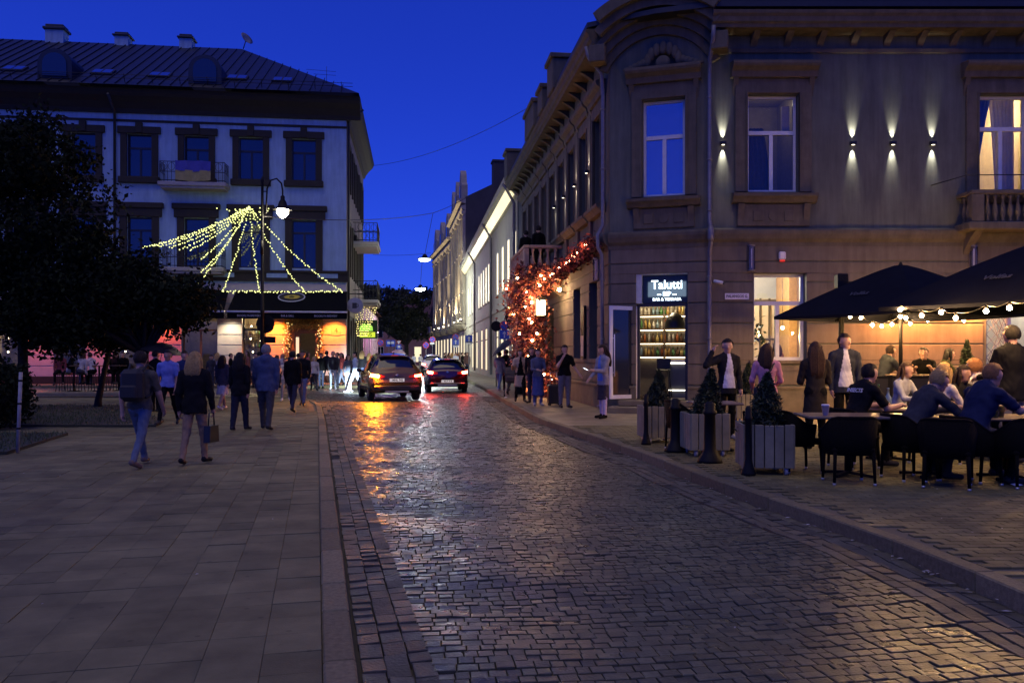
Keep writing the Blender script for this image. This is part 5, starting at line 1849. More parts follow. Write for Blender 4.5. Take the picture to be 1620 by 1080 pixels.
def person(label, pos, h=1.75, face=0, top=(.03, .03, .035), bottom=(.03, .03, .04), shoe=(.03, .03, .03), skin=SKIN, hair='dbrown', hlen=0.0,
           arms=((5, 8, 12, 5), (-5, 8, 12, 5)), legs=((0, 0), (0, 0)), sleeve='long', style='shirt', skirt=None, lean=0, headyaw=0, headtilt=0,
           sit=None, res=.02, build=1.0, group=None, inner=None, hood=False, feet=True, legw=1.0, socks=None, beard=False, fingers=True, bun=False, shorts=False):
    """one standing, walking or seated figure; face 0 looks at the camera (-y), 180 away. arms: (swing, abduct, elbow bend, forearm in)"""
    s = h / 1.75
    pr = []
    A = pr.append
    f = -1.0                                        # forward is -y
    lo_ = R(lean)
    def up(z, x=0.0, y=0.0):                        # a point of the upper body, leaned forward about the hips
        dz = z - .95
        return np.array([x, f * math.sin(lo_) * dz + y * math.cos(lo_), .95 + math.cos(lo_) * dz + y * math.sin(lo_) * (1 if f < 0 else -1)])
    b = build
    # ---- legs
    L = []
    for i, (sw, kn) in enumerate(legs):
        sx_ = 1 if i == 0 else -1
        hip = np.array([sx_ * .085, 0, .93])
        ab = .03 if sit is None else .16
        d1 = np.array([sx_ * ab, f * math.sin(R(sw)), -math.cos(R(sw))]); d1 /= np.linalg.norm(d1)
        kne = hip + d1 * .44
        a2 = sw - kn
        d2 = np.array([0, f * math.sin(R(a2)), -math.cos(R(a2))])
        ank = kne + d2 * .42
        toe_up = max(0.0, -a2 - 10) * .9 if sit is None else 0
        tl = np.array([sx_ * .03, f * math.cos(R(toe_up)) * .155, -math.sin(R(toe_up)) * .155 - .035])
        L.append((hip, kne, ank, tl))
    minz = min(min(l[2][2], (l[2] + l[3])[2]) for l in L) - .04
    dz = -minz if sit is None else (sit / s + .10 - .93 + .02)
    off = np.array([0, 0, dz])
    BM = 2
    for (hip, kne, ank, tl) in L:
        lw = legw
        A((hip + off, kne + off, .088 * b * lw, .062 * lw, 1, BM, .03))
        cm = 0 if shorts else BM
        if socks: cm = 6
        A((kne + off, ank + off, .06 * (lw if not shorts else .9), .045 * (lw if not shorts else .8), 1, cm, .02))
        A((ank + off + np.array([0, .035 * -f, -.015]), ank + off + tl, .044, .036, 1, 3, .01))
    A((np.array([-.06, .01, .94]) + off, np.array([.06, .01, .94]) + off, .118 * b, .118 * b, .85, BM, .03))
    if skirt:
        zb, rb_ = skirt
        A((np.array([0, .0, .98]) + off, np.array([0, 0, zb]) + off, .125 * b, rb_, .8, 5, .02, 1))
    # ---- torso
    T = 1
    q = .012 if style in ('jacket', 'coat', 'hoodie') else 0.0
    A((up(1.0) + off, up(1.3) + off, .125 * b + q, .152 * b + q, .68, T, .04))
    A((up(1.3) + off, up(1.40) + off, .152 * b + q, .125 * b + q, .68, T, .04))
    A((up(1.405, -.125) + off, up(1.405, .125) + off, .068 + q, .068 + q, .9, T, .05))
    if style == 'jacket': A((up(1.05) + off, up(.80) + off, .148 * b, .165 * b, .8, T, .02, 1))
    elif style == 'hoodie' or style == 'shirt': A((up(1.05) + off, up(.90) + off, .138 * b + q, .146 * b + q, .8, T, .02, 1))
    elif style == 'coat': A((up(1.05) + off, np.array([0, 0, .55]) + off, .145 * b, .21 * b, .75, T, .03, 1))
    if style == 'hoodie' or hood: A((up(1.45, 0, .07) + off, up(1.44, 0, .08) + off, .085, .085, .8, T, .03))
    # ---- neck and head
    nk = up(1.44, 0, .01) + off
    hc = up(1.62, 0, -.015 - .0) + off
    ty, tp = R(headyaw), R(headtilt)
    def hd(x, y, z):                              # head-local to body: tilt forward, then yaw
        y2, z2 = y * math.cos(tp) - z * math.sin(tp) * -f, z * math.cos(tp) + y * math.sin(tp) * -f
        y2 = y * math.cos(tp) + f * z * math.sin(tp)
        z2 = z * math.cos(tp) - f * y * math.sin(tp) * 1.0
        return hc + np.array([x * math.cos(ty) - y2 * math.sin(ty), x * math.sin(ty) + y2 * math.cos(ty), z2])
    A((nk, hd(0, .02, -.06), .056, .052, 1, 0, .02))
    A((hd(0, .012, .03), hd(0, -.012, .02), .086, .082, 1, 0, .02))
    A((hd(0, -.02, -.01), hd(0, -.04, -.075), .074, .05, 1, 0, .03))
    A((hd(0, -.092, .012), hd(0, -.108, -.022), .010, .016, 1, 0, .012))
    A((hd(-.04, -.082, .035), hd(.04, -.082, .035), .012, .012, 1, 0, .015))
    for e_ in (-1, 1):
        A((hd(e_ * .082, .01, .01), hd(e_ * .086, .016, -.03), .016, .012, .6, 0, .008))
    # ---- arms
    hands = []
    for i, (sw, ab, be, inn) in enumerate(arms):
        sx_ = 1 if i == 0 else -1
        sh = up(1.40, sx_ * .175 * (b ** .5)) + off
        a_, c_ = R(sw + lean * .3), R(ab)
        d1 = np.array([sx_ * math.sin(c_), f * math.sin(a_) * math.cos(c_), -math.cos(a_) * math.cos(c_)])
        el = sh + d1 * .295
        a2, c2 = R(sw + lean * .3 + be), R(-inn)
        d2 = np.array([sx_ * math.sin(c2), f * math.sin(a2) * math.cos(c2), -math.cos(a2) * math.cos(c2)])
        wr = el + d2 * .25
        q2 = .01 if style in ('jacket', 'coat', 'hoodie') else 0
        A((sh, el, .06 * b ** .5 + q2, .046 + q2, 1, 0 if sleeve == 'none' else 10, .025))
        if sleeve == 'short':
            pr[-1] = (sh, sh + d1 * .21, .066 * b ** .5, .06, 1, 10, .025)
            A((sh + d1 * .2, el, .046, .042, 1, 0, .012))
        A((el, wr, .045 + q2, .032 + q2, 1, 10 if sleeve == 'long' else 0, .02))
        A((wr + d2 * .01, wr + d2 * .075, .03, .036, .75, 0, .015))
        hands.append((wr, d2, sx_, d1))
    V, F, cl = sdf_mesh(pr, res / s)
    ax_ = up(1.95) - up(.95)
    fc_ = V[F].mean(1)
    tt_ = (fc_ - (up(.95) + off)) @ ax_ + .95
    hem = {'jacket': .80, 'coat': .3, 'hoodie': .90, 'shirt': .90}[style] if sit is None else 1.0
    body_ = (cl == 1) | (cl == 2)
    if style != 'coat':
        cl = np.where(body_, np.where(tt_ + .012 * np.sin(fc_[:, 0] * 23) > hem, 1, 2), cl)
    if skirt: cl = np.where((cl == 2) & (tt_ > (skirt[0] - .02)), 5, cl)
    if inner:                                     # open jacket: the shirt below shows at the front
        wv = .03 + .085 * np.clip((1.46 - tt_) / .5, 0, 1)
        loc_y = (fc_ - (up(.95) + off)) @ (up(.95, 0, 1.0) - up(.95))
        cl = np.where((cl == 1) & (loc_y < -.045) & (np.abs(fc_[:, 0]) < wv) & (tt_ > .9), 4, cl)
    cl = np.where(cl == 10, 1, cl)
    me_v = [tuple(v) for v in V]
    mb = MB()
    mb.v = me_v
    mb.f = [tuple(int(i) for i in q_) for q_ in F]
    mb.m = [int(c) for c in cl]
    mb.s = [True] * len(mb.f)
    # fingers: four and a thumb, curled
    if fingers:
        for wr, d, sx_, d1 in hands:
            D = Vector(d); 
            pn = Vector((0, 0, 1)) if abs(D.z) < .7 else Vector((sx_ * -1.0, 0, 0))
            side = D.cross(pn).normalized()
            curl = (Vector((0, 0, -1)) if abs(D.z) < .7 else Vector((-sx_, 0, 0)))
            base = Vector(wr) + D * .09
            for k_, (o_, ln) in enumerate(((-.027, .062), (-.009, .075), (.009, .07), (.026, .055))):
                p0 = base + side * o_
                mb.tube([p0 - D * .02, p0 + D * ln * .5, p0 + D * ln * .8 + curl * ln * .3, p0 + D * ln * .85 + curl * ln * .6], [.0095, .009, .008, .006], 5, 0)
            th_ = side * (.03 if f * side.y > 0 else -.03)
            p0 = Vector(wr) + D * .03 + th_ * .8
            mb.tube([p0, p0 + D * .035 + th_ * .6, p0 + D * .065 + th_ * .5 + curl * .015], [.012, .011, .007], 5, 0)
    # face
    for e_ in (-1, 1):
        mb.ball(tuple(hd(e_ * .034, -.083, .016)), (.010, .006, .0055), 8, 5, 7)
        p0, p1 = hd(e_ * .018, -.094, .036), hd(e_ * .052, -.083, .036)
        mb.tube([tuple(p0), tuple(p1)], .0032, 5, 8)
    p0, p1, p2 = hd(-.024, -.082, -.052), hd(0, -.09, -.051), hd(.024, -.082, -.052)
    mb.tube([tuple(p0), tuple(p1), tuple(p2)], .006, 5, 9)
    mats = [skin, cloth(top), cloth(bottom), cloth(shoe, .5), cloth(inner or (.6, .6, .62)), cloth(skirt[2] if skirt and len(skirt) > 2 else bottom) if False else cloth(bottom), cloth(socks or bottom), EYE, hairmat(hair), LIP]
    pos = Vector(pos)
    Mx = Matrix.Translation(pos) @ Matrix.Rotation(R(face), 4, 'Z') @ Matrix.Scale(s, 4)
    o = mk(mb, 'person', mats, None, Mx)
    tag(o, label, 'person', group)
    # hair
    if hair:
        hb = MB()
        nu, nv = 20, 14
        rx, ry, rz_ = .098, .112, .112
        pts = {}
        for i in range(nv + 1):
            th = math.pi * i / nv
            for j in range(nu):
                a = 2 * math.pi * j / nu
                w_ = 1 + .05 * math.sin(7 * a + 5 * th + h * 40) + .03 * math.sin(13 * a - 4 * th) + .03 * math.sin(3 * a + h * 90)
                pts[i, j] = tuple(hd(rx * w_ * math.sin(th) * math.cos(a), .008 + ry * w_ * math.sin(th) * math.sin(a), .028 + rz_ * w_ * math.cos(th)))
        vi = {}
        Vh, Fh = [], []
        for i in range(nv):
            for j in range(nu):
                th = math.pi * (i + .5) / nv
                a = 2 * math.pi * (j + .5) / nu
                cy_, cz_ = math.sin(th) * math.sin(a), math.cos(th)
                front = cy_ < .05
                if (front and cz_ < .34 - .25 * cy_ * 0) and not (hlen > .1 and cy_ > -.35): continue
                if cz_ < (-.55 if hlen < .1 else -.8): continue
                q_ = []
                for (ii_, jj_) in ((i, j), (i + 1, j), (i + 1, (j + 1) % nu), (i, (j + 1) % nu)):
                    if (ii_, jj_) not in vi:
                        vi[ii_, jj_] = len(Vh); Vh.append(pts[ii_, jj_])
                    q_.append(vi[ii_, jj_])
                Fh.append(tuple(q_))
        hb.add(Vh, Fh, 0, True)
        if hlen > .1:
            for k_ in range(9):
                xx = (k_ - 4) * .02
                pp = [hd(xx * .9, .085 - abs(xx) * .35, .06), hd(xx * 1.1, .11 - abs(xx) * .35, -.05), hd(xx * 1.3, .12 - abs(xx) * .3, -.14), hd(xx * 1.2, .125 - abs(xx) * .3, -.12 - hlen * .6), hd(xx * .9, .12 - abs(xx) * .3, -.12 - hlen)]
                hb.tube([tuple(p) for p in pp], [.03, .034, .032, .026, .008], 6)
            for e_ in (-1, 1):
                pp = [hd(e_ * .088, .0, .04), hd(e_ * .1, .0, -.05), hd(e_ * .1, .02, -.14), hd(e_ * .095, .03, -.12 - hlen * .6)]
                hb.tube([tuple(p) for p in pp], [.02, .026, .026, .008], 6)
        if bun:
            hb.ball(tuple(hd(0, .11, .06)), .05, 8, 6)
        if beard:
            hb.ball(tuple(hd(0, -.055, -.075)), (.055, .045, .04), 10, 6)
        ho = mk(hb, 'hair', hairmat(hair), o)
    return o


WALK1 = ((24, 6), (-20, 14))
WALK2 = ((-18, 16), (22, 5))
STAND = ((2, 1), (-2, 1))
def ped(label, px, py, h, face, z=None, **k):
    zg = ZP if px < 560 else ZR
    if z is not None: zg = z
    p = gp(px, py, zg)
    return person(label, p, h, face, **k)

WHITE, GREYB, BLACK = (.6, .6, .62), (.12, .13, .17), (.008, .008, .008)
JEAN, BEIGE, NAVY = (.09, .13, .22), (.34, .25, .16), (.02, .03, .07)
G1_ = 'people walking on the square'
# ---- people on the square
ped('man in olive T-shirt and jeans walking away wearing a black backpack', 222, 738, 1.66, 176, top=(.1, .09, .065), bottom=(.12, .15, .2), shoe=(.16, .12, .1), hair='dbrown', sleeve='short', arms=((-14, 12, 16, 0), (16, 12, 14, 0)), legs=WALK1, res=.016, build=1.08, group=G1_)
ped('blond woman in black jacket and beige trousers walking away', 308, 734, 1.62, 178, top=(.014, .014, .016), bottom=(.3, .2, .12), shoe=(.02, .02, .02), hair='blond', hlen=.14, style='jacket', arms=((-8, 10, 14, 0), (6, 10, 14, 0)), legs=((-10, 12), (12, 4)), res=.016, build=1.12, group=G1_)
ped('man in bright blue polo shirt and black trousers walking toward the viewer', 266, 672, 1.72, 4, top=(.16, .2, .5), bottom=BLACK, hair='black', sleeve='short', legs=WALK2, res=.018, group=G1_, build=1.05, skin=SKIN2)
ped('woman all in black with long hair walking away', 379, 681, 1.62, 174, top=(.012, .012, .014), bottom=(.018, .02, .035), hair='black', hlen=.2, style='jacket', legs=((-6, 8), (10, 2)), legw=1.25, res=.018, group=G1_)
ped('man in blue-grey jacket and grey trousers walking away', 421, 680, 1.80, 182, top=(.055, .075, .14), bottom=(.06, .06, .062), hair='grey', style='jacket', legs=((12, 3), (-10, 10)), res=.018, build=1.2, legw=1.15, group=G1_, hood=True)
ped('man in black sweater and blue jeans walking toward the viewer near the kerb', 479, 642, 1.75, 2, top=(.012, .012, .014), bottom=(.1, .12, .2), hair='black', legs=WALK1, res=.02, build=1.1, group=G1_, skin=SKIN2)
ped('girl in white top and grey trousers walking toward the viewer', 452, 634, 1.5, 8, top=(.42, .4, .4), bottom=(.16, .17, .21), shoe=WHITE, hair='brown', sleeve='short', legs=WALK2, res=.022, group=G1_, arms=((5, 8, 12, 5), (30, 10, 110, 10)))
ped('woman in dark coat and white skirt behind the blond walker', 352, 648, 1.6, 170, top=(.05, .045, .06), bottom=(.4, .38, .42), skirt=(.52, .2), hair='dbrown', hlen=.2, style='jacket', socks=(.3, .2, .16), shoe=WHITE, legs=WALK1, res=.022, group=G1_)
ped('person in dark jacket standing between the backpack man and the umbrella', 246, 652, 1.7, 150, top=BLACK, bottom=BLACK, hair='black', style='jacket', res=.024, group=G1_)
ped('man in dark navy shirt right behind the blue-shirted walker', 292, 655, 1.68, 20, top=(.02, .03, .09), bottom=BLACK, hair='dbrown', res=.024, group=G1_)
ped('person in black behind the pair walking away', 463, 652, 1.72, 178, top=BLACK, bottom=(.03, .03, .05), hair='black', style='jacket', res=.024, legs=WALK1, group=G1_)
# ---- group at the bar corner
GC = 'crowd at the bar corner'
crowd = [
    (497, 618, 1.6, 20, (.45, .42, .4), (.03, .03, .04), 'blond', .2, 'light top and blond hair, left end of the corner crowd'),
    (508, 615, 1.72, -15, BLACK, (.05, .06, .1), 'black', 0, 'black sweatshirt with a white chest print in the corner crowd'),
    (517, 613, 1.75, 160, (.02, .02, .025), (.03, .03, .03), 'dbrown', 0, 'black jacket with back turned in the corner crowd'),
    (527, 616, 1.8, 10, (.03, .03, .035), (.34, .38, .45), 'grey', 0, 'black jacket and pale jeans, the tallest of the corner crowd'),
    (540, 613, 1.66, -30, (.3, .06, .05), (.2, .22, .3), 'brown', .2, 'red top and long brown hair in the corner crowd'),
    (551, 620, 1.64, 40, (.08, .09, .12), (.42, .48, .55), 'brown', .22, 'dark top and flared pale jeans in the corner crowd'),
    (562, 621, 1.78, -60, (.42, .5, .58), (.45, .5, .56), 'black', 0, 'pale blue shirt and pale trousers at the kerb in the corner crowd'),
    (472, 616, 1.7, 200, (.03, .03, .04), (.04, .04, .06), 'black', 0, 'black top in front of the shop window of the bar'),
    (438, 615, 1.65, 150, (.2, .06, .05), (.04, .04, .05), 'brown', .2, 'dark red top near the white pier of the bar'),
    (404, 614, 1.72, 30, (.05, .06, .1), (.04, .04, .05), 'black', 0, 'navy top in front of the white lit pier'),
    (378, 613, 1.68, -20, (.35, .33, .32), (.05, .05, .06), 'dbrown', .2, 'grey top left of the white lit pier'),
]
for i, (px, py, hh_, fc, tp, bt, hr, hl, lb) in enumerate(crowd):
    q_ = gp(px, py, -.012)
    if q_.y > 40.3: q_ = Vector((xat(px, 40.9), 40.9, .1))
    person('person in ' + lb, q_, hh_, fc, top=tp, bottom=bt, hair=hr, hlen=hl, legs=(WALK1, STAND, WALK2, STAND)[i % 4], res=.03, group=GC, fingers=False, shoe=WHITE if i in (3, 5, 6) else BLACK)
for i, (px, Y, tp, bt, hr, lb) in enumerate([(573, 41.5, (.02, .02, .025), (.12, .16, .26), 'blond', 'person with pale hair in a black coat left of the orange-lit car'), (584, 43, (.05, .035, .03), (.1, .13, .22), 'blond', 'person in dark brown coat just beyond the orange-lit car'),
                                             (596, 45, (.16, .19, .16), (.1, .1, .12), 'dbrown', 'broad man in grey-green shirt beyond the orange-lit car'), (611, 52, (.5, .3, .3), (.1, .1, .12), 'brown', 'person in pink top above the roof of the orange-lit car')]):
    person(lb, (xat(px, Y), Y, .1 if xat(px, Y) < -7.25 - .119 * (Y - 40.6) else -.01), 1.76, 170 - i * 40, top=tp, bottom=bt, hair=hr, hlen=.15 if hr == 'blond' else 0, res=.03, group='people by the bar side street', fingers=False, legs=WALK1, build=1.15 if i == 2 else 1)
for i, (px, Y, lb) in enumerate([(655, 92, 'left one of two people in white shirts far down the street'), (665, 92, 'right one of two people in white shirts far down the street')]):
    person(lb, (xat(px, Y), Y, 0), 1.78, 180, top=WHITE, bottom=(.1, .1, .14) if i == 0 else (.3, .28, .25), hair='black', res=.04, legs=WALK1, group='white shirted pair', fingers=False)
far = [(704, 68, BLACK, 'black'), (710, 66, (.2, .1, .07), 'brown'), (715, 70, (.03, .03, .04), 'blond'), (721, 64, WHITE, 'brown'), (726, 67, (.25, .12, .09), 'blond'), (731, 62, BLACK, 'black'), (736, 66, (.04, .03, .03), 'dbrown'), (739, 60, (.1, .05, .04), 'brown')]
names = ['black jacket at the left end of the far pavement group', 'rust coat in the far pavement group', 'charcoal top and pale hair in the far pavement group', 'white shirt in the middle of the far pavement group', 'tan jacket and pale hair in the far pavement group', 'black coat right of the white shirt in the far pavement group', 'dark brown coat near the right end of the far pavement group', 'brown jacket at the right end of the far pavement group']
for (px, Y, c_, hr), nm in zip(far, names):
    person('person in ' + nm, (xat(px, Y), Y, ZR), 1.74, random.choice((0, 180, 90)), top=c_, bottom=(.03, .03, .05), hair=hr, hlen=.2 if hr in ('brown', 'blond') else 0, res=.036, legs=WALK1, group='far pavement group', fingers=False)
more = [(334, 614, (.04, .04, .05), 'black', 'black coat half hidden beyond the blond walker'), (344, 612, (.3, .28, .3), 'blond', 'pale grey top beyond the white skirt'), (365, 615, BLACK, 'dbrown', 'black jacket left of the woman all in black'), (392, 613, (.25, .1, .08), 'brown', 'rust top in front of the white lit pier'),
        (410, 616, (.06, .07, .1), 'black', 'slate shirt beside the lamp post'), (447, 612, (.5, .47, .44), 'blond', 'cream top near the lit shop window'), (460, 613, (.03, .03, .04), 'black', 'charcoal top near the lit shop window'), (487, 613, (.35, .1, .1), 'brown', 'red jacket by the grass arch'), (534, 614, (.05, .05, .06), 'dbrown', 'dark grey coat behind the tallest man')]
for i, (px, py, tp, hr, lb) in enumerate(more):
    q_ = gp(px, py, -.012)
    if q_.y > 40.3: q_ = Vector((xat(px, 41.2), 41.2, .1))
    person('person in ' + lb, q_, 1.62 + .04 * (i % 5), (20, 170, 95, -60, 150)[i % 5], top=tp, bottom=(.04, .045, .07), hair=hr, hlen=.2 if hr in ('blond', 'brown') else 0, legs=(STAND, WALK1)[i % 2], res=.034, group=GC, fingers=False)
# ---- people on the right pavement
ped('woman in beige coat over black dress walking toward the viewer', 823, 636, 1.70, 6, top=(.5, .36, .22), bottom=BLACK, style='coat', inner=BLACK, skirt=(.3, .19), hair='brown', hlen=.25, legs=WALK1, res=.02, arms=((5, 10, 15, 5), (15, 14, 95, -10)))
ped('person in grey-blue sweater and long blue skirt on the pavement', 851, 642, 1.66, 12, top=(.09, .1, .15), bottom=(.06, .08, .22), skirt=(.32, .2), hair='dbrown', arms=((18, 6, 70, 25), (18, 6, 70, 25)), res=.02, legs=STAND, shoe=(.3, .3, .3))
ped('person in black dress just behind the long blue skirt', 842, 638, 1.72, -20, top=(.018, .017, .02), bottom=(.03, .03, .05), hair='brown', hlen=.15, res=.022, legs=STAND)
ped('man in black T-shirt and grey trousers with a hand at his face', 893, 645, 1.76, 20, top=BLACK, bottom=(.13, .125, .15), hair='black', sleeve='short', arms=((10, 20, 35, -15), (35, 15, 130, 25)), res=.02, legs=((3, 0), (-3, 0)), build=1.15, legw=1.15)
ped('woman in blue vest over pale sleeves looking at her phone by the corner', 954, 662, 1.72, -62, top=(.25, .24, .27), bottom=(.05, .04, .05), inner=(.1, .18, .5), skirt=(.45, .16), socks=(.5, .42, .55), shoe=BLACK, hair='dbrown', hlen=.3, style='jacket', arms=((20, 4, 75, 10), (12, 6, 40, 10)), res=.018, legs=STAND, headtilt=14)
ped('woman holding the big black umbrella in pale jacket and jeans', 790, 619, 1.66, 160, top=(.3, .29, .26), bottom=(.12, .18, .34), shoe=WHITE, hair='black', style='jacket', legs=WALK1, res=.024, arms=((25, 10, 100, 10), (5, 8, 12, 5)))
ped('person in black beside the umbrella holder', 801, 618, 1.72, 170, top=BLACK, bottom=BLACK, hair='dbrown', style='jacket', res=.026, legs=STAND)
ped('person in charcoal coat pushing a pram behind the beige coat', 812, 624, 1.7, 160, top=(.025, .025, .03), bottom=(.03, .03, .04), hair='blond', style='jacket', res=.026, arms=((30, 4, 40, 5), (30, 4, 40, 5)), legs=WALK2)
# ---- two on the balcony
zb = 4.5
for px, Yb, lb, hh_ in ((832, 30.6, 'silhouetted person on the street balcony nearer the outer rail', 1.74), (852, 30.0, 'silhouetted person on the street balcony nearer the wall', 1.82)):
    person(lb, (xat(px, Yb), Yb, zb), hh_, 200, top=BLACK, bottom=BLACK, hair='black', style='jacket', res=.024, group='people on the street balcony', fingers=False)

# ---- terrace: standing
def terr(label, px, Y, h, face, **k):
    return person(label, (xat(px, Y), Y, ZR), h, face, **k)
terr('young man in dark jacket and white T-shirt rubbing his neck', 1150, 14.4, 1.76, 12, top=(.02, .02, .024), bottom=BLACK, inner=(.62, .62, .66), hair='black', style='jacket', arms=((-5, 12, 30, 5), (40, 62, 148, 30)), res=.012, headyaw=-20, shoe=(.3, .3, .3))
terr('woman in pink shirt with a strap across her back', 1213, 13.6, 1.66, 172, top=(.62, .28, .34), bottom=(.08, .1, .16), hair='brown', hlen=.2, res=.016, arms=((8, 14, 50, 10), (8, 14, 60, 10)), headyaw=-25)
terr('woman with long brown hair in a dark coat with back turned', 1290, 12.9, 1.68, 178, top=(.03, .024, .018), bottom=BLACK, hair='brown', hlen=.34, style='coat', res=.016, arms=((12, 10, 70, 20), (12, 10, 70, 20)))
terr('short-haired man in navy jacket and white shirt standing at the terrace', 1336, 14.0, 1.84, -8, top=(.03, .034, .045), bottom=BLACK, inner=(.6, .6, .62), hair='dbrown', style='jacket', res=.012, headyaw=35, build=1.05)
terr('tall man in black jacket and grey trousers at the far side of the terrace', 1601, 11.2, 1.88, 190, top=(.012, .012, .014), bottom=(.17, .16, .15), hair='black', style='jacket', res=.016, build=1.1, arms=((20, 8, 60, 10), (20, 8, 60, 10)))
# ---- terrace: seated
SITL = ((86, 82), (80, 88))
def sitp(label, px, Y, face, h=1.75, seat=.46, **k):
    k.setdefault('arms', ((28, 10, 62, 15), (28, 10, 62, 15)))
    return person(label, (xat(px, Y), Y, ZR), h, face, sit=seat, legs=SITL, res=.016, lean=k.pop('lean', 18), **k)
GT = 'guests seated at the terrace tables'
m1 = sitp('bearded man in black T-shirt with white back print at the terrace table', 1350, 10.9, 108, 1.78, top=(.012, .012, .014), bottom=BLACK, hair='black', beard=True, sleeve='short', lean=22, group=GT, build=1.1)
sitp('blond man in charcoal sweater leaning over the table', 1438, 9.85, 98, 1.8, top=(.045, .045, .05), bottom=(.03, .03, .035), hair='blond', lean=34, headtilt=18, group=GT, build=1.15, arms=((38, 12, 50, 18), (38, 12, 50, 18)))
sitp('blond woman in white blouse seated behind the charcoal sweater', 1478, 11.2, 118, 1.72, top=(.62, .56, .45), bottom=(.05, .05, .06), hair='blond', hlen=.26, lean=16, group=GT)
sitp('dark-haired woman in dark jacket facing the viewer across the table', 1512, 12.0, 15, 1.66, top=(.03, .03, .024), bottom=BLACK, hair='dbrown', hlen=.14, lean=12, group=GT, headyaw=15)
sitp('ginger man in navy T-shirt with his forearm on the table', 1535, 9.5, 102, 1.84, top=(.018, .024, .06), bottom=BLACK, hair='ginger', sleeve='short', lean=24, headtilt=8, group=GT, build=1.25, arms=((45, 8, 40, 10), (45, 8, 45, 10)))
sitp('ginger man in white long-sleeved shirt seated with back turned', 1565, 11.9, 200, 1.9, top=(.55, .53, .5), bottom=BLACK, hair='ginger', lean=20, group=GT, build=1.15)
for px, Y, fc, tp, hr, hl, lb in ((1420, 13.4, 35, (.34, .36, .4), 'brown', .2, 'woman in pale grey blouse seated behind the bottle table'), (1492, 13.2, -20, (.5, .42, .32), 'blond', .2, 'blond woman in cream top seated before the terrace screens'), (1588, 13.4, 25, (.3, .12, .1), 'dbrown', 0, 'man in rust shirt seated beyond the man in white')):
    sitp(lb, px, Y, fc, 1.72, top=tp, bottom=BLACK, hair=hr, hlen=hl, lean=12, group=GT)
GB = 'guests at the high tables by the wall'
for px, Y, fc, c_, hr, lb, se in ((1394, 17.6, 100, (.035, .042, .05), 'dbrown', 'man in grey hooded top at the high table by the wall', .8), (1462, 18.0, -30, BLACK, 'dbrown', 'man in black T-shirt at the high table by the wall', .76), (1484, 18.3, 80, (.05, .055, .025), 'black', 'woman in olive jacket resting her chin by the wall', .74)):
    person(lb, (xat(px, Y), Y, ZR), 1.74, fc, sit=se, legs=((80, 70), (76, 74)), top=c_, bottom=BLACK, hair=hr, lean=20, style='hoodie' if 'hood' in lb else 'shirt', sleeve='short' if 'T-shirt' in lb else 'long', res=.02, group=GB, arms=((40, 8, 70, 15), (30, 8, 80, 15)), hlen=.12 if 'woman' in lb else 0)
# ---- left terrace guests lit red
GL = 'guests on the left bar terrace'
for px, Y, fc, tp, bt, hr, hl, se, lb in (
    (96, 34, 20, (.2, .05, .06), BLACK, 'brown', .2, .75, 'red top at the left end of the bar terrace'), (109, 34.5, 120, BLACK, WHITE, 'black', 0, .75, 'black top and white trousers on the left bar terrace'),
    (127, 34.2, 160, (.4, .38, .38), (.05, .05, .06), 'brown', .24, .72, 'grey blouse and long hair on the left bar terrace'), (147, 34.4, 250, (.5, .48, .5), BLACK, 'dbrown', .1, .72, 'white shirt leaning to the table on the left bar terrace'),
    (166, 35, 90, BLACK, BLACK, 'dbrown', .1, .75, 'dark top right of the white shirt on the left bar terrace'), (182, 35.5, 40, (.06, .03, .03), BLACK, 'black', .2, .75, 'dark red jacket on the left bar terrace'), (196, 35.2, 10, BLACK, BLACK, 'brown', 0, .75, 'black jacket at the right end of the bar terrace')):
    person('guest in ' + lb, (xat(px, Y), Y, .1), 1.72, fc, sit=se, legs=((78, 70), (74, 74)), top=tp, bottom=bt, hair=hr, hlen=hl, res=.028, lean=14, group=GL, fingers=False)

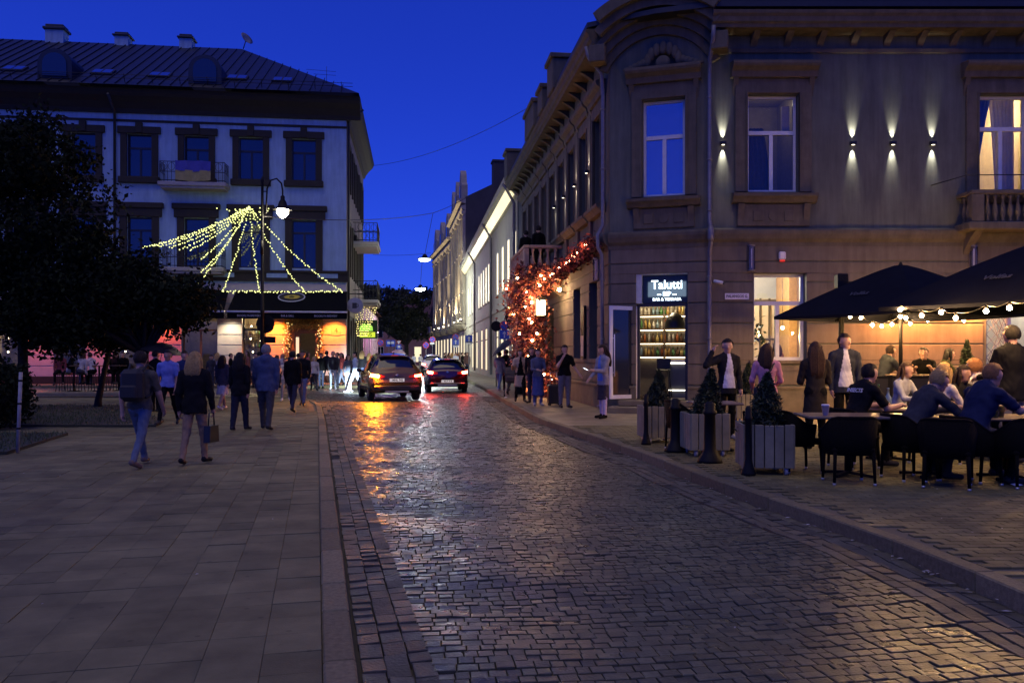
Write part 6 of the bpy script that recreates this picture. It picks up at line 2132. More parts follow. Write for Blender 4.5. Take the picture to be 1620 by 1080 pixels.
# ================================================================== CARS
def car(label, pos, rot, kind, paint, left_lamp, right_lamp, plate, glow=None):
    t = thing('car', label, 'car', FR(pos[0], pos[1], R(rot)))
    if kind == 'suv':
        keys = [  # y, half width, z bottom, belt, top, half roof
            (0.00, .78, .42, .86, .92, .60), (.05, .86, .36, .95, 1.02, .66), (.14, .90, .30, 1.02, 1.10, .70), (.30, .92, .27, 1.06, 1.30, .66), (.52, .93, .26, 1.07, 1.52, .60),
            (.72, .93, .26, 1.07, 1.60, .58), (1.4, .93, .25, 1.05, 1.66, .60), (2.1, .93, .25, 1.03, 1.65, .60), (2.6, .93, .25, 1.01, 1.55, .58), (3.1, .92, .25, 1.0, 1.24, .62),
            (3.4, .91, .26, .98, 1.06, .68), (4.0, .89, .28, .90, .98, .66), (4.3, .82, .32, .78, .86, .56), (4.42, .70, .40, .66, .72, .46)]
        wr, yw, trk = .345, (.82, 3.5), .80
    else:
        keys = [
            (0.00, .74, .40, .84, .88, .56), (.05, .82, .33, .92, .98, .62), (.14, .86, .28, .97, 1.04, .66), (.28, .88, .26, .99, 1.20, .62), (.48, .885, .25, 1.0, 1.36, .56),
            (.75, .885, .24, .99, 1.43, .55), (1.4, .885, .24, .97, 1.47, .56), (2.0, .885, .24, .95, 1.45, .56), (2.5, .885, .24, .93, 1.34, .55), (3.0, .875, .24, .92, 1.08, .6),
            (3.3, .86, .25, .89, .95, .64), (3.8, .84, .27, .82, .88, .6), (4.1, .77, .31, .72, .78, .5), (4.22, .66, .38, .6, .66, .4)]
        wr, yw, trk = .315, (.76, 3.3), .765
    # finer rings along the length
    K = np.array(keys)
    ys_ = sorted(set(list(np.linspace(0, K[-1, 0], 46)) + [k[0] for k in keys]))
    sec = []
    for y in ys_:
        w, zb_, zl, zt_, hr = [np.interp(y, K[:, 0], K[:, c]) for c in range(1, 6)]
        half = [(0, zb_), (w * .8, zb_), (w * .97, zb_ + .1), (w, zb_ + .24), (w * 1.0, .62 + .1 * (zl - .9)), (w * .985, zl - .03), (w * .95, zl), (hr + (w * .95 - hr) * .18, zt_ - .08 * min(1, (zt_ - zl) / .2) - .0), (hr * .9, zt_ - .015), (hr * .45, zt_ + .012), (0, zt_ + .018)]
        sec.append((y, half))
    V, F, MI = [], [], []
    nh = len(sec[0][1])
    ring = 2 * nh - 2
    for y, half in sec:
        pts = half + [(-x, z) for x, z in half[-2:0:-1]]
        V += [(x, y, z) for x, z in pts]
    def cls(y, j):
        jj = j if j < nh - 1 else ring - 1 - j
        # band jj joins half[jj] and half[jj+1]
        ztop = np.interp(y, K[:, 0], K[:, 4]); zl = np.interp(y, K[:, 0], K[:, 3])
        rear0, rear1 = (.17, .60) if kind == 'suv' else (.16, .6)
        if jj == 6 and ztop - zl > .18:
            if any(a < y < b for a, b in ((.62, .70), (1.45, 1.55), (2.45, 2.5))): return 2
            return 1 if .42 < y < 3.0 else 0
        if jj >= 8 and rear0 < y < rear1: return 1
        if jj in (7,) and rear0 + .1 < y < rear1 - .1: return 1
        if jj >= 8 and ((2.35 if kind == 'suv' else 2.2) < y < (3.3 if kind == 'suv' else 3.15)): return 1
        if jj <= 2: return 2
        return 0
    for i in range(len(sec) - 1):
        ym = (sec[i][0] + sec[i + 1][0]) / 2
        for j in range(ring):
            F.append((i * ring + j, (i + 1) * ring + j, (i + 1) * ring + (j + 1) % ring, i * ring + (j + 1) % ring)); MI.append(cls(ym, j))
    F.append(tuple(range(ring))); MI.append(0)
    F.append(tuple((len(sec) - 1) * ring + j for j in range(ring))[::-1]); MI.append(0)
    mb = MB(); mb.v = V; mb.f = F; mb.m = MI; mb.s = [True] * len(F)
    trimm = M('car_trim_black', (.015, .015, .016), .5)
    body = mk(mb, 'body', [paint, M('car_glass', (.01, .012, .016), .05, spec=1.0), trimm], t)
    me = body.data
    # wheels
    for yi in yw:
        for s in (-1, 1):
            wm_ = MB()
            prof = [(wr * .62, -.1), (wr * .9, -.11), (wr, -.07), (wr, .07), (wr * .9, .11), (wr * .62, .1)]
            n_ = 20
            Vv, Ff = [], []
            for (r_, x_) in prof:
                for j in range(n_):
                    a = 2 * math.pi * j / n_
                    Vv.append((s * trk + x_, yi + r_ * math.cos(a), wr + r_ * math.sin(a)))
            for i in range(len(prof) - 1):
                for j in range(n_):
                    Ff.append((i * n_ + j, i * n_ + (j + 1) % n_, (i + 1) * n_ + (j + 1) % n_, (i + 1) * n_ + j))
            tyre = mk(wm_.add(Vv, Ff, 0, True), 'wheel', M('tyre_rubber', (.014, .014, .014), .8), t)
            rm = MB()
            for k in range(10):
                a = 2 * math.pi * k / 10
                rm.beam((s * (trk + .09), yi, wr), (s * (trk + .09), yi + wr * .6 * math.cos(a), wr + wr * .6 * math.sin(a)), .04, .03)
            rm.tube([(s * (trk + .05), yi, wr), (s * (trk + .1), yi, wr)], .06, 10)
            mk(rm, 'rim', M('alloy_rim', (.3, .3, .32), .35, metal=.8), tyre)
            # arch liner
            am = MB(); 
            am.tube([(s * (trk + .1), yi + (wr + .05) * math.cos(a), wr + (wr + .05) * math.sin(a)) for a in np.linspace(-.25, math.pi + .25, 16)], .035, 6)
            mk(am, 'wheel_arch', trimm, t)
    z1 = .86 if kind == 'suv' else .84
    # lamps: wrap the corner
    hw = np.interp(.08, K[:, 0], K[:, 1])
    for s, (col, st, nm) in ((-1, left_lamp), (1, right_lamp)):
        lm = MB()
        hgt = .07 if kind == 'suv' else .085
        pts = [(s * .42, -.012), (s * .62, .0), (s * (hw - .05), .045), (s * (hw + .01), .16), (s * (hw + .035), .34)]
        Vv, Ff = [], []
        for k, (x_, y_) in enumerate(pts):
            hh_ = hgt * (.55 + .45 * min(1, k / 2)) if k < 4 else hgt * .6
            zc_ = z1 + .02 * k
            Vv += [(x_, y_ - .022, zc_ - hh_), (x_, y_ - .022, zc_ + hh_), (x_, y_ + .05, zc_ + hh_), (x_, y_ + .05, zc_ - hh_)]
        for k in range(len(pts) - 1):
            for j in range(4):
                Ff.append((k * 4 + j, k * 4 + (j + 1) % 4, k * 4 + 4 + (j + 1) % 4, k * 4 + 4 + j))
        Ff += [(0, 1, 2, 3), (len(Vv) - 4, len(Vv) - 1, len(Vv) - 2, len(Vv) - 3)]
        hous = mk(lm.add(Vv, Ff), 'tail_lamp', M('lamp_red_lens', (.16, .008, .006), .15, emit=(1, .03, .02), estr=.25), t)
        em = MB()
        for k in range(1, 3):
            (xa, ya), (xb, yb) = pts[k], pts[k + 1]
            zc_ = z1 + .02 * k
            em.beam((xa, ya - .03, zc_), (xb, yb - .03, zc_ + .02), .02, hgt * 1.15)
        mk(em, 'lit_element', E(nm, col, st), hous)
    # plate
    zp = .74 if kind == 'suv' else .50
    pt = mk(MB().box(-.26, -.035, zp - .057, .26, -.012, zp + .057, 0, .006), 'number_plate', M('plate_white', (.7, .7, .68), .4, emit=(1, .9, .75), estr=.35), t)
    text(plate, 'lettering', .1, trimm, pt, W[t] @ Matrix.Translation((.02, -.036, zp)) @ UP, .001, sx=.95, bold=.002)
    pl_ = MB().box(-.2, -.028, zp + .075, .2, .0, zp + .1)
    mk(pl_, 'plate_garnish', trimm, t)
    # bumper, skid plate, reflectors
    bp = MB(); bp.box(-hw + .06, -.055, .36, hw - .06, .06, .56 if kind == 'suv' else .44, 0, .04)
    bu = mk(bp, 'rear_bumper', paint if kind != 'suv' else trimm, t)
    mk(MB().box(-.42, -.065, .30, .42, .05, .37, 0, .02), 'skid_plate', M('silver_trim', (.4, .4, .4), .35, metal=.7), t)
    for s in (-1, 1):
        mk(MB().box(s * .58 - .1, -.064, .47, s * .58 + .1, -.05, .5), 'reflector', M('reflector_red', (.3, .01, .01), .3), t)
    # mirrors, wiper, roof fin, badge, handle line
    for s in (-1, 1):
        mk(MB().box(s * .93, 2.55, .98, s * 1.1, 2.68, 1.12, 0, .04).box(s * .86, 2.6, 1.0, s * .95, 2.66, 1.05), 'wing_mirror', trimm, t)
    zroof = np.interp(1.0, K[:, 0], K[:, 4])
    mk(MB().prism([(.78, zroof), (.95, zroof), (.8, zroof + .09)], -.012, .012, 'yz'), 'roof_fin', trimm, t)
    mk(MB().tube([(0, .12, 1.1 if kind == 'suv' else 1.04), (.28, .2, 1.18 if kind == 'suv' else 1.1)], .008, 5), 'wiper', trimm, t)
    mk(MB().prism([(.055 * math.cos(a), .04 * math.sin(a) + z1 + .06) for a in np.linspace(0, 6.28, 13)[:-1]], -.03, -.0, 'xz'), 'badge', M('chrome', (.6, .6, .6), .2, metal=1.0), t)
    zs = np.interp(.6, K[:, 0], K[:, 4])
    mk(MB().box(-.55, .42 if kind == 'suv' else .38, zs - .0, .55, .62, zs + .035, 0, .015), 'roof_spoiler', paint, t)
    mk(MB().box(-.12, .46, zs + .036, .12, .5, zs + .05), 'high_stop_lamp', M('stop_lens', (.2, .01, .01), .3, emit=(1, .05, .03), estr=.8), t)
    # headlights throw light ahead
    for s in (-1, 1):
        wmat = W[t]
        hl = mk(MB().ball((s * .62, K[-1, 0] - .12, .68), (.16, .12, .08), 10, 6), 'head_lamp', E('headlamp_lens', (.8, .92, 1), 12, False), t)
        spot('head_light', wmat @ Vector((s * .6, K[-1, 0] + .12, .68)), wmat.to_3x3() @ Vector((0, 1, -.17)), 6500 if glow is None else glow, (.72, .88, 1.0), 36, .5, .06, t)
    return t


paint_glow = M('paint_indicator_glow', (.16, .085, .012), .38, metal=.25, var=.04, coat=1.0)  # orange glow of the flashing indicator put into the body colour
paint_bk = M('paint_dark_plum', (.06, .008, .014), .25, metal=.3, var=.04, coat=1.0)
paint_wh = M('paint_white', (.6, .58, .58), .3, var=.04, coat=1.0)
RED = ((1, .045, .02), 230.0, 'tail_red')
car('orange SUV coloured by the glow of its flashing left indicator, with red tail lamp', (xat(628, 28.6), 28.6), 17, 'suv', paint_glow, ((1, .27, .006), 2600.0, 'indicator_amber'), ((1, .045, .02), 110.0, 'tail_red_dim'), 'MNL 742')
car('dark plum hatchback with red tail lamps lit beside the glow-coloured SUV', (xat(708, 34.9), 34.9), 7.5, 'hatch', paint_bk, RED, RED, 'KLT 318')
car('white SUV with red tail lamps far down the street', (xat(685, 66), 66), 6.8, 'suv', paint_wh, RED, RED, 'HBS 560', 500)

# ================================================================== TREES AND PLANTS
def leaves_mesh(name, C, size, mat, rad=None, flat=.6):
    """leaf-sized faces at points C"""
    n = len(C)
    a = rng.normal(size=(n, 3)); a /= np.linalg.norm(a, axis=1)[:, None]
    b = rng.normal(size=(n, 3)); b -= (b * a).sum(1)[:, None] * a; b /= np.linalg.norm(b, axis=1)[:, None]
    s = size * rng.uniform(.6, 1.4, n)[:, None]
    V = np.stack([C - a * s, C + b * s * flat, C + a * s, C - b * s * flat], 1).reshape(-1, 3)
    F = np.arange(n * 4).reshape(-1, 4)
    return np_mesh(name, V, F, mat)


m_bark = M('tree_bark', (.015, .012, .008), .95, var=.4, scale=12, bump=.6, bscale=25)
m_leaf = M('tree_leaves', (.012, .018, .006), .9, spec=.15, var=.3, scale=.8, island=.45, geo=True)


def tree(label, x, y, h, trunk_h, crown, nclump, nleaf, leaf=.07, lean=0.0, mat=None, group=None, r0=.17, z0=ZP):
    """crown: list of ellipsoids (cx,cy,cz,rx,ry,rz) relative to the foot"""
    t = thing('deciduous_tree', label, 'tree', FR(x, y, 0, z0), group)
    mb = MB()
    top = Vector((lean, 0, trunk_h))
    mb.tube([(0, 0, -.1), (.02, 0, .25), (lean * .4, .03, trunk_h * .5), top], [r0 * 1.4, r0, r0 * .8, r0 * .7], 9)
    br = []
    for (cx_, cy_, cz_, rx_, ry_, rz_) in crown:
        for k in range(7):
            d = rng.normal(size=3); d /= np.linalg.norm(d)
            e = Vector((cx_ + d[0] * rx_ * .75, cy_ + d[1] * ry_ * .75, cz_ + abs(d[2]) * rz_ * .7 - rz_ * .1))
            m_ = top.lerp(e, .45) + Vector((rng.normal(0, .2), rng.normal(0, .2), .15))
            mb.tube([top * .93, m_, e], [r0 * .45, r0 * .22, .015], 6)
            br.append(e)
    mk(mb, 'trunk', m_bark, t)
    pts = []
    per = nleaf // (nclump * len(crown))
    for (cx_, cy_, cz_, rx_, ry_, rz_) in crown:
        for k in range(nclump):
            d = rng.normal(size=3); d /= np.linalg.norm(d)
            rr = rng.uniform(.35, 1.02) ** .6
            c = np.array([cx_, cy_, cz_]) + d * np.array([rx_, ry_, rz_]) * rr
            pts.append(c + rng.normal(size=(per, 3)) * np.array([.32, .32, .24]) * (rx_ / 2.2) ** .5)
    C = np.concatenate(pts)
    mk(leaves_mesh('crown', C, leaf, mat or m_leaf), 'crown', None, t)
    return t


TG = 'trees on the lawn in front of the bar'
tree('tall dark leafy tree at the left edge of the square', -14.0, 23.5, 8.8, 2.6, [(-.3, 0, 5.4, 2.7, 2.2, 2.7), (-1.3, .3, 3.6, 2.4, 2, 1.7), (1.1, 0, 4.2, 1.8, 1.8, 1.9), (.2, 0, 7.0, 1.7, 1.6, 1.5)], 46, 26000, .075, group=TG)
tree('low spreading dark tree in front of the left awning', -10.3, 23.0, 6, 1.7, [(.1, 0, 3.2, 1.5, 1.4, 1.15), (1.0, 0, 3.05, 1.0, 1.0, .8), (-1.4, 0, 3.1, 1.5, 1.4, 1.35), (-2.4, 0, 2.7, 1.4, 1.3, 1.1), (-1.7, 0, 2.25, 1.3, 1.2, .62)], 34, 21000, .07, group=TG)
tree('leaning slim tree behind the lawn', -12.3, 24.4, 4, 1.8, [(.2, 0, 3.0, 1.3, 1.2, 1.0)], 30, 5000, .07, lean=.35, group=TG, r0=.1)
# shrub border at the left edge
def shrub(label, x, y, rx_, rz_, n=3500, z0=ZP, mat=None, group=None):
    t = thing('shrub', label, 'shrub', FR(x, y, 0, z0), group)
    mb = MB()
    for k in range(9):
        a = rng.uniform(0, 6.28); mb.tube([(0, 0, 0), (.5 * rx_ * math.cos(a), .5 * rx_ * math.sin(a), rz_ * 1.2)], [.03, .01], 5)
    mk(mb, 'stem', m_bark, t)
    d = rng.normal(size=(n, 3)); d /= np.linalg.norm(d, axis=1)[:, None]
    C = d * np.array([rx_, rx_, rz_]) * (rng.uniform(.3, 1, (n, 1)) ** .5) * (1 + .15 * np.sin(d[:, :1] * 7 + d[:, 1:2] * 9)) + np.array([0, 0, rz_])
    mk(leaves_mesh('foliage', C[C[:, 2] > 0], .05, mat or m_leaf), 'foliage', None, t)
    return t
for x, y, w in ((-11.0, 17.4, 'leftmost of the dark shrubs by the thin post'), (-12.2, 19.2, 'dark shrub behind the others at the left edge')):
    shrub('bushy ' + w, x, y, .85, .75, group='shrubs at the left edge')
# tree that closes the street
m_leafd = M('far_tree_leaves', (.010, .014, .007), .7, var=.3, scale=.5, island=.4, geo=True)
tree('big dark street tree far down the street under the white lamp', -14.4, 112, 13, 3.2, [(.3, 0, 8.2, 2.4, 2.4, 2.6), (-1.6, 0, 6.4, 2.2, 2.2, 2.2), (1.6, 0, 5.6, 1.6, 1.6, 2.0), (-4.6, 2, 7.9, 2.4, 2.4, 1.5), (-7.2, 2, 7.2, 2.2, 2.4, 1.3)], 40, 24000, .17, mat=m_leafd, r0=.4, z0=0)
tree('taller dark tree behind the far pink house', -23, 138, 15, 5, [(0, 0, 10, 5.5, 4, 3.4), (6, 0, 10.4, 5, 4, 2.8)], 40, 12000, .26, mat=m_leafd, r0=.4, z0=0)

# ================================================================== LAMPS, WIRES, STRING LIGHTS
m_lampb = M('lamp_iron_black', (.007, .007, .007), .6, spec=.2)
LPX, LPY = xat(415, 27.5), 27.5
lp_ = thing('street_lamp', 'black gooseneck street lamp post with lit bell shade on the square', 'street lamp', FR(LPX, LPY, 0, ZP))
mb = MB().lathe([(.16, 0), (.16, .12), (.11, .2), (.1, .9), (.13, .95), (.075, 1.05), (.06, 3.0), (.08, 3.05), (.055, 3.1), (.045, 7.35), (.06, 7.4), (.02, 7.55)], n=12)
mk(mb, 'post', m_lampb, lp_)
zz0 = 6.3
arc = [(.0, 0, zz0), (.12, 0, zz0 + .02), (.14, 0, zz0 + .4), (.16, 0, zz0 + .85), (.28, 0, zz0 + 1.12), (.48, 0, zz0 + 1.18), (.64, 0, zz0 + 1.02), (.68, 0, zz0 + .78), (.68, 0, zz0 + .6)]
mk(MB().tube(arc, .028, 8).tube([(0, 0, zz0 + .75), (.16, 0, zz0 + .75)], .018, 6), 'arm', m_lampb, lp_)
hz = zz0 + .1
mk(MB().lathe([(.03, .52), (.07, .48), (.07, .38), (.12, .3), (.16, .16), (.30, .06), (.32, .03), (.30, .03), (.14, .14)], (.68, 0, hz), 18, caps=False), 'shade', m_lampb, lp_)
mk(MB().lathe([(.14, .12), (.2, .04), (.19, -.08), (.1, -.2), (.02, -.24)], (.68, 0, hz), 14), 'globe', E('street_globe', (1, .9, .68), 28.0), lp_)
point('street_lamp_light', W[lp_] @ Vector((.68, 0, hz - .35)), 260, (1, .86, .6), .12, lp_)
mk(MB().tube([(0, -.06, 4.95), (0, -.06, 5.4)], .05, 8), 'junction_box', m_lampb, lp_)
# traffic sign (seen from behind) fixed on the post
ts = thing('road_sign', 'round road sign seen from behind on the gooseneck lamp post', 'road sign', FR(LPX, LPY, 0, ZP + 2.62))
mk(MB().tube([(.07, .1, 0), (.07, .115, 0)], .31, 24), 'disc', m_lampb, ts)
mk(MB().box(-.05, .05, -.03, .2, .1, .03).box(-.05, .05, -.63, .42, .09, -.42), 'back_bracket', m_lampb, ts)

# ---- fairy light tent from the lamp post to the awning
m_wire = M('cable_black', (.01, .01, .012), .6)
ap = Vector((xat(398, 43), 42.6, zat(330, 43)))
def awp(px, py, Y): return at(px, py, Y)
ends = [(541, 461, 43.9), (482, 461, 43.7), (411, 461, 43.5), (352, 461, 43.3), (318, 430, 42.8), (312, 450, 42.8), (318, 410, 42.4), (300, 396, 42.0), (285, 394, 41.8), (268, 392, 41.6), (252, 390, 41.5), (238, 390, 41.4), (226, 392, 41.3)]
ft = thing('fairy_light_tent', 'tent of yellow-white fairy lights strung from a high point down to the awnings', 'string lights', FR(ap.x, ap.y, 0, ap.z))
mbb_all = 0
E_fairy = E('fairy_warm', (.92, .95, .32), 2.2, False)
def strand(p0, p1, sag, n, jit, name='strand'):
    pts, mbb = [], MB()
    for i in range(n + 1):
        t = i / n
        p = p0.lerp(p1, t) + Vector((0, 0, -sag * math.sin(math.pi * t)))
        pts.append(p)
        q = p + Vector((random.gauss(0, jit), random.gauss(0, jit), random.gauss(0, jit)))
        mbb.ball(q, .034, 5, 4)
    w = mk(MB().tube(pts[::2] + [pts[-1]], .008, 4), name, m_wire, ft, Matrix.Identity(4))
    tag(mk(mbb, 'bulbs', E_fairy, w, Matrix.Identity(4)), kind='stuff')
for k, (px, py, Y) in enumerate(ends):
    e_ = awp(px, py, Y)
    strand(ap, e_, .35 if k < 5 else .22, int((e_ - ap).length / .12), .022)
for (a, b) in (((352, 461, 43.3), (541, 461, 43.9)),):
    strand(awp(*a), awp(*b), .02, 62, .03)
# dense knot of lights around the high point
mbb = MB()
for k in range(26):
    d = Vector((random.gauss(-.35, .55), random.gauss(0, .2), -abs(random.gauss(0, .22)) - .03))
    mbb.ball(ap + d, .034, 5, 4)
tag(mk(mbb, 'bulbs', E_fairy, ft, Matrix.Identity(4)), kind='stuff')
# support cable to the lamp post
pole_top = Vector((LPX, LPY, 6.25))
def cable(p0, p1, sag, label, r=.012, n=18, cat='cable'):
    pts = [p0.lerp(p1, i / n) + Vector((0, 0, -sag * 4 * (i / n) * (1 - i / n))) for i in range(n + 1)]
    o = mk(MB().tube(pts, r, 5), 'overhead_cable', m_wire)
    return tag(o, label, cat, 'overhead cables')
knot = at(685, 337, 48)
cable(pole_top, knot, .25, 'overhead cable from the lamp post to the hanging lamp knot', .016)
cable(knot, at(748, 306, 52), .1, 'overhead cable from the lamp knot to the long pale house', .016)
cable(at(592, 262, 46), at(862, 155, 33), .5, 'long thin cable crossing the sky between both buildings', .011)
cable(at(590, 403, 60), at(682, 400, 60), .1, 'thin low cable crossing the far street', .012)
def hanging(label, px, py, Y, top, power, size, glow):
    p = at(px, py, Y)
    t = thing('hanging_street_lamp', label, 'street lamp', FR(p.x, p.y, 0, p.z) @ Matrix.Scale(size, 4), 'lamps hung over the street')
    mk(MB().tube([((top[0] - p.x) / size, (top[1] - p.y) / size, (top[2] - p.z) / size), (0, 0, .2)], .014, 5), 'suspension', m_wire, t)
    mk(MB().lathe([(.05, .26), (.12, .22), (.16, .1), (.42, .0), (.44, -.03), (.40, -.03), (.1, .06)], (0, 0, 0), 16, caps=False), 'shade', m_lampb, t)
    mk(MB().lathe([(.36, -.02), (.3, -.12), (.12, -.18), (.01, -.19)], (0, 0, 0), 14), 'globe', E('hang_globe_%d' % int(glow), (.9, 1, .95), glow), t)
    point('hanging_light', (p.x, p.y, p.z - .4), power, (.9, 1, .92), .15, t)
hanging('lit bell lamp hanging from the cable knot over the street', 672, 409, 48, knot, 300, 1, 6)
hanging('bright white lamp over the far street in front of the dark tree', 665, 456, 78, at(668, 412, 78), 2500, 1.35, 60)

# ================================================================== RED LEAF DECORATION ON THE STREET ENTRANCE
m_red = M('red_dried_leaves', (.34, .085, .045), .7, var=.4, scale=3, island=.5, geo=True)
m_redk = M('dark_red_leaves', (.07, .012, .014), .7, var=.4, scale=3, island=.5, geo=True)
m_blush = M('blush_leaves', (.55, .25, .16), .7, var=.3, scale=3, island=.4, geo=True)
E_amber = E('amber_bulb', (1, .5, .2), 130.0)
deco = thing('leaf_arch', 'arch of red and blush dried leaves with glowing bulbs around the street entrance', 'decoration', F_S @ Matrix.Translation((sx(30.5), -.6, ZR)))
def cloud(cs, per, sd):
    return np.concatenate([np.array(c) + rng.normal(size=(per, 3)) * np.array(sd) for c in cs])
FSn = np.array(F_S)
def toS(P):
    return P @ FSn[:3, :3].T + FSn[:3, 3]
# a column of leaves at the near outer side of the balcony, up to the rail, spreading along the top
path = []
for t in np.linspace(0, 1, 30):
    z = .4 + 4.1 * t
    path.append((sx(29.0) + .12 * math.sin(t * 9), -.62 - .38 * math.sin(t * 2.4) - .2 * t + .12 * math.sin(t * 14), z))
C1 = toS(cloud(path, 210, (.2, .26, .16)))
path2 = []
for t in np.linspace(0, 1, 18):
    path2.append((sx(29.1) - 0.4 * t, -.55 - .85 * t, 4.15 + .35 * t + .12 * math.sin(t * 7)))
C2 = toS(cloud(path2, 150, (.2, .2, .2)))
path3 = [(sx(30.2) - .1 * k, -1.0 - .04 * k, .5 + .3 * k) for k in range(13)]
C3 = toS(cloud(path3, 260, (.26, .22, .2)))
mk(leaves_mesh('leaves_dark', np.concatenate([C1[::3], C2[::3]]), .075, m_redk), 'dark_leaves', None, deco, Matrix.Identity(4))
mk(leaves_mesh('leaves_red', np.concatenate([C1[1::3], C2[1::3], C3[::3]]), .07, m_red), 'red_leaves', None, deco, Matrix.Identity(4))
mk(leaves_mesh('leaves_blush', np.concatenate([C1[2::9], C3[1::3], C3[2::3]]), .06, m_blush), 'blush_leaves', None, deco, Matrix.Identity(4))
mb = MB()
for c in path[::2] + path2[::3] + path3[::3]:
    p = F_S @ Vector((c[0] + .22, c[1] + random.uniform(-.3, .3), c[2] + random.uniform(-.12, .12)))
    b_ = MB().ball(tuple(p), .04, 8, 5)
    mk(b_, 'bulb', E_amber, deco, Matrix.Identity(4))
# garland along the string course
gar = thing('leaf_garland', 'red leaf garland with lights along the ledge beside the corner', 'garland', F_S @ Matrix.Translation((sx(26), -.2, 4.6)))
pg = [(sx(29.0) + (LS - .35 - sx(29.0)) * t, -.34, 4.62 + .06 * math.sin(t * 22) - .25 * (1 - t)) for t in np.linspace(0, 1, 46)]
CG = toS(cloud(pg, 70, (.1, .12, .11)))
mk(leaves_mesh('leaves', CG[::2], .06, m_red), 'red_leaves', None, gar, Matrix.Identity(4))
mk(leaves_mesh('leaves', CG[1::2], .06, m_redk), 'dark_leaves', None, gar, Matrix.Identity(4))
for c in pg[1::3]:
    p = F_S @ Vector((c[0], c[1] - .14, c[2] + random.uniform(-.05, .08)))
    mk(MB().ball(tuple(p), .028, 6, 4), 'bulb', E('garland_bulb', (1, .32, .16), 90.0), gar, Matrix.Identity(4))
# bright lantern hung under the balcony
lpos = at(854, 488, 29.2)
ln = thing('hanging_lantern', 'brightly glowing square lantern hung under the decorated balcony', 'lantern', FR(lpos.x, lpos.y - .5, .1, lpos.z) @ Matrix.Scale(1.05, 4))
fm = MB()
for a, b in ((-1, -1), (1, -1), (1, 1), (-1, 1)):
    fm.box(a * .17 - .015, b * .17 - .015, -.26, a * .17 + .015, b * .17 + .015, .26)
fm.box(-.19, -.19, .26, .19, .19, .3); fm.box(-.19, -.19, -.3, .19, .19, -.26)
fm.lathe([(.2, .3), (.05, .45), (.02, .5)], n=4); fm.tube([(0, 0, .5), (0, 0, 1.1)], .012, 5)
mk(fm, 'frame', m_lampb, ln)
mk(MB().box(-.14, -.14, -.24, .14, .14, .24), 'glass', E('lantern_glow', (1, .74, .4), 26.0), ln)
point('lantern_light', (lpos.x - .1, lpos.y - .35, lpos.z), 120, (1, .6, .28), .15, ln)
point('lantern_light', (lpos.x - .2, lpos.y - .8, 3.6), 90, (1, .5, .24), .2, ln)
# wall lamp at the end of the leaf arch
wl = thing('wall_torch', 'small bright wall lamp beside the leaf arch', 'wall lamp', F_S @ Matrix.Translation((sx(28.2), -.05, zat(463, 28.2))))
mk(MB().tube([(0, 0, 0), (0, -.2, .05)], .02, 6), 'arm', m_lampb, wl)
mk(MB().ball((0, -.22, .1), .07, 8, 6), 'bulb', E('torch_bulb', (1, .72, .35), 60), wl)
point('torch_light', W[wl] @ Vector((.0, -.35, .1)), 60, (1, .6, .28), .06, wl)

# ================================================================== STREET SIGNS
m_blue = M('sign_blue', (.02, .05, .4), .5, emit=(.1, .2, 1), estr=.03)
m_sred = M('sign_red', (.4, .02, .03), .5)
m_swh = M('sign_face_white', (.6, .6, .6), .5)
m_spole = M('sign_pole_grey', (.2, .2, .21), .5, metal=.5)
def road_sign(label, px, Y, items, x=None):
    """items: (kind, py, size)"""
    X = xat(px, Y)
    items = [(a_, b_, c_ * .75) for a_, b_, c_ in items]
    t = thing('road_sign', label, 'road sign', FR(X, Y, 0, 0), 'road signs along the street')
    top = max(zat(py, Y) for _, py, _ in items)
    mk(MB().tube([(0, .03, 0), (0, .03, top + .35)], .03, 8), 'pole', m_spole, t)
    for kind, py, s in items:
        z = zat(py, Y)
        if kind == 'nostop':
            d = mk(MB().tube([(0, -.01, z), (0, -.03, z)], s, 24), 'disc', m_sred, t)
            mk(MB().tube([(0, -.03, z), (0, -.036, z)], s * .8, 24), 'field', m_blue, d)
            mk(MB().beam((-s * .6, -.04, z + s * .6), (s * .6, -.04, z - s * .6), .01, s * .18), 'bar', m_sred, d)
        elif kind == 'arrow':
            d = mk(MB().box(-s, -.03, z - s, s, -.01, z + s, 0, .01), 'plate', m_blue, t)
            mk(MB().prism([(-s * .12, z - s * .7), (s * .12, z - s * .7), (s * .12, z + s * .15), (s * .4, z + s * .15), (0, z + s * .75), (-s * .4, z + s * .15), (-s * .12, z + s * .15)], -.036, -.031, 'xz'), 'arrow', m_swh, d)
        elif kind == 'plate':
            mk(MB().box(-s, -.03, z - s * .5, s, -.01, z + s * .5, 0, .01), 'plate', m_swh, t)
        elif kind == 'dark':
            mk(MB().tube([(0, -.01, z), (0, -.03, z)], s, 24), 'disc', m_lampb, t)
        elif kind == 'yield':
            d = mk(MB().prism([(-s, z + s * .8), (s, z + s * .8), (0, z - s * .9)], -.03, -.01, 'xz'), 'triangle', m_sred, t)
            mk(MB().prism([(-s * .7, z + s * .62), (s * .7, z + s * .62), (0, z - s * .6)], -.036, -.031, 'xz'), 'field', m_swh, d)
        elif kind == 'blue':
            d = mk(MB().box(-s, -.03, z - s * 1.2, s, -.01, z + s * 1.2, 0, .01), 'plate', m_blue, t)
            mk(MB().box(-s * .5, -.036, z - s * .2, s * .6, -.031, z + s * .7), 'pictogram', m_swh, d)
    return t
road_sign('no stopping sign above a blue ahead-only arrow by the pale house', 798, 38.5, [('nostop', 515, .3), ('arrow', 529, .3)])
road_sign('dark round sign beside the no stopping sign', 785, 38.8, [('dark', 516, .33)])
road_sign('no stopping sign above a blue arrow far down the right pavement', 721, 66, [('nostop', 533, .36), ('arrow', 541, .36), ('plate', 547, .3)])
road_sign('blue arrow plate beside the lit shopfronts', 742, 58, [('arrow', 536, .34), ('plate', 542, .28)])
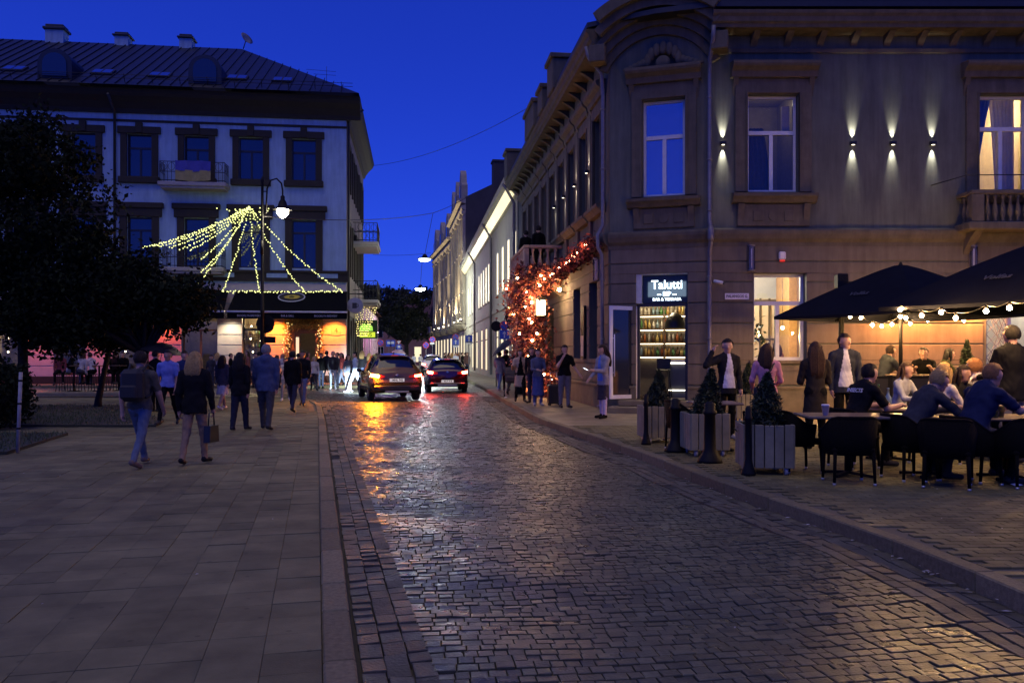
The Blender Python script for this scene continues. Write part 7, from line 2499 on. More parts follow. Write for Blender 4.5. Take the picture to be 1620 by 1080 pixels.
road_sign('no parking roundel on a slim post left of the ornate house', 684, 84, [('nostop', 537, .42), ('plate', 543, .3)])
road_sign('no parking roundel on a low slim post in the middle of the far street', 674, 80, [('nostop', 546, .42)])
road_sign('left one of two blue information plates at the far junction', 615, 96, [('blue', 543, .42)])
road_sign('right one of two blue information plates at the far junction', 621, 96, [('blue', 543, .42)])
road_sign('give way triangle over a blue plate at the far junction', 631, 94, [('yield', 542, .42), ('blue', 549, .36)])
road_sign('violet no entry roundel by the low purple house', 602, 70, [('nostop', 542, .38)])
# hanging shop sign with three lamps on the pale house
hs = thing('hanging_shop_sign', 'dark hanging shop sign with three small lamps on the pale house', 'sign', FR(xat(816, 40), 40.0, 0, zat(500, 40)))
mk(MB().tube([(.9, .1, .35), (-.5, .1, .35)], .025, 6), 'bracket', m_lampb, hs)
mk(MB().prism([(-.55, -.1), (-.45, .2), (0, .3), (.45, .2), (.55, -.1), (.4, -.3), (-.4, -.3)], 0, .06, 'xz'), 'board', m_lampb, hs)
for x in (-.3, 0, .3):
    mk(MB().ball((x, -.05, .42), .06, 8, 5), 'bulb', E('sign_bulb', (.95, .8, .2), 30, False), hs)
aw2 = thing('door_awning', 'small dark door awning beside the leaf arch', 'awning', F_S @ Matrix.Translation((sx(35.5), 0, 2.9)))
mk(MB().prism([(0, .9), (-1.1, .25), (-1.15, -.15), (-1.12, -.15), (0, .1)], -.9, .9, 'yz'), 'canopy', M('awning_black', (.004, .0045, .006), .9), aw2)
# menu case on the street wall
mc = thing('menu_case', 'tall narrow wall display case between the street windows', 'display case', F_S @ Matrix.Translation((sx(25.1), -.04, 2.3)))
mk(MB().box(-.22, -.08, -.8, .22, 0, .8, 0, .01), 'case', m_lampb, mc)
mk(MB().box(-.17, -.09, -.72, .17, -.081, -.1), 'poster', M('menu_poster', (.5, .42, .32), .6), mc)

# ================================================================== TERRACE
m_plank = M('planter_board_grey', (.24, .215, .13), .8, var=.25, scale=5, bump=.2, bscale=40, objrand=.12)
m_conif = M('conifer_needles', (.016, .03, .009), .7, var=.3, scale=3, island=.4, geo=True)
m_castor = M('castor_grey', (.35, .35, .35), .4)
def planter(label, px, py, wd, conh, hh=.62):
    p = gp(px, py, ZR)
    t = thing('planter_box', label, 'planter', FR(p.x, p.y + wd * .5, R(random.uniform(-6, 6)), ZR), 'slatted planter boxes on castors')
    h = wd / 2
    mk(MB().box(-h + .03, -h + .03, .1, h - .03, h - .03, hh - .03), 'liner', M('planter_liner', (.02, .02, .02), .9), t)
    n_ = 5
    bw = wd / n_
    for k in range(n_):
        x0 = -h + k * bw
        for side in range(4):
            fr = W[t] @ Matrix.Rotation(R(90 * side), 4, 'Z')
            mk(MB().box(x0 + .006, -h - .012, .09, x0 + bw - .006, -h + .018, hh + random.uniform(-.004, .006), 0, .006), 'board', m_plank, t, fr)
    for a, b in ((-1, -1), (1, -1), (1, 1), (-1, 1)):
        cm = MB().tube([(a * (h - .09) - .018, b * (h - .05), .045), (a * (h - .09) + .018, b * (h - .05), .045)], .045, 12).box(a * (h - .09) - .025, b * (h - .05) - .02, .06, a * (h - .09) + .025, b * (h - .05) + .02, .1)
        mk(cm, 'castor', m_castor, t)
    c = thing('conifer', 'cone-shaped dwarf conifer growing in the ' + label.replace('grey slatted planter box', 'slatted planter'), 'conifer', W[t] @ Matrix.Translation((0, 0, hh - .08)), 'dwarf conifers')
    n2 = 4200
    zf = rng.uniform(0, 1, n2) ** 1.35
    ang = rng.uniform(0, 6.283, n2)
    rad = (1 - zf) ** .85 * wd * .52 * (.78 + .22 * np.sin(ang * 5 + zf * 18)) * np.sqrt(rng.uniform(.35, 1, n2)) + .012
    ph_ = rng.uniform(0, 6.28, 4)
    rad *= 1 + .13 * np.sin(ang * 3 + ph_[0] + zf * 5) + .1 * np.sin(zf * 26 + ang * 2 + ph_[1])
    rad[::17] *= 1.22
    lean_ = rng.normal(0, .05, 2)
    C = np.stack([rad * np.cos(ang) + lean_[0] * zf, rad * np.sin(ang) + lean_[1] * zf, zf * conh + .06 - rad * .25], 1)
    mk(leaves_mesh('needles', C, .034, m_conif, flat=.28), 'foliage', None, c)
    mk(MB().tube([(0, 0, 0), (0, 0, conh * .8)], [.03, .008], 6), 'stem', m_bark, c)
    return t
planter('grey slatted planter box nearest the corner steps', 1044, 701, .55, .62)
planter('grey slatted planter box behind the middle bollard', 1122, 722, .58, .68)
planter('grey slatted planter box at the front of the terrace', 1221, 752, .60, .66)
planter('grey slatted planter box hidden behind the neck-rubbing man', 1184, 668, .5, .7)
planter('grey slatted planter box by the wall behind the seated guests', 1537, 668, .5, .95, .9)
def bollard(label, px, py, h, r=.055):
    p = gp(px, py, ZR)
    t = thing('bollard', label, 'bollard', FR(p.x, p.y, 0, ZR), 'black cast bollards')
    mk(MB().lathe([(r * 2.1, 0), (r * 2.0, .04), (r * 1.35, .12), (r, .2), (r * .9, h * .78), (r * 1.15, h * .8), (r * 1.15, h * .84), (r * .9, h * .86), (r * .9, h * .96), (r * .4, h)], n=12), 'post', m_lampb, t)
    return t
bollard('black bollard between the first two planter boxes', 1069, 714, .82, .085)
bollard('black bollard in front of the second planter box', 1123, 731, .84, .085)
bollard('slim black barrier post left of the front planter box', 1184, 752, .86, .045)
bollard('slim black barrier post left of the planter nearest the steps', 1022, 703, .84, .04)

m_rattan = M('black_rattan', (.007, .006, .005), .75, spec=.08, var=.4, scale=60, bump=.6, bscale=140)
m_castw = M('chair_foot_metal', (.5, .5, .5), .3, metal=.8)
def rattan_chair(label, x, y, face):
    t = thing('rattan_armchair', label, 'chair', FR(x, y, R(face), ZR) @ Matrix.Diagonal((.92, .92, .95, 1)), 'black rattan armchairs')
    mk(MB().box(-.26, -.26, .38, .26, .24, .46, 0, .03), 'seat', m_rattan, t)
    # curved wrap-around back (back is toward +y, sitter faces -y)
    V, F = [], []
    n_ = 18
    for i in range(n_ + 1):
        a = R(-20) + R(220) * i / n_
        c_, s_ = math.cos(a), math.sin(a)
        q_ = (abs(c_) ** 4 + abs(s_) ** 4) ** -.25
        q_ = 1 + (q_ - 1) * .6
        c_, s_ = c_ * q_, s_ * q_
        top = .64 + .17 * min(1, max(0, s_) * 1.25) ** 1.2
        for (r, z) in ((.29, .36), (.31, .5), (.335, top), (.30, top), (.28, .5), (.265, .36)):
            V.append((r * c_ * 1.0, r * s_ * .95 - .01, z))
    for i in range(n_):
        for j in range(6):
            F.append((i * 6 + j, i * 6 + (j + 1) % 6, (i + 1) * 6 + (j + 1) % 6, (i + 1) * 6 + j))
    F += [(0, 1, 2, 3, 4, 5), tuple(n_ * 6 + j for j in range(5, -1, -1))]
    bk = mk(MB().add(V, F, 0, True), 'backrest', m_rattan, t)
    rim = [tuple((Vector(V[i * 6 + 2]) + Vector(V[i * 6 + 3])) / 2) for i in range(n_ + 1)]
    mk(MB().tube(rim, .022, 6), 'rim', m_rattan, bk)
    for a, b in ((-1, -1), (1, -1), (1, 1), (-1, 1)):
        l_ = mk(MB().tube([(a * .23, b * .22, .4), (a * .245, b * .235, .02)], [.024, .018], 8), 'leg', m_rattan, t)
        mk(MB().lathe([(.02, 0), (.022, .03)], (a * .245, b * .235, 0), 8), 'foot', m_castw, l_)
    return t
m_top = M('table_top_worn', (.16, .12, .085), .4, var=.3, scale=6, rvar=.1)
def table(label, x, y, rot, w, d, h=.75, high=False):
    t = thing('terrace_table', label, 'table', FR(x, y, R(rot), ZR), 'terrace tables')
    mk(MB().box(-w / 2, -d / 2, h - .035, w / 2, d / 2, h, 0, .012), 'table_top', m_top, t)
    mk(MB().tube([(0, 0, .05), (0, 0, h - .035)], .045, 10), 'column', m_lampb, t)
    for a in (0, 90, 180, 270):
        mk(MB().beam((0, 0, .045), (.32 * math.cos(R(a + 45)), .32 * math.sin(R(a + 45)), .02), .06, .035), 'foot', m_lampb, t)
    return t
def tp(px, Y): return xat(px, Y)
T1 = (tp(1342, 10.15), 10.15)
table('terrace table with a white paper cup behind the front planter', T1[0], T1[1], -4, 1.15, .75)
T2 = (tp(1432, 10.9), 10.9)
table('terrace table with green bottle in front of the bearded man', tp(1408, 11.6), 11.6, 10, .8, .8)
table('terrace table holding the glass jugs at the picture edge', tp(1592, 9.9), 9.9, 0, 1.2, .8)
table('terrace table before the charcoal sweater man', tp(1478, 9.95), 10.1, 8, .7, .7)
table('terrace table behind the ginger men', tp(1540, 12.7), 12.7, 0, 1.4, .8)
table('small terrace table beside the neck-rubbing man', tp(1138, 12.6), 12.9, 0, .75, .7)
ch = [(1342, 9.55, 176, 'empty black rattan armchair in front of the cup table, back to the viewer'), (1498, 9.25, 150, 'black rattan armchair of the ginger man in navy'), (1600, 9.35, 205, 'black rattan armchair at the jug table by the picture edge'),
      (1262, 10.5, 95, 'black rattan armchair beside the front planter box'), (1375, 12.6, 20, 'black rattan armchair behind the bottle table'), (1082, 12.9, 100, 'black rattan armchair at the small table left of the neck-rubbing man'), (1195, 12.4, -90, 'black rattan armchair at the small table below the pink shirt'), (1600, 12.4, -30, 'black rattan armchair behind the jugs by the tall standing man')]
for px, Y, fc, lb in ch:
    rattan_chair(lb, tp(px, Y), Y, fc)
# chairs under the sitters
for px, Y, fc, lb in ((1420, 13.4, 35, 'black rattan armchair the woman in pale grey sits on'), (1492, 13.2, -20, 'black rattan armchair the woman in cream sits on'), (1588, 13.4, 25, 'black rattan armchair the man in rust sits on'), (1350, 10.9, 108, 'black rattan armchair the bearded man sits on'), (1438, 9.85, 98, 'black rattan armchair the charcoal sweater man sits on'), (1478, 11.2, 118, 'black rattan armchair the blond woman sits on'), (1512, 12.0, 15, 'black rattan armchair the dark-haired woman sits on'), (1565, 11.9, 200, 'black rattan armchair the man in white sits on'), (1535, 9.5, 102, 'black rattan armchair the man in navy sits on')):
    rattan_chair(lb, tp(px, Y), Y, fc)
# low black screens behind the tables
for k, px in enumerate((1375, 1440, 1505, 1570)):
    t = thing('terrace_screen', ['black low terrace screen nearest the standing group', 'black low terrace screen second from the standing group', 'black low terrace screen third from the standing group', 'black low terrace screen nearest the picture edge'][k], 'screen', FR(tp(px, 15.6), 15.6, 0, ZR), 'low terrace screens')
    mk(MB().box(-.39, -.02, .08, .39, .02, 1.05, 0, .008), 'panel', M('screen_black', (.012, .012, .013), .6), t)
    for s in (-1, 1):
        mk(MB().box(s * .37 - .02, -.03, 0, s * .37 + .02, .03, 1.1), 'post', m_lampb, t)
    mk(MB().box(-.4, -.035, 1.05, .4, .035, 1.09), 'rail', m_lampb, t)
# high tables by the wall
for px, Y, lb in ((1428, 17.4, 'high black table by the wall left of the parasol pole'), (1475, 17.3, 'high black table by the wall right of the parasol pole')):
    t = table(lb, tp(px, Y), Y, 0, .7, .6, 1.08)
for px, Y, lb, se in ((1394, 17.6, 'bar stool of the man in the hooded top', .8), (1462, 18.0, 'bar stool of the man in black by the wall', .76), (1484, 18.3, 'bar stool of the woman resting her chin', .74)):
    t = thing('bar_stool', lb, 'stool', FR(tp(px, Y), Y, 0, ZR), 'bar stools by the wall')
    mk(MB().lathe([(.18, se - .06), (.19, se - .03), (.17, se)], n=14), 'seat', m_rattan, t)
    for a in range(4):
        mk(MB().tube([(.12 * math.cos(R(45 + 90 * a)), .12 * math.sin(R(45 + 90 * a)), se - .05), (.2 * math.cos(R(45 + 90 * a)), .2 * math.sin(R(45 + 90 * a)), 0)], .015, 6), 'leg', m_lampb, t)

# ---- parasols
m_canv = M('parasol_navy', (.007, .008, .014), .9, spec=.1, var=.25, scale=3)
def parasol(label, x, y, half, apex, edge, rot, pole_label=None):
    t = thing('parasol', label, 'parasol', FR(x, y, R(rot), ZR), 'navy terrace parasols')
    a, e = apex - ZR, edge - ZR
    cor = [(half * math.cos(R(90 * k)), half * math.sin(R(90 * k))) for k in range(4)]
    for k in range(4):
        c0, c1 = cor[k], cor[(k + 1) % 4]
        V, F = [], []
        n_, m_ = 8, 8
        for i in range(n_ + 1):
            u_ = i / n_
            for j in range(m_ + 1):
                w_ = j / m_
                r_ = .05 + .95 * u_
                px_ = (c0[0] * (1 - w_) + c1[0] * w_) * r_
                py_ = (c0[1] * (1 - w_) + c1[1] * w_) * r_
                sag = .05 * math.sin(math.pi * w_) * u_ * u_
                V.append((px_, py_, a + (e - a) * (u_ ** 1.12) + .0 - sag * .6))
        for i in range(n_):
            for j in range(m_):
                F.append((i * (m_ + 1) + j, (i + 1) * (m_ + 1) + j, (i + 1) * (m_ + 1) + j + 1, i * (m_ + 1) + j + 1))
        gq = mk(MB().add(V, F, 0, True), 'canopy_panel', m_canv, t)
        # short valance
        V, F = [], []
        for j in range(9):
            w_ = j / 8
            px_, py_ = c0[0] * (1 - w_) + c1[0] * w_, c0[1] * (1 - w_) + c1[1] * w_
            z_ = e - .03 * math.sin(math.pi * w_)
            V += [(px_, py_, z_), (px_, py_, z_ - .06)]
        for j in range(8):
            F.append((2 * j, 2 * j + 1, 2 * j + 3, 2 * j + 2))
        mk(MB().add(V, F, 0, True), 'valance', m_canv, gq)
    mk(MB().tube([(0, 0, 0), (0, 0, a - .05)], .04, 12), 'pole', m_lampb, t)
    mk(MB().lathe([(.06, a - .06), (.05, a), (.02, a + .07)], n=10), 'finial', m_lampb, t)
    hub = a - .75
    for k in range(8):
        q = k * 45
        r_ = half if k % 2 == 0 else half * .7071
        ex, ey = r_ * math.cos(R(q)), r_ * math.sin(R(q))
        zz_ = e - (.03 if k % 2 == 0 else .06)
        mk(MB().tube([(0, 0, a - .1), (ex * .98, ey * .98, zz_)], .012, 5), 'rib', m_lampb, t)
        mk(MB().tube([(0, 0, hub), (ex * .5, ey * .5, a + (zz_ - a) * .5 - .05)], .011, 5), 'strut', m_lampb, t)
    mk(MB().lathe([(.07, hub - .05), (.07, hub + .05)], n=10), 'hub', m_lampb, t)
    mk(MB().box(-.35, -.35, 0, .35, .35, .07, 0, .02), 'base', m_lampb, t)
    return t
P1 = (8.04, 17.0)
P2 = (8.75, 13.5)
pa1 = parasol('navy terrace parasol next to the dining window', P1[0], P1[1], 2.5, 3.46, 2.44, 160)
pa2 = parasol('larger looking navy parasol cut by the picture edge', P2[0], P2[1], 2.5, 3.46, 2.44, 160)
m_print = M('parasol_print', (.06, .06, .066), .8)
def on_panel(P, rot, k, u_, w_, half, a, e):
    c0 = Vector((half * math.cos(R(90 * k + rot)), half * math.sin(R(90 * k + rot)), 0)); c1 = Vector((half * math.cos(R(90 * k + 90 + rot)), half * math.sin(R(90 * k + 90 + rot)), 0))
    p = c0.lerp(c1, w_) * u_
    return Vector((P[0] + p.x, P[1] + p.y, a + (e - a) * u_ ** 1.12)), c0, c1
for P, pa, aa in ((P1, pa1, (3.46, 2.44)), (P2, pa2, (3.46, 2.44))):
    for k, body, sz in ((1, 'Volfas', .24), (0, 'Volfas', .2)):
        p, c0, c1 = on_panel(P, 160, k, .66, .5, 2.5, aa[0], aa[1])
        ex = (c1 - c0).normalized()
        outv = Vector(((c0 + c1).x, (c0 + c1).y, 0)).normalized()
        dn = (outv * (2.5 * .7071) + Vector((0, 0, aa[1] - aa[0]))).normalized()
        nrm = ex.cross(-dn).normalized()
        if nrm.z < 0: nrm = -nrm
        upv = nrm.cross(ex).normalized()
        Mx = Matrix(((ex.x, upv.x, nrm.x, p.x), (ex.y, upv.y, nrm.y, p.y), (ex.z, upv.z, nrm.z, p.z), (0, 0, 0, 1)))
        text(body, 'lettering', sz, m_print, pa, Mx @ Matrix.Translation((0, 0, .03)), .002, bold=.004)

# ---- festoon bulbs under the parasols
E_fest = E('festoon_bulb', (1, .56, .2), 1200.0)
def festoon(label, pts):
    t = thing('festoon_lights', label, 'string lights', FR(pts[0].x, pts[0].y, 0, pts[0].z), 'festoon light strings')
    path = []
    for i in range(len(pts) - 1):
        a, b = pts[i] + Vector((0, 0, .09)), pts[i + 1] + Vector((0, 0, .09))
        for j in range(6):
            q = j / 6
            path.append(a.lerp(b, q) + Vector((0, 0, -.05 * math.sin(math.pi * q))))
    path.append(pts[-1] + Vector((0, 0, .09)))
    mk(MB().tube(path, .008, 5), 'cable', m_wire, t, Matrix.Identity(4))
    for p in pts:
        b_ = mk(MB().ball(tuple(p), .032, 10, 7), 'bulb', E_fest, t, Matrix.Identity(4))
        mk(MB().lathe([(.02, .035), (.022, .09)], tuple(p), 8), 'socket', m_lampb, b_, Matrix.Identity(4))
festoon('festoon string of glowing bulbs under the parasol next to the dining window', [at(px, py, Y) for px, py, Y in ((1345, 501, 17.6), (1362, 503, 17.4), (1380, 514, 17.2), (1411, 513, 17.0), (1424, 501, 16.8), (1433, 503, 16.6), (1450, 490, 16.4))])
festoon('festoon string of glowing bulbs between the two parasols', [at(px, py, Y) for px, py, Y in ((1424, 490, 13.9), (1458, 499, 13.4), (1489, 494, 12.9), (1512, 503, 12.5), (1560, 492, 11.7), (1597, 487, 11.0), (1640, 480, 10.4), (1700, 472, 9.9))])
festoon('festoon string of glowing bulbs hung along the terrace wall', [at(px, py, Y) for px, py, Y in ((1395, 516, 18.6), (1440, 512, 18.6), (1468, 507, 18.5), (1491, 503, 18.4), (1525, 507, 18.3), (1548, 498, 18.0), (1566, 496, 17.8), (1592, 498, 17.6), (1616, 496, 17.4), (1650, 494, 17.2))])
# infrared heater on its post
ht = thing('patio_heater', 'black patio heater post with a glowing orange element by the wall', 'heater', FR(tp(1331, 18.6), 18.6, 0, ZR))
mk(MB().tube([(0, 0, 0), (0, 0, 3.1)], .06, 10), 'post', m_lampb, ht)
mk(MB().box(-.12, -.12, 3.0, .12, .12, 3.32, 0, .02), 'head_box', m_lampb, ht)
mk(MB().box(.12, -.06, 3.0, .75, .06, 3.14, 0, .02), 'heater_hood', m_lampb, ht)
mk(MB().box(.16, -.05, 2.975, .72, .05, 2.998), 'element', E('heater_element', (1, .35, .1), 14), ht)
mk(MB().lathe([(.25, 0), (.25, .04), (.06, .07)], n=14), 'base', m_lampb, ht)

# heater bars added out of view behind the parasols, to light the wall orange
for px, w_ in ((1405, 'nearest the dining window'), (1455, 'in the middle of the terrace wall'), (1535, 'nearest the lattice grille')):
    t = thing('added_wall_heater', 'added heater bar, out of view, that lights the terrace wall orange, ' + w_, 'heater', F_W @ Matrix.Translation((xat(px, 21.3) - 5.11, -.04, 2.98)), 'added wall heaters')
    mk(MB().box(-.4, -.34, 0, .4, -.2, .1, 0, .02), 'housing', m_lampb, t)
    mk(MB().box(-.3, -.2, .03, -.26, 0, .07), 'bracket', m_lampb, t)
    mk(MB().box(.26, -.2, .03, .3, 0, .07), 'bracket', m_lampb, t)
    mk(MB().box(-.36, -.31, -.012, .36, -.23, -.001), 'element', E('heater_element', (1, .35, .1), 14), t)
    spot('added_wall_light', W[t] @ Vector((0, -.3, -.05)), Vector((0, .12, -1)), 480, (1, .34, .085), 165, .35, .12, t)
# ---- things on the tables
def cup(label, x, y, z):
    t = thing('paper_cup', label, 'cup', FR(x, y, 0, z) @ Matrix.Scale(1.15, 4))
    mk(MB().lathe([(.028, 0), (.04, .1), (.042, .1)], n=14), 'body', M('paper_white', (.82, .8, .76), .6), t)
    mk(MB().lathe([(.043, .1), (.041, .115), (.034, .118)], n=14), 'lid', M('paper_white', (.82, .8, .76), .6), t)
zt1 = ZR + .751
cup('white paper cup standing on the terrace table near the bearded man', tp(1306, 10.0), 10.0, zt1)
m_jug = GLASS('drink_glass', (.95, .97, .85), 1.6)
def jug(label, px, Y, h, r, fill):
    t = thing('glass_jug', label, 'jug', FR(tp(px, Y), Y, 0, zt1), 'glass jugs on the table')
    mk(MB().lathe([(r * .7, 0), (r, h * .3), (r * .75, h * .7), (r * .85, h)], n=14, caps=False), 'vessel', m_jug, t)
    mk(MB().lathe([(r * .66, .005), (r * .95, h * .3), (r * .8, h * .5)], n=14), 'drink', M('lemonade', fill, .2), t)
    mk(MB().ball((r * .9, 0, h * .95), (.04, .015, .04), 10, 6), 'lemon_slice', M('lemon_yellow', (.6, .45, .03), .5), t)
    mk(MB().tube([(0, 0, .04), (-r * .9, .02, h * 1.5)], .005, 6), 'straw', m_lampb, t)
jug('tall glass jug of lemonade with lemon slice on the table edge', 1582, 9.7, .26, .055, (.4, .36, .1))
jug('round glass jug of lemonade in front of the tall jug', 1572, 9.62, .2, .06, (.45, .4, .14))
b = bpy.data.objects.new('bottle', bottle_mesh(0, (.1, .25, .08))); place(b, None, FR(tp(1390, 11.5), 11.5, 0, zt1)); tag(b, 'green glass bottle on the table before the bearded man', 'bottle')
b = bpy.data.objects.new('bottle', bottle_mesh(1, (.2, .3, .35))); place(b, None, FR(tp(1405, 11.6), 11.6, 0, zt1)); tag(b, 'clear bottle beside the green bottle on the terrace table', 'bottle')
py_ = thing('pizza_board', 'round wooden board with a yellow pizza on the bottle table', 'food', FR(tp(1402, 11.35), 11.35, 0, zt1))
mk(MB().lathe([(.18, 0), (.18, .015)], n=20), 'board', m_oak, py_)
mk(MB().lathe([(.155, .0155), (.16, .025), (.14, .022), (.01, .024)], n=20), 'pizza', M('pizza_yellow', (.55, .33, .06), .6, var=.4, scale=20), py_)
for k, (px, Y, lb) in enumerate(((1462, 9.9, 'wine glass near the hands of the charcoal sweater man'), (1497, 10.2, 'wine glass between the two tables of guests'))):
    t = thing('wine_glass', lb, 'glass', FR(tp(px, Y), Y, 0, zt1))
    mk(MB().lathe([(.035, 0), (.004, .01), (.004, .09), (.035, .13), (.038, .17), (.032, .2)], n=12, caps=False), 'glass', m_jug, t)
# print on the T-shirt
text('INSECTS', 'back_print', .075, M('shirt_print_white', (.6, .6, .6), .7), m1, W[m1] @ Matrix.Translation((0, -.024, 1.0)) @ Matrix.Rotation(R(180), 4, 'Z') @ Matrix.Rotation(R(68), 4, 'X'), .003, bold=.002)

# ---- plant and diner inside the ground floor window
hp = thing('potted_plant', 'dark leafy pot plant inside the ground floor dining window', 'plant', F_W @ Matrix.Translation((1.35, .75, 1.35)))
mk(MB().lathe([(.09, 0), (.12, .22), (.11, .22)], n=12), 'pot', m_lampb, hp)
mk(leaves_mesh('leaves', np.concatenate([rng.normal(size=(140, 3)) * np.array([.16, .1, .28]) + np.array([0, 0, .7])]), .07, M('houseplant', (.015, .035, .012), .5, island=.3)), 'leaves', None, hp)
dn = F_W @ Vector((2.05, .95, 0))
person('diner with reddish hair seated inside the ground floor window', (dn.x, dn.y, .55), 1.7, 200, sit=.5, legs=SITL, top=(.3, .15, .1), bottom=BLACK, hair='brown', hlen=.15, res=.024, fingers=False)

# ================================================================== SMALL THINGS PEOPLE CARRY AND OTHER BITS
p = gp(222, 738, ZP)
bp = thing('backpack', 'black backpack on the back of the man in the olive T-shirt', 'backpack', FR(p.x, p.y, R(176), ZP))
mk(MB().box(-.16, .12, .93, .16, .3, 1.38, 0, .06), 'main_bag', M('backpack_black', (.014, .014, .016), .7, bump=.2, bscale=60), bp)
mk(MB().box(-.12, .295, .97, .12, .35, 1.16, 0, .03), 'front_pocket', M('backpack_black', (.014, .014, .016), .7), bp)
for s in (-1, 1):
    mk(MB().tube([(s * .1, .15, 1.33), (s * .12, .04, 1.44), (s * .13, -.1, 1.38), (s * .14, -.13, 1.2), (s * .16, .0, 1.02), (s * .15, .14, .98)], .018, 6), 'strap', M('backpack_black', (.014, .014, .016), .7), bp)
p = gp(308, 734, ZP)
hb_ = thing('handbag', 'black handbag hanging from the hand of the blond woman in black', 'handbag', FR(p.x + .24, p.y, R(80), ZP + .32))
mk(MB().prism([(-.13, 0), (.13, 0), (.11, .24), (-.11, .24)], -.05, .05, 'xz'), 'bag', M('bag_leather', (.015, .013, .013), .4), hb_)
mk(MB().tube([(-.08, 0, .24), (-.06, 0, .42), (.06, 0, .42), (.08, 0, .24)], .012, 6), 'handle', M('bag_leather', (.015, .013, .013), .4), hb_)

def umbrella(label, x, y, z, tilt, yaw, r=.55, col=(.02, .02, .024)):
    Mx = Matrix.Translation((x, y, z)) @ Matrix.Rotation(R(yaw), 4, 'Z') @ Matrix.Rotation(R(tilt), 4, 'Y')
    t = thing('umbrella', label, 'umbrella', Mx)
    V, F = [(0, 0, .28)], []
    n_, m_ = 32, 5
    for i in range(1, m_ + 1):
        u_ = i / m_
        for j in range(n_):
            a = 2 * math.pi * j / n_
            sc_ = 1 - .06 * (1 - abs(math.cos(4 * a))) * u_ * u_
            V.append((r * u_ * sc_ * math.cos(a), r * u_ * sc_ * math.sin(a), .28 - .27 * u_ ** 2.0))
    for j in range(n_):
        F.append((0, 1 + j, 1 + (j + 1) % n_))
    for i in range(m_ - 1):
        for j in range(n_):
            F.append((1 + i * n_ + j, 1 + (i + 1) * n_ + j, 1 + (i + 1) * n_ + (j + 1) % n_, 1 + i * n_ + (j + 1) % n_))
    mk(MB().add(V, F, 0, True), 'canopy', M('umbrella_%d' % int(col[0] * 1000), col, .6), t)
    mk(MB().tube([(0, 0, .36), (0, 0, -.6)], .009, 6).tube([(0, 0, -.6), (.03, 0, -.64), (.06, 0, -.6)], .011, 6), 'shaft', m_lampb, t)
    for k in range(8):
        a = k * math.pi / 4
        mk(MB().tube([(0, 0, .26), (r * .55 * math.cos(a), r * .55 * math.sin(a), .18), (r * math.cos(a), r * math.sin(a), .005)], .004, 4), 'rib', m_lampb, t)
    return t
p = gp(256, 650, ZP)
umbrella('dark open umbrella held up in the crowd on the square', p.x, p.y, 1.68, 10, 0, .6)
p = gp(790, 619, ZR)
umbrella('big black umbrella tilted behind its holder on the right pavement', p.x + .35, p.y - .3, 1.95, -34, 0, .78)
p = Vector((xat(631, 60), 60, 0))
umbrella('pale pink umbrella beyond the roof of the glow-coloured SUV', p.x, p.y, 1.75, 8, 0, .55, (.45, .3, .34))
# phone of the woman at the corner
pw = gp(954, 662, ZR)
ph = thing('phone', 'lit phone held out by the woman at the corner', 'phone', Matrix.Translation((pw.x - .42, pw.y - .12, ZR + 1.16)) @ Euler((R(20), R(10), R(40))).to_matrix().to_4x4())
mk(MB().box(-.038, -.075, -.004, .038, .075, .004, 0, .003), 'case', m_lampb, ph)
mk(MB().box(-.034, -.07, .0042, .034, .07, .005), 'screen', E('phone_screen', (.8, .88, 1), 3.0, False), ph)
# suitcase standing by the man in black T-shirt
p = gp(877, 641, ZR)
su = thing('suitcase', 'dark upright suitcase beside the man with a hand at his face', 'suitcase', FR(p.x, p.y, .2, ZR))
mk(MB().box(-.2, -.13, .05, .2, .13, .62, 0, .04), 'shell', M('suitcase_black', (.018, .018, .02), .5), su)
mk(MB().tube([(-.1, .1, .6), (-.1, .1, .98), (.1, .1, .98), (.1, .1, .6)], .012, 6), 'handle', m_castw, su)
for a, b_ in ((-1, -1), (1, -1), (1, 1), (-1, 1)):
    mk(MB().ball((a * .15, b_ * .09, .03), .03, 8, 6), 'wheel', m_lampb, su)
# pram
p = gp(808, 628, ZR)
pm = thing('pram', 'dark pram pushed along the right pavement', 'pram', FR(p.x, p.y, 0, ZR))
mk(MB().box(-.2, -.35, .5, .2, .35, .78, 0, .08), 'carrycot', M('pram_fabric', (.03, .03, .034), .8), pm)
mk(MB().prism([(.3 * math.cos(a) + .1, .7 + .36 * math.sin(a)) for a in np.linspace(0, math.pi, 9)], -.21, .21, 'yz'), 'hood', M('pram_fabric', (.03, .03, .034), .8), pm)
mk(MB().tube([(-.18, .3, .55), (-.18, .6, 1.0), (.18, .6, 1.0), (.18, .3, .55)], .013, 6).tube([(-.18, -.3, .5), (-.2, .3, .12)], .012, 6).tube([(.18, -.3, .5), (.2, .3, .12)], .012, 6).tube([(-.18, .3, .5), (-.2, -.3, .12)], .012, 6).tube([(.18, .3, .5), (.2, -.3, .12)], .012, 6), 'chassis', m_castw, pm)
for a in (-1, 1):
    for b_ in (-1, 1):
        mk(MB().tube([(a * .21, b_ * .3, .12), (a * .245, b_ * .3, .12)], .12, 14), 'wheel', m_lampb, pm)
# strap bag of the woman in pink
pk = Vector((xat(1213, 13.6), 13.6, ZR))
sb = thing('crossbody_bag', 'dark strap bag worn across the pink shirt', 'bag', FR(pk.x, pk.y, R(172), ZR))
mk(MB().tube([(-.13, .02, 1.38), (-.05, .135, 1.25), (.08, .135, 1.08), (.17, .08, .95)], .017, 6), 'strap', M('bag_leather', (.015, .013, .013), .4), sb)
mk(MB().box(.13, -.06, .78, .22, .1, .96, 0, .03), 'pouch', M('bag_leather', (.015, .013, .013), .4), sb)
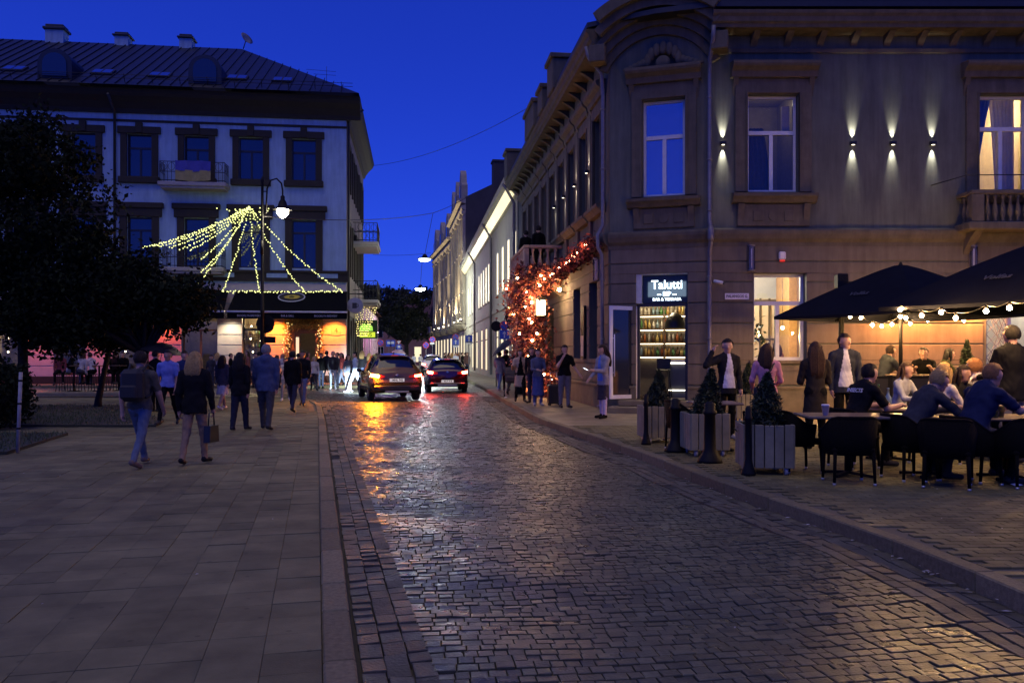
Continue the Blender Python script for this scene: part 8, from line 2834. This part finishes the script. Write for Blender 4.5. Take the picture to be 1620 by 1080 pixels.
# thin post at the left edge
p = gp(28, 716, ZP)
po = thing('marker_post', 'thin pale grey leaning marker post at the left edge', 'post', Matrix.Translation(p) @ Matrix.Rotation(R(2.2), 4, 'Y'))
mk(MB().tube([(0, 0, 0), (0, 0, 1.3)], .028, 10), 'pole', M('post_grey', (.3, .29, .28), .6, var=.25, scale=12), po)
for z in (.38, .78, 1.15):
    mk(MB().lathe([(.031, z), (.031, z + .03)], n=10), 'band', m_lampb, po)
# left terrace: bar tables, stools, low fence
GLT = 'left bar terrace furniture'
for px, Y, lb in ((117, 34.3, 'black high table left on the bar terrace'), (157, 34.6, 'black high table in the middle of the bar terrace'), (188, 35.0, 'black high table right on the bar terrace')):
    t = thing('bar_table', lb, 'table', FR(xat(px, Y), Y, 0, .1), GLT)
    mk(MB().lathe([(.33, 1.04), (.34, 1.08)], n=18), 'table_top', m_wood, t)
    mk(MB().tube([(0, 0, .03), (0, 0, 1.04)], .04, 8), 'column', m_lampb, t)
    mk(MB().lathe([(.26, 0), (.26, .03)], n=16), 'base', m_lampb, t)
for px, Y, lb in ((96, 34, 'bar stool of the guest in red'), (109, 34.5, 'bar stool of the guest in white trousers'), (127, 34.2, 'bar stool of the guest in the grey blouse'), (147, 34.4, 'bar stool of the guest in the white shirt'), (166, 35, 'bar stool right of the white-shirted guest'), (182, 35.5, 'bar stool of the guest in the dark red jacket'), (196, 35.2, 'bar stool of the guest in black at the right end')):
    t = thing('bar_stool', lb, 'stool', FR(xat(px, Y), Y, 0, .1), 'bar stools of the left terrace')
    mk(MB().lathe([(.18, .69), (.18, .73)], n=12), 'seat', m_lampb, t)
    for a in range(4):
        mk(MB().tube([(.1 * math.cos(R(45 + 90 * a)), .1 * math.sin(R(45 + 90 * a)), .7), (.19 * math.cos(R(45 + 90 * a)), .19 * math.sin(R(45 + 90 * a)), 0)], .014, 5), 'leg', m_lampb, t)
tag(mk(MB().box(xat(60, 33) , 32.8, .0, xat(215, 33), 36.8, .10), 'terrace_deck', m_farpave), kind='structure')
# litter: paper scraps
for px, py, lb in ((1608, 768, 'white paper scrap on the pavement near the picture edge'), (800, 629, 'white paper strip on the kerb by the right pavement')):
    q = gp(px, py, ZR)
    t = tag(mk(MB().add([(-.06, -.03, .005), (.06, -.04, .012), (.07, .03, .006), (-.05, .04, .02), (0, 0, .03)], [(0, 1, 4), (1, 2, 4), (2, 3, 4), (3, 0, 4)]), 'paper_scrap', M('paper_white', (.7, .68, .64), .6), None, FR(q.x, q.y, .4, ZR)), lb, 'litter')

# scraps, butts and flecks blown along the kerb and across the setts
V, F = [], []
def fleck(x, y, z, s):
    a = random.uniform(0, 6.28)
    c, d = math.cos(a) * s, math.sin(a) * s
    o = len(V)
    V.extend([(x - c, y - d, z), (x + d * .4, y - c * .4, z + .003), (x + c, y + d, z + .002), (x - d * .4, y + c * .4, z + .004)])
    F.append((o, o + 1, o + 2, o + 3))
for k in range(120):
    y = random.uniform(5, 16) if k % 3 else random.uniform(16, 30)
    fleck(float(kR(y)) - random.uniform(.01, .12), y, .016, random.uniform(.012, .035))
for k in range(70):
    y = 4.5 + 14 * random.random() ** 1.5
    fleck(random.uniform(float(kL(y)) + .3, float(kR(y)) - .3), y, .03, random.uniform(.006, .014))
for k in range(60):
    y = random.uniform(5, 18)
    fleck(float(kR(y)) + random.uniform(.3, 4.5), y, ZR + .008, random.uniform(.008, .02))
for k in range(50):
    y = random.uniform(5, 20)
    fleck(float(kL(y)) - random.uniform(.3, 4.5), y, ZP + .009, random.uniform(.007, .016))
tag(mk(MB().add(V, F), 'litter', M('litter_pale', (.45, .42, .36), .8, island=.5)), 'pale paper flecks and cigarette ends scattered along the kerb', 'litter', kind='stuff')
